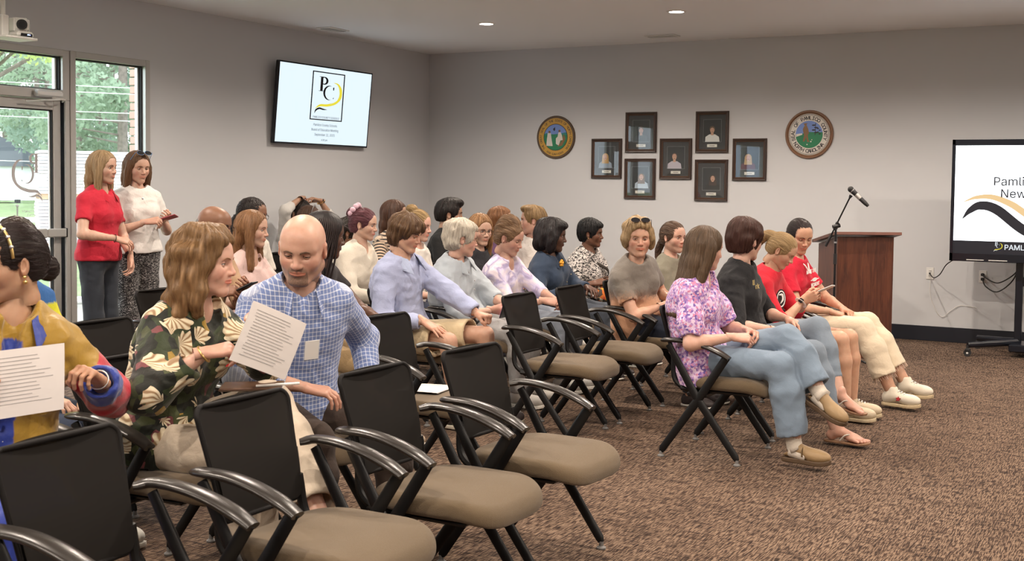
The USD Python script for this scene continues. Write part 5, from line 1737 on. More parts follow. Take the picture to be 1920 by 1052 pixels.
def grid_lines(name, base, line, pitch, width, blur=0.25):
    """Woven check: two sets of lines in the garment's own (u, v)."""
    pattern(name, {'uv': ('uvmap', {'attribute': 'st'}), 's': ('vector_math', {'math_type': 'scale', 'scale': 1.0 / pitch}), 'f': ('vector_math', {'math_type': 'fraction'}), 'x': ('separate_xyz', {}),
                   'ax': ('math', {'math_type': 'less_than', 'value2': width}), 'ay': ('math', {'math_type': 'less_than', 'value2': width}), 'ad': ('math', {'math_type': 'add'}), 'h': ('math', {'math_type': 'multiply', 'value2': 0.5}),
                   'r': ('rgb_ramp', {'ramp': [(0.0, base), (0.5, tuple(0.45 * np.array(base) + 0.55 * np.array(line))), (1.0, line)]})},
            [('uv.UV', 's.vector1'), ('s.vector', 'f.vector1'), ('f.vector', 'x.vector'), ('x.x', 'ax.value1'), ('x.y', 'ay.value1'), ('ax.value', 'ad.value1'), ('ay.value', 'ad.value2'), ('ad.value', 'h.value1'), ('h.value', 'r.fac'), ('r.color', 'p.base_color')])


grid_lines('check_blue', (0.145, 0.20, 0.40), (0.60, 0.64, 0.74), 0.0180, 0.22)
grid_lines('stripe_thin', (0.30, 0.35, 0.55), (0.40, 0.45, 0.63), 0.006, 0.4)
pattern('palm_print', {'v': ('voronoi_texture', {'scale': 7.8, 'randomness': 0.75}), 'sb': ('vector_math', {'math_type': 'subtract'}), 'x': ('separate_xyz', {}), 'pc': ('separate_xyz', {}),
                       'at': ('math', {'math_type': 'arctan2'}), 'tw': ('math', {'math_type': 'multiply_add', 'value2': 6.0}), 'mu': ('math', {'math_type': 'multiply', 'value2': 15.0}), 'si': ('math', {'math_type': 'sine'}), 'si2': ('math', {'math_type': 'multiply_add', 'value2': 0.5, 'value3': 0.5}),
                       'r1': ('rgb_ramp', {'ramp': [(0.10, (0.30, 0.19, 0.10)), (0.35, (0.56, 0.45, 0.29)), (0.8, (0.72, 0.64, 0.47))]}), 'hf': ('math', {'math_type': 'multiply_add', 'value2': 0.5}), 'co': ('math', {'math_type': 'cosine'}), 'ra': ('math', {'math_type': 'multiply_add', 'value2': 0.36, 'value3': 0.30}),
                       'rs': ('math', {'math_type': 'multiply_add', 'value2': 0.05}), 'lt': ('math', {'math_type': 'less_than'}), 'sel': ('math', {'math_type': 'greater_than', 'value2': 0.03}), 'an': ('math', {'math_type': 'multiply'}),
                       'vg': ('voronoi_texture', {'scale': 26.0}), 'rg': ('rgb_ramp', {'interpolate': False, 'ramp': [(0.0, (0.008, 0.010, 0.006)), (0.45, (0.024, 0.036, 0.012)), (0.78, (0.05, 0.06, 0.02)), (0.90, (0.17, 0.05, 0.055)), (0.96, (0.32, 0.20, 0.03))]}), 'sg': ('separate_xyz', {}),
                       'dn': ('noise_texture', {'scale': 9.0, 'detail': 2.0}), 'ds': ('vector_math', {'math_type': 'scale', 'scale': 0.05}), 'da': ('vector_math', {'math_type': 'add'}), 'mix': ('mix_color', {})},
        [('g.position', 'dn.vector'), ('dn.color', 'ds.vector1'), ('g.position', 'da.vector1'), ('ds.vector', 'da.vector2'), ('da.vector', 'v.vector'), ('da.vector', 'sb.vector1'), ('v.position', 'sb.vector2'), ('sb.vector', 'x.vector'), ('v.color', 'pc.vector'),
         ('x.z', 'at.value1'), ('x.y', 'at.value2'), ('pc.x', 'tw.value1'), ('at.value', 'tw.value3'), ('tw.value', 'mu.value1'), ('mu.value', 'si.value1'), ('si.value', 'si2.value1'), ('si2.value', 'r1.fac'),
         ('tw.value', 'co.value1'), ('co.value', 'ra.value1'), ('si.value', 'rs.value1'), ('ra.value', 'rs.value3'), ('v.distance', 'lt.value1'), ('rs.value', 'lt.value2'), ('pc.y', 'sel.value1'), ('lt.value', 'an.value1'), ('sel.value', 'an.value2'),
         ('g.position', 'vg.vector'), ('vg.color', 'sg.vector'), ('sg.x', 'rg.fac'), ('an.value', 'mix.fac'), ('rg.color', 'mix.a'), ('r1.color', 'mix.b'), ('mix.result', 'p.base_color')], rough=0.6)


def spots(name, scale, stops, rough=0.8, dist=0.0):
    pattern(name, {'v': ('voronoi_texture', {'scale': scale, 'randomness': 1.0}), 'x': ('separate_xyz', {}), 'r': ('rgb_ramp', {'interpolate': False, 'ramp': stops})},
            [('g.position', 'v.vector'), ('v.color', 'x.vector'), ('x.x', 'r.fac'), ('r.color', 'p.base_color')], rough=rough)


spots('purple_floral', 85.0, [(0.0, (0.42, 0.25, 0.52)), (0.22, (0.62, 0.46, 0.66)), (0.45, (0.16, 0.10, 0.34)), (0.60, (0.55, 0.22, 0.36)), (0.75, (0.68, 0.52, 0.68)), (0.9, (0.30, 0.16, 0.42))])
spots('bag_print', 34.0, [(0.0, (0.62, 0.16, 0.03)), (0.4, (0.75, 0.40, 0.05)), (0.6, (0.08, 0.06, 0.05)), (0.75, (0.65, 0.6, 0.45)), (0.88, (0.55, 0.08, 0.03))])


def blotch(name, scale, stops, rough=0.8, distortion=1.2, detail=3.0, stretch=(1, 1, 1)):
    pattern(name, {'mp': ('mapping', {'scale': stretch}), 'n': ('noise_texture', {'scale': scale, 'detail': detail, 'distortion': distortion}), 'r': ('rgb_ramp', {'ramp': stops})},
            [('g.position', 'mp.vector'), ('mp.vector', 'n.vector'), ('n.fac', 'r.fac'), ('r.color', 'p.base_color')], rough=rough)


blotch('tie_dye', 7.0, [(0.36, (0.68, 0.60, 0.62)), (0.50, (0.48, 0.44, 0.62)), (0.58, (0.30, 0.26, 0.42)), (0.66, (0.62, 0.54, 0.60))])
blotch('zebra_print', 42.0, [(0.47, (0.03, 0.027, 0.027)), (0.52, (0.62, 0.58, 0.55))], stretch=(1, 1, 2.2))
blotch('dash_print', 75.0, [(0.56, (0.018, 0.016, 0.018)), (0.62, (0.45, 0.43, 0.42))], stretch=(1, 1, 2.8), detail=1.0)
pattern('ombre_knit', {'x': ('separate_xyz', {}), 'mr': ('map_range', {'from_min': 0.70, 'from_max': 0.84}), 'n': ('noise_texture', {'scale': 60.0, 'detail': 2.0}), 'ad': ('math', {'math_type': 'multiply_add', 'value2': 0.5}),
                       'r': ('rgb_ramp', {'ramp': [(0.35, (0.55, 0.30, 0.18)), (0.62, (0.22, 0.15, 0.11)), (0.95, (0.165, 0.145, 0.125))]})},
        [('g.position', 'x.vector'), ('x.z', 'mr.value'), ('n.fac', 'ad.value1'), ('mr.result', 'ad.value3'), ('ad.value', 'r.fac'), ('r.color', 'p.base_color')])
pattern('stripe_top', {'uv': ('uvmap', {'attribute': 'st'}), 'x': ('separate_xyz', {}), 's': ('math', {'math_type': 'multiply', 'value2': 34.0}), 'f': ('math', {'math_type': 'fraction'}), 'r': ('rgb_ramp', {'interpolate': False, 'ramp': [(0.0, (0.50, 0.38, 0.28)), (0.55, (0.03, 0.025, 0.025))]})},
        [('uv.UV', 'x.vector'), ('x.y', 's.value1'), ('s.value', 'f.value1'), ('f.value', 'r.fac'), ('r.color', 'p.base_color')])


def flesh(base, warm=1.0):
    return tuple(base)


# --- standing by the sidelight
p = Person('standing woman in a red polo shirt and dark trousers beside the glass door', (1.12, -6.20, 0.95), (1.15, -6.18, 1.605), face=12, hyaw=14, hpitch=4, skin=FAIR, res=MEDIUM, seed=101, g=1.0, slouch=0.0, hs=1.0)
p.stand()
p.reach('R', (1.345, -6.235, 1.09), pole=(-0.25, -0.95, -0.2), hand='relax', fing=(0.5, 0.75, -0.25), palm=(-0.3, 0.3, -0.8))
p.reach('L', (1.345, -6.10, 0.95), pole=(-0.6, 0.6, -0.2), hand='relax', fing=(0.2, -0.1, -1), palm=(-0.2, -1, 0))
p.body(brow=(0.22, 0.13, 0.07))
p.shirt((0.52, 0.022, 0.045), sleeve=0.62, neck='v', vdepth=0.05, hem=-0.03, loose=0.012)
p.collar((0.50, 0.02, 0.04), height=0.02)
p.trousers((0.030, 0.036, 0.048), material='denim', flare=0.022)
p.shoes('sneaker', (0.05, 0.05, 0.05))
p.hair((0.40, 0.25, 0.12), back_fall(0.30, 0.085) + side_locks(0.26, fwd=0.01), cap=0.014, nape=-0.10, color2=(0.62, 0.44, 0.25), ears=False)
p.earring('R')
p.bracelet('R', 0.028, 0.005, (0.03, 0.03, 0.03), 'black_plastic')
p.bracelet('L', 0.029, 0.014, (0.02, 0.02, 0.02), 'black_plastic', 'watch', back=0.02, face=(0.4, -0.8, 0))

p = Person('standing woman in a white tee with blue sunglasses on her head, holding a phone', (0.97, -5.68, 0.95), (1.0, -5.70, 1.615), face=-18, hyaw=-14, hpitch=10, skin=FAIR, res=MEDIUM, seed=102, slouch=0.0, hs=1.02)
p.stand()
p.reach('R', (1.20, -5.80, 1.20), pole=(-0.6, -0.5, -0.5), hand='pinch', fing=(0.8, 0.5, 0.15), palm=(0, 0.6, -0.6))
p.reach('L', (1.17, -5.60, 1.20), pole=(-0.4, 0.7, -0.6), hand='grip', fing=(0.9, -0.25, 0.25), palm=(0.1, -0.5, 0.8))
p.body(lids=(12, -12), brow=(0.16, 0.09, 0.05))
p.shirt((0.74, 0.71, 0.68), sleeve=0.70, hem=0.0, loose=0.018, sl_loose=0.022, wr=0.006)
p.trousers((0.02, 0.02, 0.02), material='dash_print', flare=0.045, loose=0.022)
p.shoes('sneaker', (0.6, 0.58, 0.55))
p.hair((0.16, 0.085, 0.045), back_fall(0.22, 0.082) + side_locks(0.22, y=0.078, out=0.012), cap=0.013, nape=-0.10, ears=False)
p.glasses((0.12, 0.30, 0.62), up=True, lens='black_gloss', w=1.15, name='sunglasses', label='blue-framed sunglasses pushed up on the head')
nk = sweep(bez([p.front(0.99, 0.06, 0.004)[0], p.front(0.93, 0.03, 0.016)[0], p.front(0.88, 0, 0.020)[0], p.front(0.93, -0.03, 0.016)[0], p.front(0.99, -0.06, 0.004)[0]], 6), 0.0018, 5)
obj('necklace', join(nk, trimesh.creation.icosphere(1, 0.008).apply_translation(p.front(0.865, 0, 0.022)[0])), 'steel', p.t)
P2 = p

# --- near left: three people with papers
p = Person('woman with a dark low bun in a mustard, red and blue dress', (4.78, -9.93, 0.54), (4.85, -9.915, 1.245), face=-28, hyaw=-104, hpitch=8, skin=TAN, res=FINE, seed=103, g=1.08, hs=1.05, twist=-4, neck=(-0.01, -0.175))
p.sit(spread=0.07, fwd=0.46)
p.reach('L', (5.075, -9.765, 0.875), pole=(-0.1, 0.75, -0.7), hand='grip', fing=(0.25, -0.72, 0.42), palm=(-0.05, -0.35, -0.9))
p.reach('R', (5.02, -10.22, 0.86), pole=(-0.5, -0.6, -0.6), hand='grip', fing=(0.35, 0.72, 0.2), palm=(-0.1, 0.35, 0.9))
p.body(lids=(8, -12), brow=(0.05, 0.03, 0.02), nails=None)


def p3_tint(i):
    c = np.tile([0.36, 0.215, 0.028], (len(i['v']), 1))
    arm, al = i['part'] > 0, i['along']
    c[arm] = (0.36, 0.215, 0.028)
    c[arm & (al > 0.42)] = (0.46, 0.015, 0.035)
    c[arm & (al > 1.55)] = (0.03, 0.055, 0.30)
    c[(~arm) & (np.abs(i['ang']) < 0.15) & (i['t'] < 0.9)] = (0.03, 0.055, 0.30)
    c[(~arm) & (i['t'] < 0.12)] = (0.03, 0.055, 0.30)
    return c


p.shirt(None, sleeve=1.84, hem=-0.04, loose=0.022, sl_loose=0.030, cuff=0.25, neck='collar', vdepth=0.17, material='silk', tintf=p3_tint, wr=0.014, name='dress_top')
p.collar((0.03, 0.055, 0.30), 'silk', height=0.030, sc=1.22)


def p3_skirt(v):
    c = np.tile([0.028, 0.052, 0.32], (len(v), 1))
    d = (v - p.hip) @ p.Lp
    c[(d > 0.15) & (d < 0.19)] = (0.40, 0.24, 0.03)
    c[((v - p.hip) @ p.Fp < 0.16)] = (0.36, 0.215, 0.028)
    return c


p.trousers(None, end=0.42, skirt=0.02, material='silk', name='skirt', tintf=p3_skirt, wr=0.012)
p.shoes('loafer', (0.28, 0.16, 0.09), (0.05, 0.04, 0.03))
p.buttons([0.30, 0.46, 0.62], (0.75, 0.72, 0.66), off=0.030)
p.hair((0.020, 0.013, 0.010), [('e', (-0.115, 0, -0.035), (0.034, 0.042, 0.040), 0.012)], cap=0.008, nape=-0.06, flow='back', vary=1.6, ridge=0.003)
hb = [(0.052 - 0.01 * abs(math.sin(a)), 0.089 * math.cos(a), 0.020 + 0.098 * math.sin(a)) for a in np.linspace(0.05, PI - 0.05, 19)]
hm = obj('headband', p.put(sweep([(x * 0.55, y * 1.02, z * 1.02) for x, y, z in hb], 0.006, 8, flat=(1.6, 0.6))), 'brass', p.t, smooth=True, label='jewelled gold headband')
obj('jewel', p.put(join(*[trimesh.creation.icosphere(1, 0.007).apply_translation((x * 0.55, y * 1.06, z * 1.06)) for x, y, z in hb[2:-2:2]])), 'steel', hm)
p.earring('L', 'drop')
p.bracelet('L', 0.031, 0.006, (0.7, 0.66, 0.6), 'steel', back=0.015)
P3 = p

p = Person('auburn-haired woman in a green palm-leaf blouse holding papers out with red nails', (4.80, -9.19, 0.54), (4.97, -9.165, 1.215), face=12, twist=-8, hyaw=22, hpitch=4, skin=PINK, res=FINE, seed=104, g=1.10, hs=1.06, slouch=0.04, neck=(-0.04, -0.175))
p.legs((5.23, -9.12, 0.70), (5.62, -9.30, 0.36), (5.22, -9.24, 0.53), (5.26, -9.22, 0.09), toeL=(0.8, -0.5, -0.3), toeR=(1, 0, 0), pitchL=30)
p.reach('R', (5.185, -9.385, 0.925), pole=(-0.25, -0.6, -0.75), hand='grip', fing=(0.55, 0.72, 0.12), palm=(-0.25, 0.25, -0.9))
p.reach('L', (5.22, -9.17, 1.02), pole=(-0.2, 0.6, -0.8), hand='pinch', fing=(0.7, -0.5, 0.35), palm=(0.2, -0.6, -0.6))
p.body(brow=(0.22, 0.11, 0.05), lids=(18, -13), lip=(1.0, 0.60, 0.58))
p.shirt(None, sleeve=1.72, material='palm_print', neck='v', vdepth=0.11, hem=-0.05, loose=0.022, sl_loose=0.030, wr=0.013, flare=0.01)
p.trousers((0.50, 0.42, 0.33), end=0.86, loose=0.030, flare=0.022, wr=0.010)
p.shoes('loafer', (0.42, 0.24, 0.12), (0.06, 0.05, 0.04))
p.hair((0.155, 0.075, 0.030), [('e', (-0.055, 0, -0.05), (0.075, 0.098, 0.105), 0.03), ('e', (-0.075, 0, -0.14), (0.052, 0.095, 0.075), 0.03)] + side_locks(0.17, x=0.005, y=0.084, r0=0.034, r1=0.018, out=0.014, fwd=0.018) + side_locks(0.20, x=-0.04, y=0.088, r0=0.038, r1=0.016, out=0.02) + [('e', (0.0, 0, 0.085), (0.085, 0.075, 0.05), 0.03)],
       cap=0.020, nape=-0.12, color2=(0.42, 0.245, 0.115), lumpy=0.034, ridge=0.008, hl=(0.118, 0.0, -0.055), hr=(0.098, 0.090, 0.146), ears=False, freq=9.0)
p.bracelet('R', 0.031, 0.008, (0.75, 0.55, 0.2), 'brass', back=0.012)
for tp, d, n in p.tips['R'][:4]:
    obj('nail', place(trimesh.creation.icosphere(1, 1.0), tp + d * 0.002 + n * 0.004, d * 0.0075, np.cross(n, d) * 0.0055, n * 0.0030), 'nail_red', p.t) if 'nail_red' in M else (plain('nail_red', (0.5, 0.01, 0.015), rough=0.2), obj('nail', place(trimesh.creation.icosphere(1, 1.0), tp + d * 0.002 + n * 0.004, d * 0.0075, np.cross(n, d) * 0.0055, n * 0.0030), 'nail_red', p.t))
c, n = p.front(0.80, -0.02, 0.040)
c2, n2 = p.front(0.78, 0.075, 0.028)
tb = place(box(0.070, 0.026, 0.004, bevel=0.0015), c2 + n2 * 0.012, unit(np.cross(p.A, n2)), p.A, n2)
tgp = obj('name_badge', tb, 'white_plastic', p.t, label='white name badge')
P4 = p

p = Person('bald man with a grey goatee in a blue checked shirt, looking down at her papers', (4.82, -8.49, 0.54), (4.99, -8.625, 1.245), face=-14, twist=-22, hyaw=-64, hpitch=19, hroll=-3, male=True, skin=(0.60, 0.36, 0.27), res=FINE, seed=105, g=1.10, belly=0.10, hs=1.10, slouch=0.03, neck=(-0.055, -0.165))
p.sit(spread=0.20, fwd=0.42)
p.reach('L', (5.10, -8.30, 0.62), pole=(-0.3, 0.9, -0.3), hand='relax', fing=(0.9, -0.2, -0.25), palm=(-0.2, -0.1, -0.9))
p.reach('R', (5.09, -8.73, 0.70), pole=(-0.3, -0.7, -0.6), hand='relax', fing=(0.75, 0.62, -0.2), palm=(0, 0.2, -0.9))
p.body(beard=(0.13, 0.09, 0.07, 0.75), brow=(0.10, 0.06, 0.04), lids=(6, -10), gaze=(0, 12), face_w=1.03, jaw=1.06, lip=(0.95, 0.66, 0.62), blush=1.3)
p.shirt((0.2, 0.26, 0.45), sleeve=1.70, material='check_blue', neck='collar', hem=-0.06, loose=0.014, sl_loose=0.020, uv=True, wr=0.008, vdepth=0.06)
p.collar((0.2, 0.26, 0.45), 'check_blue', uvm=True)
p.buttons([0.88, 0.74, 0.60, 0.46, 0.32], (0.62, 0.62, 0.66), off=0.018)
p.trousers((0.060, 0.042, 0.034), loose=0.018)
p.shoes('loafer', (0.30, 0.17, 0.09), (0.05, 0.04, 0.03))
c, n = p.front(0.60, 0.035, 0.024)
bd = obj('visitor_badge', place(box(0.062, 0.085, 0.003, bevel=0.001), c, unit(np.cross(p.A, n)), p.A, n), 'white_plastic', p.t, label='clipped visitor badge')
P5 = p

# --- left block behind
p = Person('person in a yellow and blue jacket, mostly hidden behind the dark-haired woman with the bun', (3.79, -9.08, 0.53), (3.86, -9.10, 1.235), face=0, hyaw=-20, hpitch=20, skin=FAIR, res=COARSE, seed=131, slouch=0.02, hs=0.95)
p.sit()
p.reach('R', W(p, 0.34, -0.10, 0.64))
p.reach('L', W(p, 0.34, 0.10, 0.64))
p.body(eyes=False)
p.shirt(None, sleeve=1.9, name='jacket', loose=0.016, tintf=lambda i: np.where((i['t'] > 0.86)[:, None] | (np.abs(i['ang']) > 2.2)[:, None], [[0.03, 0.12, 0.34]], [[0.62, 0.60, 0.03]]))
p.trousers((0.03, 0.04, 0.07))
p.shoes()
p.hair((0.03, 0.02, 0.015), cap=0.012)

p = Person('bald dark-skinned man in glasses and a tan shirt, texting behind the palm-leaf blouse', (2.84, -6.98, 0.54), (2.95, -6.94, 1.24), face=0, hyaw=12, hpitch=10, male=True, skin=MID, res=MEDIUM, seed=106, hs=0.98, neck=(-0.04, -0.175))
p.sit()
p.reach('R', (3.24, -7.22, 0.87), pole=(-0.2, -0.5, -0.8), hand='grip', fing=(0.8, 0.45, 0.15), palm=(0, 0.5, -0.5))
p.reach('L', (3.26, -7.05, 0.87), pole=(-0.2, 0.5, -0.8), hand='grip', fing=(0.8, -0.45, 0.15), palm=(0, -0.5, 0.5))
p.body(lip=LIPD, brow=(0.03, 0.02, 0.015), eyes=True, lids=(8, -10))
p.shirt((0.40, 0.26, 0.16), sleeve=1.0, neck='collar', hem=-0.06)
p.collar((0.40, 0.26, 0.16))
p.trousers((0.05, 0.05, 0.06))
p.shoes('loafer', (0.05, 0.04, 0.03))
p.glasses((0.03, 0.02, 0.02))
p.hair((0.30, 0.29, 0.28), [('e', (-0.075, 0, 0.0), (0.042, 0.066, 0.05), 0.01)], cap_on=False, vary=0.3, ridge=0.002, label='short grey fringe of hair round the back', flow='curl')
P6 = p

p = Person('girl with long auburn hair in a pale pink tee, seen in profile', (2.66, -6.38, 0.54), (2.75, -6.37, 1.20), face=6, hyaw=20, hpitch=6, skin=FAIR, res=MEDIUM, seed=107, hs=1.0, bust=1.15)
p.sit()
p.reach('R', (3.05, -6.62, 0.76), pole=(-0.5, -0.5, -0.7), hand='relax', fing=(0.75, 0.5, -0.1))
p.reach('L', (3.08, -6.28, 0.74), pole=(-0.3, 0.6, -0.7), hand='relax', fing=(0.8, -0.5, -0.1))
p.body(brow=(0.14, 0.07, 0.04))
p.shirt((0.68, 0.50, 0.47), sleeve=0.48, hem=-0.05, loose=0.007, sl_loose=0.010, neck='scoop')
p.trousers((0.06, 0.08, 0.14), material='denim')
p.shoes()
p.hair((0.20, 0.085, 0.035), back_fall(0.30, 0.085) + side_locks(0.26, fwd=0.035, out=0.012, r1=0.02), cap=0.014, nape=-0.10, color2=(0.44, 0.23, 0.11), ears=False)

p = Person('dark-haired man in glasses and a white shirt behind the pink-tee girl', (1.80, -5.34, 0.54), (1.85, -5.34, 1.255), face=6, hyaw=14, hpitch=8, male=True, skin=MID, res=COARSE, seed=108, hs=1.04)
p.sit()
p.reach('R', W(p, 0.32, -0.10, 0.66))
p.reach('L', W(p, 0.32, 0.10, 0.66))
p.body(lip=LIPD, brow=(0.02, 0.015, 0.012))
p.shirt((0.62, 0.58, 0.52), sleeve=0.7)
p.trousers((0.05, 0.06, 0.08))
p.shoes()
p.glasses()
p.hair((0.018, 0.013, 0.011), [('e', (-0.12, 0, -0.06), (0.035, 0.04, 0.05), 0.02), ('chain', [(-0.11, 0, -0.06), (-0.13, -0.02, -0.15), (-0.10, -0.05, -0.24)], [0.03, 0.028, 0.016], 0.02)], cap=0.010, flow='curl', label='dark hair with a curly ponytail')

p = Person('person against the window wall with both hands over their head and a yellow watch', (0.42, -2.93, 0.54), (0.34, -2.90, 1.20), face=-15, hyaw=-5, hpitch=25, male=True, skin=OLIVE, res=COARSE, seed=109, slouch=0.0, hs=1.0)
p.sit()
p.reach('R', (0.37, -2.93, 1.355), pole=(0.2, -0.9, 0.3), hand='relax', fing=(-0.45, 0.75, 0.1), palm=(0.1, 0.1, -1))
p.reach('L', (0.40, -2.66, 1.33), pole=(0.2, 0.9, -0.1), hand='relax', fing=(-0.35, -0.85, 0.22), palm=(0.05, -0.2, -1))
p.body(eyes=False, brow=None)
p.shirt((0.62, 0.60, 0.57), sleeve=1.45, loose=0.014)
p.trousers((0.10, 0.10, 0.12))
p.shoes()
p.hair((0.022, 0.015, 0.012), cap=0.018, nape=-0.07)
p.bracelet('L', 0.032, 0.012, (0.5, 0.36, 0.05), 'brass', 'watch', back=0.02, label='yellow wristwatch', face=(0.5, -0.3, 0.8))

p = Person('brown-haired woman with a clear headband in front of the person holding their head', (0.84, -3.45, 0.54), (0.90, -3.45, 1.165), face=10, hyaw=25, hpitch=8, skin=FAIR, res=COARSE, seed=110)
p.sit()
p.reach('R', W(p, 0.32, -0.08, 0.66))
p.reach('L', W(p, 0.32, 0.08, 0.66))
p.body(eyes=False)
p.shirt((0.25, 0.24, 0.26), sleeve=0.6)
p.trousers((0.05, 0.06, 0.1))
p.shoes()
p.hair((0.085, 0.045, 0.028), back_fall(0.20, 0.08) + side_locks(0.16), cap=0.014, nape=-0.10, ears=False)
obj('headband', p.put(sweep([(0.03, 0.094 * math.cos(a), 0.034 + 0.106 * math.sin(a)) for a in np.linspace(0.0, PI, 17)], 0.006, 8, flat=(1.5, 0.5))), 'steel', p.t, label='clear plastic headband')

p = Person('dark-skinned woman with long black braids facing away, hands together over khaki trousers', (3.78, -7.05, 0.54), (3.90, -7.08, 1.215), face=12, hyaw=52, hpitch=8, skin=DARK, res=MEDIUM, seed=111, hs=1.08)
p.sit(spread=0.13)
p.reach('R', (4.20, -7.10, 0.74), pole=(-0.2, -0.7, -0.7), hand='clasp', fing=(0.8, 0.5, -0.1), palm=(0, 0.7, -0.5))
p.reach('L', (4.22, -6.96, 0.74), pole=(-0.2, 0.7, -0.7), hand='clasp', fing=(0.8, -0.5, -0.1), palm=(0, -0.7, -0.5))
p.body(lip=LIPD, brow=(0.02, 0.015, 0.012))
p.shirt((0.035, 0.03, 0.032), sleeve=0.5)
p.trousers((0.30, 0.205, 0.105), loose=0.022)
p.shoes('sneaker', (0.5, 0.4, 0.3))
p.hair((0.013, 0.010, 0.011), back_fall(0.34, 0.092, 0.055, x1=-0.10), cap=0.016, nape=-0.10, ridge=0.002, fine=False, ears=False, name='hair')
br = []
RB = np.random.default_rng(11)
for a in np.linspace(-2.3, 2.3, 46):
    ca, sa = math.cos(PI + a), math.sin(PI + a)
    q = 0.006 * RB.normal()
    br.append(sweep(bez([(-0.012 + 0.03 * ca, 0.03 * sa, 0.128), (-0.015 + 0.10 * ca, 0.085 * sa, 0.070), (-0.02 + 0.112 * ca, 0.096 * sa, -0.02), (-0.035 + 0.115 * ca + q, 0.102 * sa, -0.14), (-0.05 + 0.10 * ca + q, 0.104 * sa + q, -0.36 - 0.03 * RB.random())], 5), [0.0055, 0.0062] * 10 + [0.005], 6))
bm = join(*br)
obj('braids', p.put(bm), 'hair', p.t, smooth=True, tint=np.tile([0.020, 0.013, 0.013], (len(bm.vertices), 1)), kind='stuff', label='dozens of thin black braids')

p = Person('woman with purple-tinted hair in a pink scrunchie and a cream cardigan', (2.86, -5.52, 0.54), (3.00, -5.47, 1.215), face=4, hyaw=16, hpitch=8, skin=FAIR, res=MEDIUM, seed=112, hs=0.93, g=1.08)
p.sit()
p.reach('R', (3.28, -5.60, 0.70), pole=(-0.4, -0.6, -0.7), hand='clasp', fing=(0.8, 0.5, 0.1))
p.reach('L', (3.28, -5.40, 0.70), pole=(-0.3, 0.6, -0.7), hand='clasp', fing=(0.8, -0.5, 0.1))
p.body(brow=(0.12, 0.06, 0.05), lip=(1.0, 0.62, 0.62))
p.shirt((0.60, 0.55, 0.47), sleeve=1.85, name='cardigan', material='cloth_knit', hem=-0.10, loose=0.020, sl_loose=0.020, neck='v', vdepth=0.10)
p.trousers((0.30, 0.27, 0.24))
p.shoes()
p.hair((0.085, 0.028, 0.036), [('e', (-0.105, 0, 0.075), (0.045, 0.05, 0.045), 0.02)], cap=0.012, nape=-0.07, flow='back', color2=(0.24, 0.085, 0.11))
fl = [trimesh.creation.icosphere(1, 1.0) for _ in range(9)]
scr = join(*[place(m, (-0.092 + 0.048 * math.cos(a) * 0.5, 0.052 * math.sin(a), 0.098 + 0.046 * math.cos(a)), (0.024, 0, 0), (0, 0.020, 0), (0, 0, 0.024)) for m, a in zip(fl, np.linspace(0, 2 * PI, 9, endpoint=False))])
plain('scrunchie_pink', (0.62, 0.42, 0.50), rough=0.8)
obj('scrunchie', p.put(scr), 'scrunchie_pink', p.t, smooth=True, label='pale pink ruffled scrunchie')

p = Person('woman with a dark curly low bun, half hidden behind the cream cardigan', (1.95, -4.30, 0.53), (2.00, -4.30, 1.09), face=0, hyaw=30, hpitch=12, skin=MID, res=COARSE, seed=113)
p.sit()
p.reach('R', W(p, 0.32, -0.08, 0.66))
p.reach('L', W(p, 0.32, 0.08, 0.66))
p.body(eyes=False)
spots('pale_floral', 30.0, [(0.0, (0.6, 0.62, 0.64)), (0.7, (0.05, 0.05, 0.07)), (0.82, (0.6, 0.6, 0.62)), (0.93, (0.4, 0.06, 0.08))])
p.shirt(None, sleeve=0.6, material='pale_floral')
p.trousers((0.05, 0.06, 0.1))
p.shoes()
p.hair((0.025, 0.017, 0.014), [('e', (-0.10, 0, -0.03), (0.05, 0.06, 0.055), 0.02)], cap=0.020, flow='curl', lumpy=0.02)

p = Person('brown-haired girl in a tan and black striped top behind the fringed boy', (2.02, -3.78, 0.54), (2.10, -3.78, 1.235), face=0, hyaw=18, hpitch=5, skin=OLIVE, res=COARSE, seed=114, hs=1.05)
p.sit()
p.reach('R', (2.38, -4.02, 0.82), hand='clasp', fing=(0.8, 0.4, 0.1))
p.reach('L', (2.40, -3.80, 0.82), hand='clasp', fing=(0.8, -0.4, 0.1))
p.body(brow=(0.05, 0.03, 0.02))
p.shirt(None, sleeve=0.8, material='stripe_top', uv=True)
p.trousers((0.05, 0.06, 0.1))
p.shoes()
p.hair((0.075, 0.036, 0.022), back_fall(0.26, 0.08) + side_locks(0.22), cap=0.014, nape=-0.1, ears=False)

p = Person('blonde woman with a golden top bun and a white tee behind the fringed boy', (2.84, -4.66, 0.54), (2.95, -4.69, 1.185), face=2, hyaw=10, hpitch=8, skin=PINK, res=MEDIUM, seed=115, hs=1.0)
p.sit()
p.reach('R', W(p, 0.32, -0.08, 0.66))
p.reach('L', W(p, 0.32, 0.08, 0.66))
p.body(brow=(0.25, 0.15, 0.08), lip=(1.0, 0.66, 0.64))
p.shirt((0.72, 0.68, 0.62), sleeve=0.7, loose=0.014)
p.trousers((0.05, 0.06, 0.1))
p.shoes()
p.hair((0.30, 0.18, 0.075), [('e', (-0.075, 0.0, 0.125), (0.046, 0.050, 0.036), 0.008)], cap=0.012, nape=-0.07, flow='back', color2=(0.62, 0.42, 0.19))
EA = None

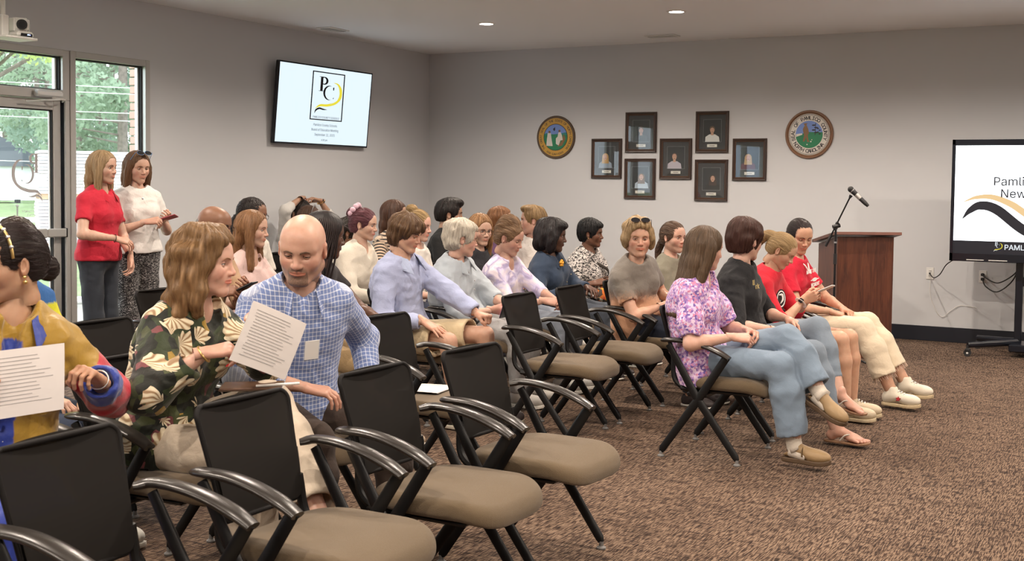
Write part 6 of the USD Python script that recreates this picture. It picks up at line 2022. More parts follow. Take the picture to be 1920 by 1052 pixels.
# --- right block, third row
p = Person('teenage boy with a brown fringe in a light blue button shirt and khaki shorts', (3.77, -6.05, 0.535), (3.80, -6.115, 1.195), face=2, hyaw=8, hpitch=17, male=True, skin=(0.58, 0.35, 0.25), res=FINE, seed=116, hs=0.93, slouch=0.05, sh=0.172, g=1.0, neck=(-0.045, -0.17))
p.sit(spread=0.13, fwd=0.46)
p.leg_j['R'] = (p.leg_j['R'][0], np.array([4.20, -6.24, 0.545]), np.array([4.24, -6.22, 0.09]), unit([1, -0.1, 0]), 0)
p.leg_j['L'] = (p.leg_j['L'][0], np.array([4.30, -5.96, 0.565]), np.array([4.34, -5.93, 0.09]), unit([1, 0.1, 0]), 0)
p.reach('R', (4.055, -6.285, 0.665), pole=(-0.5, -0.5, -0.7), hand='flat', fing=(0.88, 0.05, -0.42), palm=(-0.35, 0.15, -0.9))
p.reach('L', (4.235, -5.93, 0.690), pole=(-0.2, 0.8, -0.5), hand='fist', fing=(0.9, -0.15, -0.1), palm=(0, 0, -1))
p.body(lids=(-4, -8), brow=(0.09, 0.05, 0.025), lip=(1.0, 0.62, 0.58), blush=1.3)
p.shirt((0.36, 0.40, 0.58), sleeve=1.88, neck='collar', hem=-0.08, loose=0.020, sl_loose=0.026, wr=0.013, vdepth=0.07)
p.collar((0.40, 0.46, 0.64), sc=1.12)
p.buttons([0.86, 0.74, 0.62, 0.50, 0.38, 0.26], (0.66, 0.68, 0.74), off=0.022, strip=(0.38, 0.42, 0.60))
pk, n = p.front(0.70, 0.095, 0.020)
obj('shirt_pocket', place(box(0.10, 0.11, 0.006, bevel=0.003), pk, unit(np.cross(p.A, n)), p.A, n), 'cloth', p.t, smooth=True, tint=np.tile([0.36, 0.40, 0.58], (24, 1)))
p.trousers((0.56, 0.45, 0.29), thigh_end=0.80, name='shorts', loose=0.030, wr=0.010)
p.shoes('sneaker', (0.06, 0.05, 0.05), (0.50, 0.45, 0.36), sock=(0.6, 0.58, 0.55))
p.hair((0.075, 0.040, 0.020), [('e', (0.055, 0, 0.082), (0.050, 0.072, 0.036), 0.02), ('e', (0.082, 0.02, 0.062), (0.026, 0.050, 0.028), 0.015), ('e', (0.078, -0.035, 0.052), (0.026, 0.036, 0.028), 0.015), ('e', (-0.045, 0, -0.035), (0.070, 0.084, 0.058), 0.03), ('e', (0.0, 0.078, 0.02), (0.04, 0.02, 0.045), 0.02), ('e', (0.0, -0.078, 0.02), (0.04, 0.02, 0.045), 0.02)],
       cap=0.022, nape=-0.085, ridge=0.009, lumpy=0.022, freq=8.0, color2=(0.27, 0.155, 0.075), ears=False)
P16 = p

p = Person('white-haired older woman in a pale denim shirt looking away, phone in hand', (3.75, -5.30, 0.535), (3.78, -5.40, 1.135), face=6, hyaw=42, hpitch=8, skin=PINK, res=MEDIUM, seed=118, hs=1.02, g=1.12, belly=0.15, slouch=0.07, neck=(-0.05, -0.165))
p.sit()
p.reach('R', (4.07, -5.46, 0.665), pole=(-0.4, -0.6, -0.7), hand='grip', fing=(0.85, 0.2, -0.1), palm=(0, 0.75, 0.5))
p.reach('L', (4.10, -5.25, 0.66), pole=(-0.2, 0.7, -0.6), hand='relax', fing=(0.8, -0.4, -0.1))
p.body(brow=(0.4, 0.34, 0.28), lip=(1.0, 0.62, 0.6), blush=1.4)
p.shirt((0.44, 0.49, 0.54), sleeve=1.35, neck='collar', material='denim', loose=0.022, sl_loose=0.024, hem=-0.07, wr=0.012)
p.collar((0.44, 0.49, 0.54), 'denim')
p.buttons([0.84, 0.70, 0.56, 0.42, 0.28], (0.45, 0.45, 0.46), off=0.024)
p.trousers((0.42, 0.42, 0.42))
p.shoes('sneaker', (0.55, 0.52, 0.48))
p.hair((0.60, 0.54, 0.44), [('e', (-0.035, 0, 0.055), (0.100, 0.092, 0.085), 0.03), ('e', (-0.07, 0, -0.02), (0.052, 0.078, 0.062), 0.03), ('e', (0.045, 0, 0.088), (0.050, 0.070, 0.034), 0.02)], cap=0.020, nape=-0.075, lumpy=0.020, ridge=0.007, vary=0.5, color2=(0.98, 0.90, 0.76))
p.glasses((0.25, 0.16, 0.10))
P18 = p

p = Person('woman with a swept-up light brown updo in a white and purple tie-dye top', (3.73, -4.58, 0.535), (3.75, -4.67, 1.115), face=4, hyaw=4, hpitch=20, skin=(0.56, 0.33, 0.25), res=MEDIUM, seed=121, hs=1.04, g=1.12, bust=1.1, belly=0.12, slouch=0.07)
p.sit()
p.reach('R', (4.10, -4.76, 0.675), pole=(-0.4, -0.6, -0.7), hand='clasp', fing=(0.85, 0.45, -0.1), palm=(0, 0.6, -0.6))
p.reach('L', (4.12, -4.63, 0.675), pole=(-0.2, 0.7, -0.6), hand='clasp', fing=(0.85, -0.45, -0.1), palm=(0, -0.6, -0.6))
p.body(lids=(-3, -8), brow=(0.10, 0.06, 0.04), blush=1.5, jaw=1.05)
p.shirt(None, sleeve=1.40, material='tie_dye', neck='scoop', loose=0.014, sl_loose=0.014, hem=-0.07)
p.trousers((0.28, 0.32, 0.38), material='denim')
p.shoes('sneaker', (0.6, 0.58, 0.55))
p.hair((0.14, 0.075, 0.038), [('e', (-0.035, 0, 0.115), (0.070, 0.066, 0.052), 0.025), ('e', (-0.07, 0, 0.07), (0.055, 0.07, 0.06), 0.03)], cap=0.012, nape=-0.07, flow='back', color2=(0.36, 0.21, 0.11), lumpy=0.016, ridge=0.006)

p = Person('dark-skinned woman with a black bob and an orange flower pin on her denim jacket', (3.72, -3.86, 0.535), (3.75, -3.98, 1.115), face=4, hyaw=24, hpitch=8, skin=DARK, res=MEDIUM, seed=123, hs=1.10, g=1.10)
p.sit()
p.reach('R', (3.98, -4.16, 0.70), pole=(-0.4, -0.6, -0.7), hand='relax', fing=(0.7, 0.6, -0.1))
p.reach('L', (4.02, -3.84, 0.70), pole=(-0.2, 0.7, -0.6), hand='relax', fing=(0.7, -0.6, -0.1))
p.body(lip=LIPD, brow=(0.02, 0.015, 0.012))
p.shirt((0.035, 0.055, 0.095), sleeve=1.8, material='denim', name='jacket', neck='collar', loose=0.020, sl_loose=0.020, hem=-0.05, vdepth=0.12)
p.collar((0.032, 0.050, 0.088), 'denim')
p.buttons([0.62, 0.46, 0.30], (0.35, 0.3, 0.2), lat=0.05, off=0.024)
p.trousers((0.06, 0.07, 0.09))
p.shoes('loafer', (0.05, 0.04, 0.04))
p.hair((0.014, 0.012, 0.013), [('e', (-0.05, 0, -0.02), (0.080, 0.096, 0.085), 0.03), ('e', (-0.07, 0, -0.075), (0.055, 0.09, 0.055), 0.03), ('e', (0.06, 0, 0.078), (0.045, 0.068, 0.036), 0.02)] + side_locks(0.10, y=0.086, r0=0.034, r1=0.024), cap=0.020, nape=-0.10, lumpy=0.012, ears=False, vary=1.2)
c, n = p.front(0.90, -0.02, 0.045)
plain('flower_orange', (0.72, 0.34, 0.03), rough=0.6)
obj('brooch', join(*[trimesh.creation.icosphere(1, 0.013).apply_translation(c + p.L * 0.018 * math.cos(a) + p.A * 0.018 * math.sin(a)) for a in np.linspace(0, 2 * PI, 6)[:-1]] + [trimesh.creation.icosphere(1, 0.012).apply_translation(c + n * 0.006)]), 'flower_orange', p.t, label='orange flower brooch at the collar')

p = Person('dark-skinned woman with short black hair in a black and white print top, hands clasped', (3.68, -3.16, 0.535), (3.75, -3.25, 1.105), face=2, hyaw=12, hpitch=4, skin=BROWN, res=MEDIUM, seed=124, hs=0.97, g=1.20, belly=0.15, bust=1.2)
p.sit()
p.reach('R', (3.86, -3.42, 0.70), pole=(-0.4, -0.6, -0.7), hand='clasp', fing=(0.75, 0.55, 0.2), palm=(0, 0.6, -0.6))
p.reach('L', (3.90, -3.26, 0.70), pole=(-0.2, 0.7, -0.6), hand='clasp', fing=(0.75, -0.55, 0.2), palm=(0, -0.6, -0.6))
p.body(lip=LIPD, brow=(0.02, 0.015, 0.012))
p.shirt(None, sleeve=0.95, material='zebra_print', loose=0.020, sl_loose=0.024, hem=-0.08)
p.trousers((0.05, 0.05, 0.06))
p.shoes('loafer', (0.05, 0.04, 0.04))
p.hair((0.013, 0.012, 0.013), [('e', (-0.02, 0, 0.075), (0.092, 0.08, 0.062), 0.03), ('e', (0.062, 0, 0.080), (0.040, 0.062, 0.030), 0.02)], cap=0.016, nape=-0.075, vary=1.2, ridge=0.006)
p.earring('R')
st = [p.front(t, l, 0.030)[0] for t, l in ((0.97, -0.085), (0.86, -0.05), (0.72, 0.01), (0.55, 0.07), (0.36, 0.13))]
obj('bag_strap', sweep(bez(st, 6), 0.014, 8, flat=(1.0, 0.25), up=p.F), 'leather', p.t, smooth=True, tint=np.tile([0.035, 0.028, 0.022], (25 * 8 + 2, 1)), label='dark crossbody bag strap')

# --- right block, second row
p = Person('older blonde woman with sunglasses on her head and an ombre grey top, facing the camera', (4.76, -4.56, 0.535), (4.80, -4.70, 1.145), face=-4, twist=-14, hyaw=-58, hpitch=2, skin=(0.58, 0.34, 0.24), res=MEDIUM, seed=125, hs=1.10, g=1.14, belly=0.12, slouch=0.04)
p.sit()
p.reach('R', (4.98, -4.66, 0.685), pole=(-0.35, -0.75, -0.55), hand='relax', fing=(0.5, 0.8, 0.1), palm=(-0.5, 0, -0.8))
p.reach('L', (5.0, -4.52, 0.70), pole=(-0.1, 0.8, -0.6), hand='relax', fing=(0.3, -0.9, 0.0), palm=(-0.5, 0, -0.8))
p.body(brow=(0.30, 0.18, 0.09), lids=(15, -11), lip=(0.95, 0.62, 0.6), blush=1.4, jaw=1.04)
p.shirt(None, sleeve=0.62, material='ombre_knit', loose=0.018, sl_loose=0.020, hem=-0.10, neck='crew')
p.trousers((0.020, 0.026, 0.045), material='denim')
p.shoes('loafer', (0.05, 0.04, 0.04))
p.hair((0.36, 0.225, 0.10), [('e', (-0.03, 0, 0.05), (0.098, 0.094, 0.088), 0.03), ('e', (0.035, 0, 0.10), (0.055, 0.066, 0.036), 0.02), ('e', (0.0, 0.083, -0.01), (0.045, 0.024, 0.055), 0.02), ('e', (0.0, -0.083, -0.01), (0.045, 0.024, 0.055), 0.02)], cap=0.018, nape=-0.08, lumpy=0.022, ridge=0.007, color2=(0.66, 0.47, 0.26), ears=False)
p.glasses((0.03, 0.02, 0.02), up=True, lens='black_gloss', w=1.15, name='sunglasses', label='dark sunglasses pushed up on the head')

p = Person('teenage girl with a low brown ponytail in an olive shirt', (4.74, -3.85, 0.535), (4.75, -3.90, 1.125), face=-2, hyaw=-22, hpitch=3, skin=(0.60, 0.37, 0.28), res=MEDIUM, seed=126, hs=0.98)
p.sit()
p.reach('R', W(p, 0.32, -0.08, 0.66))
p.reach('L', W(p, 0.32, 0.08, 0.66))
p.body(brow=(0.07, 0.04, 0.02), blush=1.3)
p.shirt((0.205, 0.19, 0.145), sleeve=0.75, loose=0.016, neck_r=0.95)
p.trousers((0.05, 0.06, 0.09))
p.shoes()
p.hair((0.075, 0.040, 0.024), [('chain', [(-0.09, 0, -0.015), (-0.135, 0.01, -0.055), (-0.17, 0.02, -0.12), (-0.18, 0.02, -0.19)], [0.028, 0.024, 0.022, 0.010], 0.015)], cap=0.010, nape=-0.06, flow='back', color2=(0.20, 0.115, 0.07))
obj('hair_tie', p.put(sweep([(-0.118 + 0.0 * a, 0.006 + 0.024 * math.cos(a), -0.040 + 0.024 * math.sin(a)) for a in np.linspace(0, 2 * PI, 17)], 0.006, 8)), 'white_plastic', p.t, smooth=True)

# --- fourth and fifth rows
p = Person('strawberry-blonde woman in glasses and a dark top, between the white hair and the updo', (2.88, -3.72, 0.535), (2.95, -3.74, 1.125), face=-8, hyaw=-28, hpitch=8, skin=FAIR, res=MEDIUM, seed=119, hs=1.08)
p.sit()
p.reach('R', W(p, 0.32, -0.08, 0.66))
p.reach('L', W(p, 0.32, 0.08, 0.66))
p.body(brow=(0.2, 0.1, 0.05))
p.shirt((0.025, 0.025, 0.03), sleeve=1.2)
p.trousers((0.03, 0.03, 0.04))
p.shoes()
p.glasses()
p.hair((0.22, 0.095, 0.038), back_fall(0.24, 0.088) + side_locks(0.22, y=0.080, out=0.01), cap=0.016, nape=-0.1, color2=(0.50, 0.27, 0.12), ears=False, lumpy=0.01)

p = Person('person with auburn hair, only the crown showing behind the updo', (2.56, -2.95, 0.535), (2.60, -2.78, 1.175), face=0, hyaw=20, hpitch=0, skin=FAIR, res=COARSE, seed=120, hs=1.04)
p.sit()
p.reach('R', W(p, 0.32, -0.08, 0.66))
p.reach('L', W(p, 0.32, 0.08, 0.66))
p.body()
p.shirt((0.12, 0.06, 0.13), sleeve=0.7)
p.trousers((0.03, 0.03, 0.04))
p.shoes()
p.hair((0.20, 0.075, 0.030), back_fall(0.2, 0.085), cap=0.018, nape=-0.1, color2=(0.42, 0.19, 0.08), lumpy=0.01, ears=False)

p = Person('fair-haired boy in a white tee turned to face back along the row', (2.74, -2.42, 0.535), (2.75, -2.42, 1.175), face=-25, hyaw=-152, hpitch=2, male=True, skin=PINK, res=COARSE, seed=122, hs=1.06, twist=-35)
p.sit()
p.reach('R', W(p, 0.25, -0.16, 0.66))
p.reach('L', W(p, 0.25, 0.16, 0.66))
p.body(brow=(0.3, 0.2, 0.1), blush=1.3)
p.shirt((0.74, 0.71, 0.67), sleeve=0.7, loose=0.016)
p.trousers((0.05, 0.06, 0.1))
p.shoes()
p.hair((0.26, 0.15, 0.065), [('e', (0.03, 0, 0.105), (0.075, 0.066, 0.034), 0.02)], cap=0.014, nape=-0.06, color2=(0.50, 0.33, 0.16), ridge=0.007)

p = Person('dark-haired boy in a black polo shirt sitting tall in the back rows', (1.98, -2.80, 0.54), (2.05, -2.79, 1.225), face=12, hyaw=34, hpitch=4, male=True, skin=OLIVE, res=COARSE, seed=117, hs=1.12)
p.sit()
p.reach('R', W(p, 0.30, -0.10, 0.66))
p.reach('L', W(p, 0.30, 0.10, 0.66))
p.body(brow=(0.03, 0.02, 0.015))
p.shirt((0.022, 0.022, 0.022), sleeve=0.75, neck='collar')
p.collar((0.02, 0.02, 0.02))
p.trousers((0.04, 0.04, 0.05))
p.shoes()
p.hair((0.016, 0.013, 0.012), [('e', (0.03, 0, 0.10), (0.08, 0.07, 0.04), 0.02)], cap=0.016, nape=-0.06, vary=1.2, ridge=0.007)

# --- front row, right block
p = Person('girl with long brown hair in a purple floral top, jeans crossed at the knee', (5.76, -5.99, 0.535), (5.77, -6.02, 1.165), face=4, hyaw=50, hpitch=10, skin=PINK, res=FINE, seed=127, hs=1.0, g=1.10, slouch=0.05, neck=(-0.03, -0.17))
p.legs((6.24, -5.98, 0.675), (6.45, -6.05, 0.405), (6.24, -6.10, 0.545), (6.33, -6.10, 0.115), toeL=(0.95, -0.22, 0), toeR=(0.97, -0.12, 0), pitchL=26)
p.reach('R', (5.985, -6.13, 0.690), pole=(-0.5, -0.6, -0.6), hand='clasp', fing=(0.80, 0.52, -0.05), palm=(-0.1, 0.5, -0.8))
p.reach('L', (6.02, -5.95, 0.705), pole=(-0.2, 0.7, -0.6), hand='clasp', fing=(0.70, -0.62, -0.05), palm=(-0.1, -0.5, -0.8))
p.body(brow=(0.16, 0.09, 0.05), blush=1.5)
p.shirt(None, sleeve=0.86, material='purple_floral', neck='scoop', loose=0.020, sl_loose=0.012, puff=0.026, hem=-0.12, flare=0.01, wr=0.012)
p.trousers((0.20, 0.265, 0.345), material='denim', end=0.86, loose=0.020, flare=0.024, wr=0.010, kk=0.006)
p.shoes('clog', (0.33, 0.225, 0.12), (0.10, 0.065, 0.04), sock=(0.66, 0.60, 0.52))
p.hair((0.085, 0.050, 0.029), back_fall(0.40, 0.092, 0.046, x1=-0.125) + side_locks(0.34, x=-0.02, y=0.082, out=0.0, fwd=-0.05, sides=(-1,), r0=0.034, r1=0.02) + side_locks(0.16, sides=(1,)), cap=0.013, nape=-0.11, color2=(0.20, 0.125, 0.075), ears=False, ridge=0.004, freq=14.0)
for k in 'LR':
    sh, mir = p.parts['shoe' + k]
    b = mir(join(sweep(bez([(0.055, -0.048, 0.045), (0.05, -0.036, 0.075), (0.05, 0.0, 0.090), (0.05, 0.036, 0.075), (0.055, 0.048, 0.045)], 5), 0.008, 8, flat=(1.3, 0.4), up=(1, 0, 0))))
    obj('buckle_strap', b, 'leather', sh, smooth=True, tint=np.tile([0.28, 0.19, 0.10], (len(b.vertices), 1)))

p = Person('woman with short dark brown hair in a black tee and grey jeans, turned away', (5.76, -5.26, 0.535), (5.77, -5.29, 1.185), face=4, hyaw=64, hpitch=6, skin=PINK, res=FINE, seed=128, hs=1.04, g=1.14, belly=0.1)
p.legs((6.20, -5.20, 0.655), (6.37, -5.32, 0.30), (6.22, -5.36, 0.53), (6.38, -5.40, 0.10), toeL=(0.95, -0.25, 0), toeR=(0.97, -0.1, 0), pitchL=12)
p.reach('R', (6.02, -5.44, 0.66), pole=(-0.4, -0.6, -0.6), hand='relax', fing=(0.7, 0.6, -0.2))
p.reach('L', (6.02, -5.18, 0.70), pole=(-0.2, 0.7, -0.6), hand='relax', fing=(0.7, -0.6, -0.1))
p.body(brow=(0.06, 0.03, 0.02))
p.shirt((0.016, 0.016, 0.018), sleeve=1.05, loose=0.018, sl_loose=0.022, hem=-0.09, wr=0.010, neck_r=0.95)
p.trousers((0.20, 0.245, 0.30), material='denim', end=0.80, loose=0.006, wr=0.007, kk=0.006)
p.shoes('sandal', (0.55, 0.50, 0.44), (0.30, 0.17, 0.10))
p.hair((0.060, 0.022, 0.018), [('e', (-0.03, 0, 0.05), (0.100, 0.090, 0.088), 0.03), ('e', (-0.06, 0, -0.015), (0.056, 0.078, 0.06), 0.03)], cap=0.020, nape=-0.075, color2=(0.13, 0.055, 0.042), lumpy=0.016, ridge=0.006)
plain('print_gold', (0.42, 0.33, 0.14), rough=0.6)
c, n = p.front(0.82, -0.115, 0.042)
e1 = unit(np.cross(p.A, n))
for wd, du, dv in (('ll', -0.030, 0.0), ('rk', -0.004, -0.026)):
    obj('shirt_print', place(meshkit.text_mesh(wd, 0.030, 0.002, bold=True), c + p.A * dv + e1 * du, e1, p.A, n), 'print_gold', p.t)

p = Person('girl with a blonde ponytail in a red long-sleeve tee looking down at her phone', (5.74, -4.58, 0.535), (5.80, -4.62, 1.095), face=2, hyaw=4, hpitch=34, skin=(0.62, 0.37, 0.25), res=FINE, seed=129, hs=0.94, slouch=0.09, neck=(-0.075, -0.15))
p.legs((6.23, -4.50, 0.53), (6.25, -4.48, 0.095), (6.21, -4.66, 0.53), (6.25, -4.66, 0.095), toeL=(1, 0, 0), toeR=(1, 0, 0))
p.reach('R', (5.965, -4.66, 0.775), pole=(-0.35, -0.6, -0.75), hand='grip', fing=(0.85, 0.25, 0.38), palm=(0.05, 0.85, 0.25))
p.reach('L', (5.96, -4.50, 0.775), pole=(-0.2, 0.7, -0.7), hand='grip', fing=(0.85, -0.25, 0.38), palm=(0.05, -0.85, 0.25))
p.body(lids=(-2, -9), brow=(0.26, 0.15, 0.08), blush=1.5)
p.shirt((0.55, 0.018, 0.035), sleeve=1.30, loose=0.014, sl_loose=0.016, hem=-0.07, neck_r=0.95)
p.trousers((0.34, 0.40, 0.48), material='denim', thigh_end=0.45, name='shorts', loose=0.02)
p.shoes('sneaker', (0.60, 0.50, 0.36), (0.55, 0.45, 0.3))
p.hair((0.34, 0.20, 0.085), [('chain', [(-0.10, 0, 0.055), (-0.15, 0, 0.03), (-0.175, 0, -0.05), (-0.165, 0.0, -0.15), (-0.10, -0.02, -0.27)], [0.030, 0.030, 0.032, 0.028, 0.014], 0.012)], cap=0.010, nape=-0.06, flow='back', color2=(0.66, 0.46, 0.24), ridge=0.004)
obj('hair_tie', p.put(sweep([(-0.122 + 0.006 * math.sin(a), 0.027 * math.cos(a), 0.046 + 0.027 * math.sin(a)) for a in np.linspace(0, 2 * PI, 17)], 0.006, 8)), 'black_plastic', p.t, smooth=True)
p.bracelet('R', 0.031, 0.016, (0.70, 0.66, 0.60), 'white_plastic', 'watch', back=0.026, label='smartwatch on a white strap', face=(0.1, -1, 0.4))
c, n = p.front(0.60, -0.075, 0.030)
e1 = unit(np.cross(p.A, n))
em = obj('shirt_emblem', place(plate(affinity.scale(Point(0, 0).buffer(0.065, 24), 0.8, 1.0), 0.002), c, e1, p.A, n), 'black_plastic', p.t, label='round black and white mascot emblem')
obj('emblem_print', place(join(plate(affinity.scale(Point(0, 0).buffer(0.056, 24), 0.8, 1.0).difference(affinity.scale(Point(0, 0).buffer(0.047, 24), 0.8, 1.0)), 0.002), plate(ribbon([(-0.02, 0.03), (0.012, 0.026), (0.018, -0.005), (-0.01, -0.03)], [0.006, 0.018, 0.02, 0.004]), 0.002)), c + n * 0.002, e1, p.A, n), 'white_paint', em)
P29 = p

p = Person('dark-haired girl in a red lettered tee and cream trousers with white sneakers, head bowed', (5.70, -3.87, 0.535), (5.72, -3.90, 1.165), face=-6, hyaw=-46, hpitch=20, skin=(0.58, 0.34, 0.23), res=FINE, seed=130, hs=1.02, slouch=0.05)
p.legs((6.20, -3.83, 0.56), (6.48, -3.86, 0.155), (6.20, -3.98, 0.54), (6.42, -4.02, 0.105), toeL=(0.9, -0.25, 0), toeR=(0.92, -0.2, 0))
p.reach('R', (5.98, -3.99, 0.645), pole=(-0.4, -0.7, -0.5), hand='clasp', fing=(0.85, 0.35, -0.25), palm=(0, 0.2, -1))
p.reach('L', (6.03, -3.84, 0.655), pole=(-0.1, 0.8, -0.5), hand='clasp', fing=(0.7, -0.55, -0.2), palm=(0, -0.2, -1))
p.body(lids=(2, -10), brow=(0.04, 0.025, 0.018), lip=(1.0, 0.66, 0.64))
p.shirt((0.55, 0.015, 0.04), sleeve=0.62, loose=0.014, sl_loose=0.018, hem=-0.08, neck='crew')
p.trousers((0.66, 0.56, 0.42), end=0.74, loose=0.020, flare=0.020, wr=0.006, kk=0.008)
p.shoes('sneaker', (0.72, 0.66, 0.55), (0.55, 0.44, 0.28))
plain('star_red', (0.5, 0.015, 0.03), rough=0.5)
for k in 'LR':
    sh, mir = p.parts['shoe' + k]
    st = Polygon([(math.cos(a) * r, math.sin(a) * r) for a, r in zip(np.linspace(PI / 2, PI / 2 + 2 * PI, 11)[:-1], [0.020, 0.009] * 5)])
    for q in (-1, 1):
        obj('star_patch', mir(place(plate(st, 0.005), (0.055, q * 0.038, 0.060), (1, 0, 0), (0, -q * 0.45, 0.9), (0, q * 0.9, 0.45))), 'star_red', sh)
fr = []
RF = np.random.default_rng(4)
for k in 'LR':
    h, kn, an, toe, pt = p.leg_j[k]
    e, ax = kn + (an - kn) * 0.74, unit(an - kn)
    u = unit(np.cross(ax, p.Lp))
    for a in np.linspace(0, 2 * PI, 34, endpoint=False):
        o = e + (u * math.cos(a) + np.cross(ax, u) * math.sin(a)) * 0.076
        fr.append(sweep([o - ax * 0.012, o + ax * 0.03 + RF.normal(0, 0.005, 3)], 0.0016, 4))
fm = join(*fr)
obj('frayed_hem', fm, 'cloth', p.t, smooth=True, tint=np.tile([0.6, 0.44, 0.36], (len(fm.vertices), 1)), kind='stuff')
p.hair((0.022, 0.014, 0.013), [('e', (-0.115, 0, -0.02), (0.03, 0.04, 0.04), 0.02), ('chain', [(-0.11, 0.0, -0.02), (-0.13, 0.02, -0.10), (-0.12, 0.03, -0.22)], [0.03, 0.03, 0.015], 0.02)], cap=0.008, nape=-0.06, flow='back', vary=1.4, ridge=0.003)
p.earring('L')
c, n = p.front(0.82, 0.0, 0.028)
e1 = unit(np.cross(p.A, n))
for i, wd in enumerate(('MAKE THE', 'MOMENT')):
    t_ = p.front(0.80 - 0.20 * i, 0.0, 0.030 if i == 0 else 0.036)
    obj('shirt_print', place(meshkit.text_mesh(wd, 0.026, 0.002, bold=True), t_[0] + e1 * -0.072, e1, p.A, t_[1]), 'white_paint', p.t)
t_ = p.front(0.705, 0.0, 0.036)
obj('shirt_print', place(plate(affinity.scale(Point(0, 0).buffer(0.017, 12), 2.6, 0.8).union(Polygon([(-0.075, -0.003), (0.075, -0.003), (0.075, 0.003), (-0.075, 0.003)])), 0.002), t_[0], e1, p.A, t_[1]), 'white_paint', p.t)
bd = bez([p.front(0.985, 0.055, 0.008)[0], p.front(0.94, 0.035, 0.024)[0], p.front(0.86, 0.012, 0.030)[0], p.front(0.80, 0.0, 0.034)[0], p.front(0.86, -0.012, 0.030)[0], p.front(0.94, -0.035, 0.024)[0], p.front(0.985, -0.055, 0.008)[0]], 5)
obj('bead_necklace', join(*[trimesh.creation.icosphere(1, 0.006).apply_translation(q) for q in bd]), 'white_plastic', p.t, smooth=True, kind='stuff', label='pale beaded necklace')
P30 = p

# ------------------------------------------------------------------ television on the window wall
emit('screen_white', (0.80, 0.93, 1.0), 0.225)
emit('screen_bright', (0.90, 0.97, 1.0), 0.42)
emit('screen_yellow', (0.92, 0.80, 0.06), 0.20)
plain('screen_ink', (0.01, 0.012, 0.022), rough=0.5)
emit('screen_grey', (0.16, 0.18, 0.22), 0.18)
plain('bezel', (0.008, 0.010, 0.016), rough=0.22)


def flat_on(o, ex, ey, ez):
    return lambda m, u=0.0, v=0.0, lift=0.0: place(m, np.array(o) + np.array(ex) * u + np.array(ey) * v + np.array(ez) * lift, ex, ey, ez)


tv = thing('wall_television', 'large wall-mounted television showing the black and yellow school logo slide', 'television', (0, 0, 0))
tz = unit([0.075, 0, 0.835])
o = np.array([0.062, -2.985, 1.908])
F1 = flat_on(o, (0, 1, 0), tz, np.cross((0, 1, 0), tz))
TW, TH = 1.60, 0.838
obj('case', F1(box2((0, 0, -0.045), (TW, TH, 0.0), 0.008)), 'bezel', tv)
obj('bezel', F1(join(box2((0, 0, 0), (TW, 0.018, 0.004), 0.001), box2((0, TH - 0.014, 0), (TW, TH, 0.004), 0.001), box2((0, 0, 0), (0.014, TH, 0.004), 0.001), box2((TW - 0.014, 0, 0), (TW, TH, 0.004), 0.001))), 'bezel', tv)
sc = obj('screen', F1(box2((0.014, 0.018, 0.0), (TW - 0.014, TH - 0.014, 0.0015))), 'screen_white', tv)
LH, LX, LY = 0.512, 0.545, 0.268
pc, sw, dk, fr = [affinity.scale(g, LH * 1.55, LH, origin=(0, 0)) for g in logo_shapes()]
obj('logo_letters', F1(plate(pc, 0.0008), LX, LY, 0.0018), 'screen_ink', sc)
obj('logo_swoosh', F1(plate(sw, 0.0006), LX, LY, 0.0016), 'screen_yellow', sc)
obj('logo_wave', F1(plate(dk, 0.0008), LX, LY, 0.0018), 'screen_ink', sc)
obj('logo_frame', F1(plate(fr, 0.0008), LX, LY, 0.0018), 'screen_ink', sc)


def centred(t, h, F, u, v, lift, m, parent, name='lettering', bold=False):
    tm = meshkit.text_mesh(t, h, 0.0008, bold=bold)
    w = tm.bounds[1][0] + tm.bounds[0][0]
    return obj(name, F(tm, u - w / 2, v, lift), m, parent)


centred('PAMLICO COUNTY SCHOOLS', 0.023, F1, LX + 0.278, LY + 0.020, 0.0018, 'screen_grey', sc)
for i, t in enumerate(('Pamlico County Schools', 'Board of Education Meeting', 'September 11, 2025', '6:00 pm')):
    centred(t, 0.026 if i < 3 else 0.020, F1, LX + 0.275, LY - 0.062 - 0.052 * i, 0.0018, 'screen_grey', sc)
obj('wall_bracket', box2((0.0, -2.55, 2.15), (0.075, -1.80, 2.55), 0.004), 'black_plastic', tv)

# ------------------------------------------------------------------ television on the wheeled stand
tv2 = thing('stand_television', 'very large television on a wheeled stand, cut by the right edge, showing a wave slide', 'television', (0, 0, 0))
F2 = flat_on((6.262, -0.80, 0.855), (1, 0, 0), (0, 0, 1), (0, -1, 0))
obj('case', F2(box2((0, 0, -0.075), (1.78, 1.117, 0.0), 0.012)), 'bezel', tv2)
obj('bezel', F2(join(box2((0, 0, 0), (1.78, 0.075, 0.006), 0.003), box2((0, 1.067, 0), (1.78, 1.117, 0.006), 0.003), box2((0, 0, 0), (0.030, 1.117, 0.006), 0.003), box2((1.75, 0, 0), (1.78, 1.117, 0.006), 0.003))), 'bezel', tv2)
s2 = obj('screen', F2(box2((0.024, 0.19, 0.0), (1.75, 1.063, 0.002))), 'screen_bright', tv2)
obj('taskbar', F2(box2((0.024, 0.075, 0.0), (1.75, 0.19, 0.002))), 'screen_ink', tv2, label='dark strip with the school name below the slide')
emit('screen_orange', (1.0, 0.70, 0.36), 0.20)
emit('screen_text', (0.9, 0.95, 1.0), 0.19)
wave = ribbon([(0.105, 0.392), (0.17, 0.468), (0.26, 0.515), (0.40, 0.478), (0.63, 0.300), (0.90, 0.18), (1.2, 0.20)], [0.004, 0.05, 0.075, 0.085, 0.085, 0.07, 0.06])
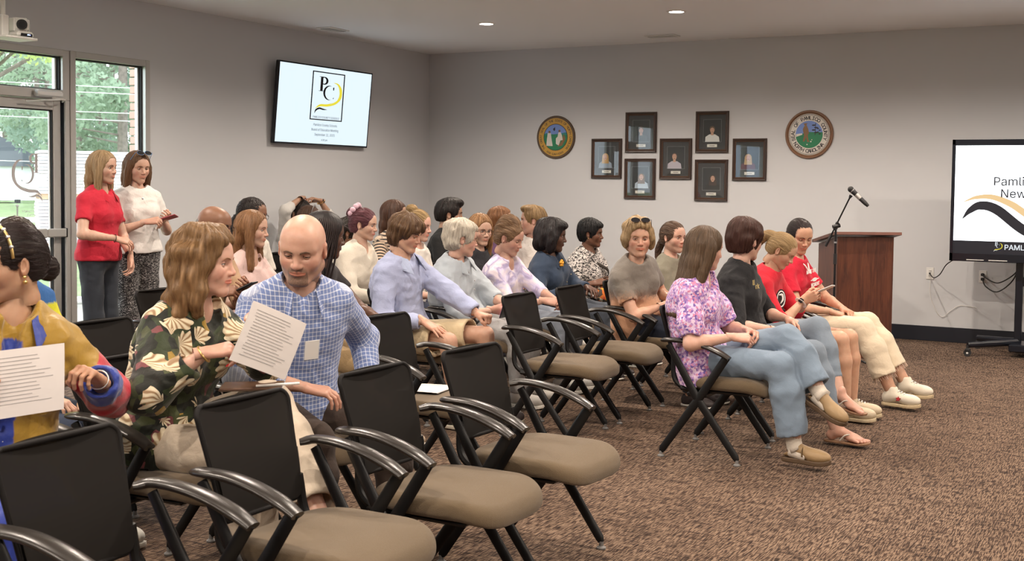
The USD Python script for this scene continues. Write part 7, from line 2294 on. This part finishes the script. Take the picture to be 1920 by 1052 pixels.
owave = ribbon([(0.115, 0.548), (0.22, 0.588), (0.36, 0.592), (0.52, 0.530), (0.70, 0.415), (0.95, 0.34), (1.3, 0.42)], [0.004, 0.03, 0.045, 0.055, 0.06, 0.055, 0.05])
obj('wave', F2(plate(owave, 0.0008), 0, 0, 0.0022), 'screen_orange', s2)
obj('wave', F2(plate(wave, 0.0008), 0, 0, 0.0032), 'screen_ink', s2)
obj('lettering', F2(meshkit.text_mesh('Pamlico', 0.075, 0.0008), 0.360, 0.700, 0.0022), 'screen_ink', s2)
obj('lettering', F2(meshkit.text_mesh('New', 0.075, 0.0008), 0.422, 0.590, 0.0022), 'screen_ink', s2)
tb = [c for c in tv2.GetChildren() if c.GetName() == 'taskbar'][0]
obj('lettering', F2(meshkit.text_mesh('PAMLICO', 0.045, 0.0008, bold=True), 0.468, 0.118, 0.0022), 'screen_text', tb)
g4 = [affinity.scale(g, 0.13, 0.115, origin=(0, 0)) for g in logo_shapes()]
obj('logo_swoosh', F2(plate(g4[1], 0.0008), 0.37, 0.082, 0.0022), 'screen_yellow', tb)
obj('logo_letters', F2(plate(g4[0].union(g4[2]), 0.0008), 0.37, 0.082, 0.0024), 'screen_text', tb)
obj('sensor_strip', F2(join(box2((0.15, 0.012, 0.004), (0.30, 0.020, 0.009)), box2((0.34, 0.012, 0.004), (0.50, 0.020, 0.009)))), 'aluminium_pale', tv2)
st = thing('television_stand', 'black wheeled stand carrying the very large television at the right edge', 'stand', (0, 0, 0))
for x in (6.825, 7.40):
    obj('column', box2((x, -0.70, 0.10), (x + 0.062, -0.63, 1.5), 0.006), 'bezel', st)
obj('crossbar', join(box2((6.825, -0.69, 0.64), (7.46, -0.64, 0.72), 0.006), box2((6.825, -0.69, 1.20), (7.46, -0.64, 1.28), 0.006)), 'bezel', st)
for x0, x1 in ((6.47, 6.87), (7.86, 7.42)):
    for y1 in (-0.98, -0.36):
        obj('base_leg', sweep([(x1, -0.67, 0.13), ((x0 + x1) / 2, (y1 - 0.67) / 2, 0.115), (x0, y1, 0.105)], [0.034, 0.032, 0.026], 10, flat=(0.8, 1.0)), 'bezel', st)
        c = obj('caster', join(cyl((x0, y1 - 0.014, 0.033), (x0, y1 + 0.014, 0.033), 0.033, 20), cyl((x0, y1, 0.06), (x0, y1, 0.10), 0.012, 10), box2((x0 - 0.02, y1 - 0.022, 0.048), (x0 + 0.024, y1 + 0.022, 0.075), 0.006)), 'gasket', st)
        obj('hub', cyl((x0, y1 - 0.017, 0.033), (x0, y1 + 0.017, 0.033), 0.010, 12), 'aluminium_pale', c)
obj('base_plate', box2((6.80, -0.86, 0.05), (7.50, -0.50, 0.12), 0.01), 'bezel', st)

# ------------------------------------------------------------------ portraits, seals, outlets
plain('frame_wood', (0.045, 0.024, 0.017), rough=0.35)
plain('frame_lip', (0.10, 0.055, 0.036), rough=0.3)
plain('mat_dark', (0.035, 0.036, 0.042), rough=0.6)
plain('photo_dark', (0.020, 0.023, 0.030), rough=0.5)
plain('photo_line', (0.22, 0.24, 0.27), rough=0.5)
plain('card_white', (0.72, 0.70, 0.67), rough=0.6)
plain('print_ink', (0.03, 0.03, 0.03), rough=0.6)
clear_pane('frame_glass', (0.97, 0.98, 0.97))
SK = {'fair': (0.55, 0.33, 0.25), 'pale': (0.6, 0.42, 0.34)}
PORT = [('leftmost', 2.405, 1.820, 'blond hair', (0.50, 0.30, 0.12), (0.25, 0.30, 0.40), 'tallest of the lower-left reflection'), ('upper left', 2.822, 2.112, '', (0.10, 0.06, 0.04), (0.04, 0.05, 0.06), ''), ('lower left', 2.818, 1.594, '', (0.16, 0.09, 0.05), (0.42, 0.50, 0.62), ''),
        ('centre', 3.240, 1.815, '', (0.40, 0.20, 0.14), (0.50, 0.46, 0.55), ''), ('upper right', 3.655, 2.106, '', (0.14, 0.09, 0.06), (0.68, 0.68, 0.70), ''), ('lower right', 3.654, 1.583, '', (0.05, 0.03, 0.025), (0.015, 0.015, 0.018), ''), ('rightmost', 4.079, 1.808, '', (0.48, 0.34, 0.19), (0.09, 0.02, 0.04), '')]
PLAB = ['framed portrait at the left end of the group, subject with golden hair', 'framed portrait at the upper left of the group, figure in dark clothing', 'framed portrait at the lower left of the group, woman in a pale blue top',
        'framed portrait in the centre of the group, balding man in a lilac shirt', 'framed portrait at the upper right of the group, figure in a white shirt', 'framed portrait at the lower right of the group, dark-haired woman in black', 'framed portrait at the right end of the group, blonde woman in a maroon top']


def moulding(w, h, prof):
    """A mitred picture frame: prof = (inset, height) pairs."""
    vs, fs = [], []
    for ins, z in prof:
        a, b = w / 2 - ins, h / 2 - ins
        vs += [(-a, -b, z), (a, -b, z), (a, b, z), (-a, b, z)]
    for k in range(len(prof)):
        k2 = (k + 1) % len(prof)
        for i in range(4):
            j = (i + 1) % 4
            fs += [[4 * k + i, 4 * k + j, 4 * k2 + j], [4 * k + i, 4 * k2 + j, 4 * k2 + i]]
    return trimesh.Trimesh(vs, fs, process=False)


for i, ((_, px, pz, _h, hair, top, _x), lab) in enumerate(zip(PORT, PLAB)):
    t = thing('framed_portrait', lab, 'portrait', (px, 0, pz), 0, 'framed portraits on the end wall')
    Fp = flat_on((0, -0.002, 0), (1, 0, 0), (0, 0, 1), (0, -1, 0))
    w, h = 0.375, 0.450
    obj('frame', Fp(moulding(w, h, [(0, 0), (0, 0.018), (0.006, 0.026), (0.018, 0.024), (0.026, 0.016), (0.030, 0.012), (0.030, 0)])), 'frame_wood', t, smooth=False)
    obj('frame_lip', Fp(moulding(w, h, [(0.026, 0.0165), (0.029, 0.0175), (0.036, 0.010), (0.036, 0.004)])), 'frame_lip', t, smooth=False)
    obj('mat_board', Fp(box2((-w / 2 + 0.03, -h / 2 + 0.03, 0), (w / 2 - 0.03, h / 2 - 0.03, 0.003))), 'mat_dark', t)
    ph = obj('photograph', Fp(box2((-0.100, -0.105, 0.003), (0.100, 0.135, 0.0036))), 'photo_dark', t)
    obj('photo_edge', Fp(moulding(0.206, 0.246, [(0, 0.003), (0, 0.0042), (0.003, 0.0042), (0.003, 0.003)]), 0, 0.015), 'photo_line', t, smooth=False)
    sx = 0.016 * (i % 3 - 1)
    for nm, c in (('skin_%d' % i, SK['fair']), ('hair_%d' % i, hair), ('top_%d' % i, top)):
        plain('portrait_' + nm, c, rough=0.6)
    sh = Polygon([(-0.075, -0.104), (-0.070, -0.055), (-0.030, -0.030), (0.030, -0.030), (0.070, -0.055), (0.078, -0.104)]).buffer(0.006).intersection(Polygon([(-0.1, -0.105), (0.1, -0.105), (0.1, 0.2), (-0.1, 0.2)]))
    face = affinity.scale(Point(0, 0.022).buffer(0.030, 20), 0.82, 1.12).union(Polygon([(-0.014, 0.0), (0.014, 0.0), (0.016, -0.035), (-0.016, -0.035)]))
    if i == 3:
        hr_ = affinity.scale(Point(0, 0.030).buffer(0.031, 20), 0.9, 1.05).difference(affinity.scale(Point(0, 0.024).buffer(0.030, 20), 0.86, 1.2))
    elif i in (1, 4):
        hr_ = affinity.scale(Point(0, 0.032).buffer(0.033, 20), 0.95, 1.0).difference(affinity.scale(Point(0, 0.012).buffer(0.032, 20), 0.82, 1.1))
    else:
        hr_ = affinity.scale(Point(0, 0.018).buffer(0.042, 20), 0.92, 1.0).union(Polygon([(-0.038, 0.02), (0.038, 0.02), (0.044, -0.055), (-0.044, -0.055)])).difference(affinity.scale(Point(0, 0.016).buffer(0.030, 20), 0.80, 1.1))
    obj('printed_shoulders', Fp(plate(sh, 0.0003), sx, 0, 0.0037), 'portrait_top_%d' % i, ph)
    obj('printed_face', Fp(plate(face, 0.0003), sx, 0, 0.0041), 'portrait_skin_%d' % i, ph)
    obj('printed_hair', Fp(plate(hr_.buffer(0), 0.0003), sx, 0, 0.0045), 'portrait_hair_%d' % i, ph)
    obj('printed_features', Fp(plate(Point(-0.010, 0.030).buffer(0.0024).union(Point(0.010, 0.030).buffer(0.0024)).union(affinity.scale(Point(0, 0.003).buffer(0.008), 1.0, 0.28)), 0.0003), sx, 0, 0.0045), 'print_ink', ph)
    np_ = obj('name_plate', Fp(box2((-0.056, -0.163, 0.003), (0.056, -0.132, 0.005))), 'card_white', t)
    obj('printed_line', Fp(box2((-0.03, -0.150, 0.005), (0.03, -0.145, 0.0053))), 'mat_dark', np_)
    obj('glass', Fp(box2((-w / 2 + 0.033, -h / 2 + 0.033, 0.008), (w / 2 - 0.033, h / 2 - 0.033, 0.0095))), 'frame_glass', t)


def ring_text(word, r, h, a0, a1, F, m, parent, inside=False, bold=True, lift=0.0155):
    """Lettering round a circle from angle a0 to a1 (degrees, clockwise from the top when a1 > a0)."""
    ms = []
    n = len(word)
    for k, ch in enumerate(word):
        if ch == ' ':
            continue
        a = math.radians(a0 + (a1 - a0) * (k / (n - 1)))
        tm = meshkit.text_mesh(ch, h, 0.001, bold=bold)
        w = (tm.bounds[0][0] + tm.bounds[1][0]) / 2
        tm.apply_translation((-w, -h / 2, 0))
        R = np.eye(4)
        b = -a if not inside else -a + PI
        R[:2, :2] = [[math.cos(b), -math.sin(b)], [math.sin(b), math.cos(b)]]
        tm.apply_transform(R)
        tm.apply_translation((r * math.sin(a), r * math.cos(a), 0))
        ms.append(tm)
    return obj('lettering', F(join(*ms), 0, 0, lift), m, parent)


for nm, c in (('seal_gold', (0.52, 0.30, 0.045)), ('seal_rim_dark', (0.09, 0.055, 0.03)), ('seal_blue', (0.16, 0.26, 0.60)), ('seal_green', (0.02, 0.20, 0.09)), ('seal_white', (0.66, 0.63, 0.58)), ('seal_wood', (0.19, 0.095, 0.05)), ('seal_brown', (0.22, 0.12, 0.05)), ('seal_ink', (0.03, 0.025, 0.03)), ('seal_teal', (0.02, 0.22, 0.20))):
    plain(nm, c, rough=0.4)


def disc(r, n=64):
    return Point(0, 0).buffer(r, n // 4)


ns = thing('state_seal', 'round gold state seal with two robed figures, left of the portraits', 'seal', (1.757, 0, 2.067))
Fs = flat_on((0, 0, 0), (1, 0, 0), (0, 0, 1), (0, -1, 0))
obj('rim', Fs(lathe([(0, 0), (0.247, 0), (0.250, 0.010), (0.243, 0.020), (0.236, 0.018), (0, 0.010)], 64)), 'seal_rim_dark', ns)
obj('band', Fs(plate(disc(0.236), 0.0175)), 'seal_gold', ns)
scn = obj('scene_disc', Fs(plate(disc(0.152), 0.001), 0, 0, 0.0177), 'seal_blue', ns)
obj('scene_ring', Fs(plate(disc(0.155).difference(disc(0.149)), 0.0016), 0, 0, 0.0177), 'seal_ink', ns)
inn = disc(0.149)
obj('meadow', Fs(plate(inn.intersection(Polygon([(-0.2, -0.2), (0.2, -0.2), (0.2, 0.02), (-0.05, 0.035), (-0.2, 0.015)])), 0.0006), 0, 0, 0.0188), 'seal_green', scn)
obj('hills', Fs(plate(inn.intersection(Polygon([(-0.2, 0.01), (-0.12, 0.05), (-0.06, 0.03), (0.05, 0.04), (0.13, 0.055), (0.2, 0.01)])), 0.0004), 0, 0, 0.0187), 'seal_teal', scn)
rob1 = Polygon([(-0.115, -0.095), (-0.040, -0.098), (-0.055, -0.02), (-0.065, 0.045), (-0.098, 0.045), (-0.108, -0.02)]).buffer(0.004)
rob2 = Polygon([(0.010, -0.075), (0.040, -0.090), (0.062, -0.035), (0.090, -0.030), (0.080, 0.020), (0.062, 0.055), (0.038, 0.050), (0.030, 0.005), (0.008, -0.015)]).buffer(0.004)
obj('robed_figure', Fs(plate(rob1, 0.0008), 0, 0, 0.0195), 'seal_white', scn)
obj('robed_figure', Fs(plate(rob2, 0.0008), 0, 0, 0.0195), 'seal_white', scn)
obj('figure_head', Fs(plate(Point(-0.080, 0.062).buffer(0.014).union(Point(0.050, 0.072).buffer(0.014)), 0.0008), 0, 0, 0.0197), 'seal_brown', scn)
obj('horn_of_plenty', Fs(plate(Polygon([(0.030, -0.105), (0.085, -0.095), (0.125, -0.02), (0.105, 0.03), (0.092, -0.03), (0.060, -0.075)]).buffer(0.003).intersection(inn), 0.0008), 0, 0, 0.0193), 'seal_brown', scn)
obj('ship', Fs(plate(Polygon([(-0.035, 0.095), (-0.008, 0.118), (-0.006, 0.082), (-0.02, 0.070)]), 0.0008), 0, 0, 0.0193), 'seal_ink', scn)
ring_text('THE GREAT SEAL OF THE STATE OF NORTH CAROLINA', 0.194, 0.027, -132, 132, Fs, 'seal_ink', ns, bold=False, lift=0.0177)
ring_text('ESSE QUAM VIDERI', 0.196, 0.022, 212, 150, Fs, 'seal_ink', ns, inside=True, bold=False, lift=0.0177)

cs = thing('county_seal', 'round wooden county seal with white lettered ring, right of the portraits', 'seal', (4.715, 0, 2.069))
obj('rim', Fs(lathe([(0, 0), (0.250, 0), (0.253, 0.012), (0.247, 0.024), (0.232, 0.024), (0.222, 0.015), (0, 0.014)], 64)), 'seal_wood', cs)
obj('band', Fs(plate(disc(0.216), 0.0152)), 'seal_white', cs)
obj('bead_ring', Fs(join(plate(disc(0.212).difference(disc(0.208)), 0.001), plate(disc(0.202).difference(disc(0.199)), 0.001)), 0, 0, 0.0152), 'seal_ink', cs)
sc2 = obj('scene_disc', Fs(plate(disc(0.142), 0.001), 0, 0, 0.0155), 'seal_blue', cs)
inn = disc(0.142)
obj('meadow', Fs(plate(inn.intersection(Polygon([(-0.2, -0.2), (0.2, -0.2), (0.2, 0.02), (0.0, 0.025), (-0.2, -0.02)])), 0.0006), 0, 0, 0.0166), 'seal_green', sc2)
boat = Polygon([(-0.137, 0.005), (-0.075, 0.012), (-0.070, -0.002), (-0.137, -0.025)]).intersection(inn)
obj('boat', Fs(plate(boat, 0.0008), 0, 0, 0.0172), 'seal_white', sc2)
hunter = Polygon([(-0.052, 0.085), (-0.026, 0.090), (-0.010, 0.050), (-0.004, 0.010), (-0.016, -0.005), (-0.008, -0.055), (0.004, -0.075), (-0.016, -0.078), (-0.032, -0.02), (-0.046, -0.070), (-0.062, -0.072), (-0.050, -0.01), (-0.058, 0.02), (-0.064, 0.055)]).buffer(0.002)
obj('hunter', Fs(plate(hunter.union(Point(-0.040, 0.103).buffer(0.014)).union(Polygon([(-0.062, 0.108), (-0.018, 0.112), (-0.018, 0.117), (-0.062, 0.114)])), 0.0008), 0, 0, 0.0174), 'seal_brown', sc2)
obj('pale_flowers', Fs(plate(Point(0.02, -0.075).buffer(0.007).union(Point(0.03, -0.055).buffer(0.005)).union(Point(-0.02, -0.105).buffer(0.006)), 0.0008), 0, 0, 0.0174), 'seal_white', sc2)
pine = LineString([(0.062, -0.005), (0.066, 0.115)]).buffer(0.003)
for q, y in enumerate((0.02, 0.045, 0.07, 0.095)):
    pine = pine.union(affinity.scale(Point(0.060 + 0.012 * (-1) ** q, y).buffer(0.016), 1.3, 0.45))
    pine = pine.union(affinity.scale(Point(0.100 + 0.010 * (-1) ** q, y * 0.75 - 0.01).buffer(0.012), 1.1, 0.5))
obj('pine', Fs(plate(pine.intersection(inn), 0.0008), 0, 0, 0.0174), 'seal_ink', sc2)
ring_text('SEAL OF PAMLICO COUNTY', 0.172, 0.036, -108, 106, Fs, 'seal_ink', cs)
ring_text('NORTH CAROLINA', 0.172, 0.036, 236, 128, Fs, 'seal_ink', cs, inside=True)

for i, (x, z, lab) in enumerate(((5.958, 0.675, 'white wall outlet with one thin cable, beside the lectern'), (6.453, 0.664, 'white wall outlet with two black plugs, under the wheeled television'))):
    t = thing('wall_outlet', lab, 'outlet', (x, 0, z))
    obj('plate', box2((-0.036, -0.007, -0.060), (0.036, 0, 0.060), 0.003), 'white_plastic', t)
    for q in (-1, 1):
        r = obj('receptacle', box2((-0.017, -0.010, q * 0.022 - 0.014), (0.017, -0.005, q * 0.022 + 0.014), 0.003), 'card_white', t)
        obj('slot', join(box2((-0.008, -0.0115, q * 0.022 - 0.002), (-0.005, -0.0095, q * 0.022 + 0.008)), box2((0.005, -0.0115, q * 0.022 - 0.002), (0.008, -0.0095, q * 0.022 + 0.008))), 'dark_hole', r)
pl = []
for q, e in ((1, (6.88, -0.66, 0.86)), (-1, (6.86, -0.66, 0.90))):
    t = thing('power_cord', ['', 'upper black power cord from the outlet to the wheeled television', 'lower black power cord from the outlet to the wheeled television'][q], 'cord', (0, 0, 0))
    z0 = 0.664 + q * 0.022
    obj('plug', box2((6.438, -0.045, z0 - 0.014), (6.468, -0.010, z0 + 0.014), 0.006), 'gasket', t)
    obj('cable', sweep(bez([(6.453, -0.045, z0), (6.50, -0.10, z0 - 0.03 - 0.02 * (1 - q)), (6.62, -0.22, z0 - 0.06 - 0.02 * (1 - q)), (6.78, -0.45, z0 + 0.04), e], 8), 0.006, 8), 'gasket', t)
t = thing('network_cable', 'thin black cable running from the outlet up to the television corner', 'cable', (0, 0, 0))
obj('connector', box2((5.951, -0.035, 0.668), (5.966, -0.010, 0.684), 0.003), 'gasket', t)
obj('cable', sweep(bez([(5.958, -0.035, 0.676), (6.01, -0.10, 0.640), (6.10, -0.30, 0.690), (6.20, -0.58, 0.80), (6.29, -0.72, 0.862)], 8), 0.005, 8), 'gasket', t)
tag(obj('speaker_wire', sweep(bez([(5.962, -0.012, 0.612), (5.968, -0.010, 0.45), (6.03, -0.010, 0.30), (6.09, -0.010, 0.25), (6.16, -0.010, 0.31), (6.25, -0.010, 0.37), (6.40, -0.010, 0.36)], 8), 0.0028, 6), 'card_white'), 'thin pale wire hanging in a loop on the wall below the outlet', 'wire')

# ------------------------------------------------------------------ lectern and microphone
mat('mahogany', {'tc': ('texture_coordinate', {}), 'mp': ('mapping', {'scale': (9.0, 9.0, 0.9)}), 'n': ('noise_texture', {'scale': 2.4, 'detail': 6.0, 'roughness': 0.65, 'distortion': 0.8}),
                 'r': ('rgb_ramp', {'ramp': [(0.28, (0.032, 0.009, 0.005)), (0.48, (0.085, 0.024, 0.011)), (0.62, (0.125, 0.038, 0.017)), (0.78, (0.060, 0.017, 0.008))]}), 'p': ('principled_bsdf', {'roughness': 0.42, 'coat_weight': 0.10, 'coat_roughness': 0.35})},
    [('tc.object', 'mp.vector'), ('mp.vector', 'n.vector'), ('n.fac', 'r.fac'), ('r.color', 'p.base_color')])
plain('laminate_edge', (0.18, 0.075, 0.055), rough=0.4)
lec = thing('lectern', 'tall dark mahogany lectern with a sloping top behind the front row', 'lectern', (5.90, -1.50, 0), 33.0)
LW, LD = 0.51, 0.52
obj('front_panel', box2((-LW, 0, 0.02), (0, 0.02, 1.085), 0.003), 'mahogany', lec)
side = Polygon([(0.02, 0.02), (LD, 0.02), (LD, 1.0), (0.02, 1.082)])
for x in (-LW, -0.02):
    obj('side_panel', place(plate(side, 0.02), (x, 0, 0), (0, 1, 0), (0, 0, 1), (1, 0, 0)), 'mahogany', lec)
obj('shelf', box2((-LW + 0.02, 0.03, 0.55), (-0.02, LD - 0.02, 0.57)), 'mahogany', lec)
obj('base_plinth', box2((-LW - 0.006, -0.006, 0), (0.006, LD, 0.06), 0.004), 'mahogany', lec)
topb = place(plate(Polygon([(-LW - 0.05, -0.05), (0.05, -0.05), (0.05, LD + 0.05), (-LW - 0.05, LD + 0.05)]), 0.026), (0, 0, 1.096), (1, 0, 0), unit((0, 1, -0.158)), unit((0, 0.158, 1)))
tp = obj('top', topb, 'mahogany', lec)
obj('top_edge', place(box2((-LW - 0.05, -0.054, 0.001), (0.05, -0.05, 0.025)), (0, 0, 1.096), (1, 0, 0), unit((0, 1, -0.158)), unit((0, 0.158, 1))), 'laminate_edge', tp)
ms = thing('microphone_stand', 'thin black boom microphone stand in front of the lectern', 'stand', (5.531, -2.10, 0))
obj('pole', cyl((0, 0, 0.05), (0, 0, 1.17), 0.0095, 14), 'black_gloss', ms)
obj('height_clutch', cyl((0, 0, 0.86), (0, 0, 0.95), 0.015, 14), 'black_plastic', ms)
obj('clutch_band', cyl((0, 0, 1.04), (0, 0, 1.055), 0.013, 14), 'steel', ms)
for a in (0, 120, 240):
    c, s_ = math.cos(math.radians(a + 20)), math.sin(math.radians(a + 20))
    obj('tripod_leg', sweep([(0.02 * c, 0.02 * s_, 0.13), (0.28 * c, 0.28 * s_, 0.012)], 0.009, 8), 'black_gloss', ms)
obj('leg_hub', cyl((0, 0, 0.05), (0, 0, 0.15), 0.02, 14), 'black_plastic', ms)
b0, b1 = np.array([-0.079, 0, 1.020]), np.array([0.112, 0, 1.432])
obj('boom_arm', sweep([b0, b1], 0.0065, 10), 'black_gloss', ms)
obj('boom_grip', sweep([b0 - (b1 - b0) * 0.02, b0 + (b1 - b0) * 0.22], 0.0115, 12), 'black_plastic', ms)
obj('boom_clutch', join(cyl((-0.02, -0.02, 1.180), (0.03, 0.015, 1.195), 0.018, 12), cyl((0.0, 0, 1.16), (0.0, 0, 1.20), 0.016, 12), sweep([b0 + (b1 - b0) * 0.44, b0 + (b1 - b0) * 0.49], 0.013, 12)), 'black_plastic', ms)
obj('microphone_clip', sweep([b1, b1 + np.array([0.012, 0, 0.022])], [0.010, 0.016], 10), 'black_plastic', ms)
mc = thing('microphone', 'black handheld wireless microphone held in the clip of the boom stand', 'microphone', (5.636, -2.10, 1.519))
ax = unit((0.115, 0, -0.108))
obj('grille', trimesh.creation.icosphere(3, 0.026).apply_translation(ax * 0.02), 'gasket', mc)
obj('grille_band', sweep([ax * 0.038, ax * 0.046], 0.0265, 20), 'steel', mc)
obj('handle', sweep([ax * 0.044, ax * 0.06, ax * 0.13, ax * 0.195], [0.023, 0.021, 0.019, 0.018], 20), 'black_plastic', mc)
obj('label_band', sweep([ax * 0.085, ax * 0.135], 0.0205, 20), 'aluminium', mc)
obj('antenna_tip', sweep([ax * 0.195, ax * 0.225], [0.017, 0.013], 20), 'gasket', mc)

# ------------------------------------------------------------------ ceiling camera
pz = thing('conference_camera', 'white pan-tilt conference camera hanging on a pole from the ceiling', 'camera', (0.9, -6.70, 2.5))
obj('ceiling_pole', cyl((-0.02, -0.12, 0.14), (-0.02, -0.12, CEIL - 2.5), 0.017, 16), 'white_plastic', pz)
obj('shelf_plate', box2((-0.10, -0.19, -0.006), (0.10, 0.075, 0.010), 0.004), 'white_plastic', pz)
obj('mount_arm', box2((-0.05, -0.15, 0.01), (0.01, -0.09, 0.16), 0.008), 'white_plastic', pz)
bs = obj('base', box2((-0.065, -0.07, 0.01), (0.075, 0.07, 0.055), 0.016), 'white_plastic', pz)
obj('status_window', box2((0.070, -0.050, 0.018), (0.0765, 0.050, 0.040), 0.004), 'black_gloss', bs)
emit('status_blue', (0.2, 0.3, 1.0), 1.5)
obj('status_light', box2((0.076, 0.005, 0.026), (0.0775, 0.030, 0.033)), 'status_blue', bs)
obj('yoke', join(box2((-0.03, -0.068, 0.05), (0.03, -0.056, 0.145), 0.006), box2((-0.03, 0.056, 0.05), (0.03, 0.068, 0.145), 0.006)), 'white_plastic', pz)
hd = obj('head', place(box2((-0.05, -0.054, -0.048), (0.055, 0.054, 0.048), 0.018), (0, 0, 0.105), unit((1, -0.45, -0.1)), unit((0.45, 1, 0)), (0, 0, 1)), 'white_plastic', pz)
ld = unit((1, -0.45, -0.1))
obj('lens_barrel', sweep([np.array([0, 0, 0.105]) + ld * 0.05, np.array([0, 0, 0.105]) + ld * 0.072], 0.036, 28), 'black_plastic', hd)
obj('lens', sweep([np.array([0, 0, 0.105]) + ld * 0.070, np.array([0, 0, 0.105]) + ld * 0.075], 0.024, 24), 'black_gloss', hd)

# ------------------------------------------------------------------ papers, phones and bags
plain('paper', (0.70, 0.66, 0.64), rough=0.8)
plain('print_grey', (0.40, 0.38, 0.38), rough=0.9)


def sheet_of_paper(name, label, tl, tr, bl, rows, n=1, bend=0.006, indent=0.1, group=None):
    """A printed letter page: tl, tr, bl are its corners; text lines are thin strips on the side that faces the room's camera end."""
    tl, tr, bl = map(lambda q: np.array(q, float), (tl, tr, bl))
    ex, ey = tr - tl, bl - tl
    nz = unit(np.cross(ex, ey))
    if nz @ (np.array(CAM_POS) - tl) < 0:
        nz = -nz
    t = thing(name, label, 'paper', (0, 0, 0), 0, group)
    for k in range(n):
        us, vs = np.linspace(0, 1, 9), np.linspace(0, 1, 7)
        off = -nz * 0.0022 * k + (ex * 0.012 + ey * -0.010) * k
        f = lambda u, v: tl + ex * u + ey * v + nz * bend * (4 * u * (1 - u) - 2 * v * v) + off
        top = np.array([f(u, v) for u in us for v in vs])
        bot = top - nz * 0.0009
        i, j = np.meshgrid(np.arange(8), np.arange(6), indexing='ij')
        q = np.stack([i * 7 + j, (i + 1) * 7 + j, (i + 1) * 7 + j + 1, i * 7 + j + 1], -1).reshape(-1, 4)
        q2 = q[:, ::-1] + len(top)
        pg = obj('page', (np.vstack([top, bot]), np.vstack([q, q2])), 'paper', t, smooth=False)
        if k == 0:
            r = np.random.default_rng(8)
            ln = []
            for v in rows:
                u0, u1 = indent + 0.05 * r.random() * (r.random() < 0.3), 0.62 + 0.28 * r.random()
                pts = [f(u, v) + nz * 0.0008 for u in np.linspace(u0, u1, 7)]
                ln.append(sweep(pts, 0.0011, 4, flat=(1.0, 0.25), up=nz))
            obj('printed_text', join(*ln), 'print_grey', pg, kind='stuff')
    return t


sheet_of_paper('printed_page', 'single printed agenda page held by the woman in the mustard dress', (5.02, -10.205, 1.000), (5.115, -9.930, 1.012), (5.045, -10.225, 0.800), np.linspace(0.12, 0.80, 13))
sheet_of_paper('printed_page', 'sheaf of stapled printed pages held up by the auburn-haired woman', (5.36, -9.345, 1.108), (5.365, -9.068, 1.002), (5.36, -9.452, 0.920), np.linspace(0.10, 0.86, 16), n=3)
sheet_of_paper('loose_paper', 'loose white papers lying on the empty chair beside the checked-shirt man', (4.68, -7.30, 0.478), (4.90, -7.26, 0.480), (4.72, -7.56, 0.486), [], n=2, bend=0.002)


def phone(label, c, ex, ey, screen=(0.01, 0.01, 0.012), case=(0.02, 0.02, 0.022), glow=None):
    """ex along the phone's height, ey along its width; the screen faces ex x ey."""
    ex, ey = unit(ex), unit(np.array(ey, float) - unit(ex) * (np.array(ey, float) @ unit(ex)))
    t = thing('mobile_phone', label, 'phone', (0, 0, 0))
    k = len(M)
    plain('phone_case_%d' % k, case, rough=0.4)
    Fq = lambda m: place(m, c, ex, ey, np.cross(ex, ey))
    obj('case', Fq(box(0.150, 0.074, 0.009, bevel=0.004)), 'phone_case_%d' % k, t)
    if glow:
        emit('phone_screen_%d' % k, glow, 0.2)
        obj('screen', Fq(box(0.138, 0.066, 0.001).apply_translation((0, 0, 0.0048))), 'phone_screen_%d' % k, t)
    else:
        obj('screen', Fq(box(0.138, 0.066, 0.001).apply_translation((0, 0, 0.0048))), 'black_gloss', t)
    return t


phone('pink-cased phone held by the standing woman in the white tee', (1.265, -5.645, 1.225), (0.75, 0.35, 0.25), (-0.4, 0.8, -0.3), case=(0.45, 0.10, 0.12))
phone('phone with a glowing pink screen in the hand of the white-haired woman', (4.165, -5.455, 0.685), (0.35, -0.1, 0.95), (0.2, 0.9, 0.1), glow=(0.85, 0.35, 0.62))
phone('dark phone held in both hands by the bald man in the tan shirt', (3.36, -7.13, 0.90), (0.85, 0.15, 0.4), (0.0, 1, 0.1))
phone('white phone held up by the blonde ponytailed girl in red', (6.075, -4.58, 0.845), (0.9, 0.0, 0.42), (0, -1, 0.1), case=(0.6, 0.58, 0.56))
cb = thing('notebook', 'dark patterned notebook with a pen across the lap of the palm-leaf-blouse woman', 'notebook', (5.22, -9.19, 0.782), 35.0)
obj('cover', place(box(0.22, 0.15, 0.012, bevel=0.004), (0, 0, 0), unit((1, 0, 0.02)), (0, 1, 0), unit((-0.02, 0, 1))), 'frame_lip', cb)
obj('pages', box(0.205, 0.14, 0.008).apply_translation((0.008, 0, 0.0)), 'paper', cb)
obj('pen', cyl((0.02, -0.07, 0.012), (0.17, -0.04, 0.016), 0.0045, 10), 'white_plastic', cb)
bg = Field((-0.20, -0.17, -0.13), (0.20, 0.17, 0.16), 0.008)
bg.ell((0, 0, 0), (0.145, 0.105, 0.085))
bgm = relax(bg.net(), 1)
bag = thing('handbag', 'orange patterned cloth handbag on the lap of the woman in the print top', 'bag', (3.97, -3.33, 0.60), 10.0)
obj('pouch', bgm, 'bag_print', bag, smooth=True)
obj('handle', sweep(bez([(-0.09, 0.02, 0.06), (-0.06, 0.02, 0.14), (0.06, 0.02, 0.14), (0.09, 0.02, 0.06)], 6), 0.008, 8), 'frame_lip', bag)
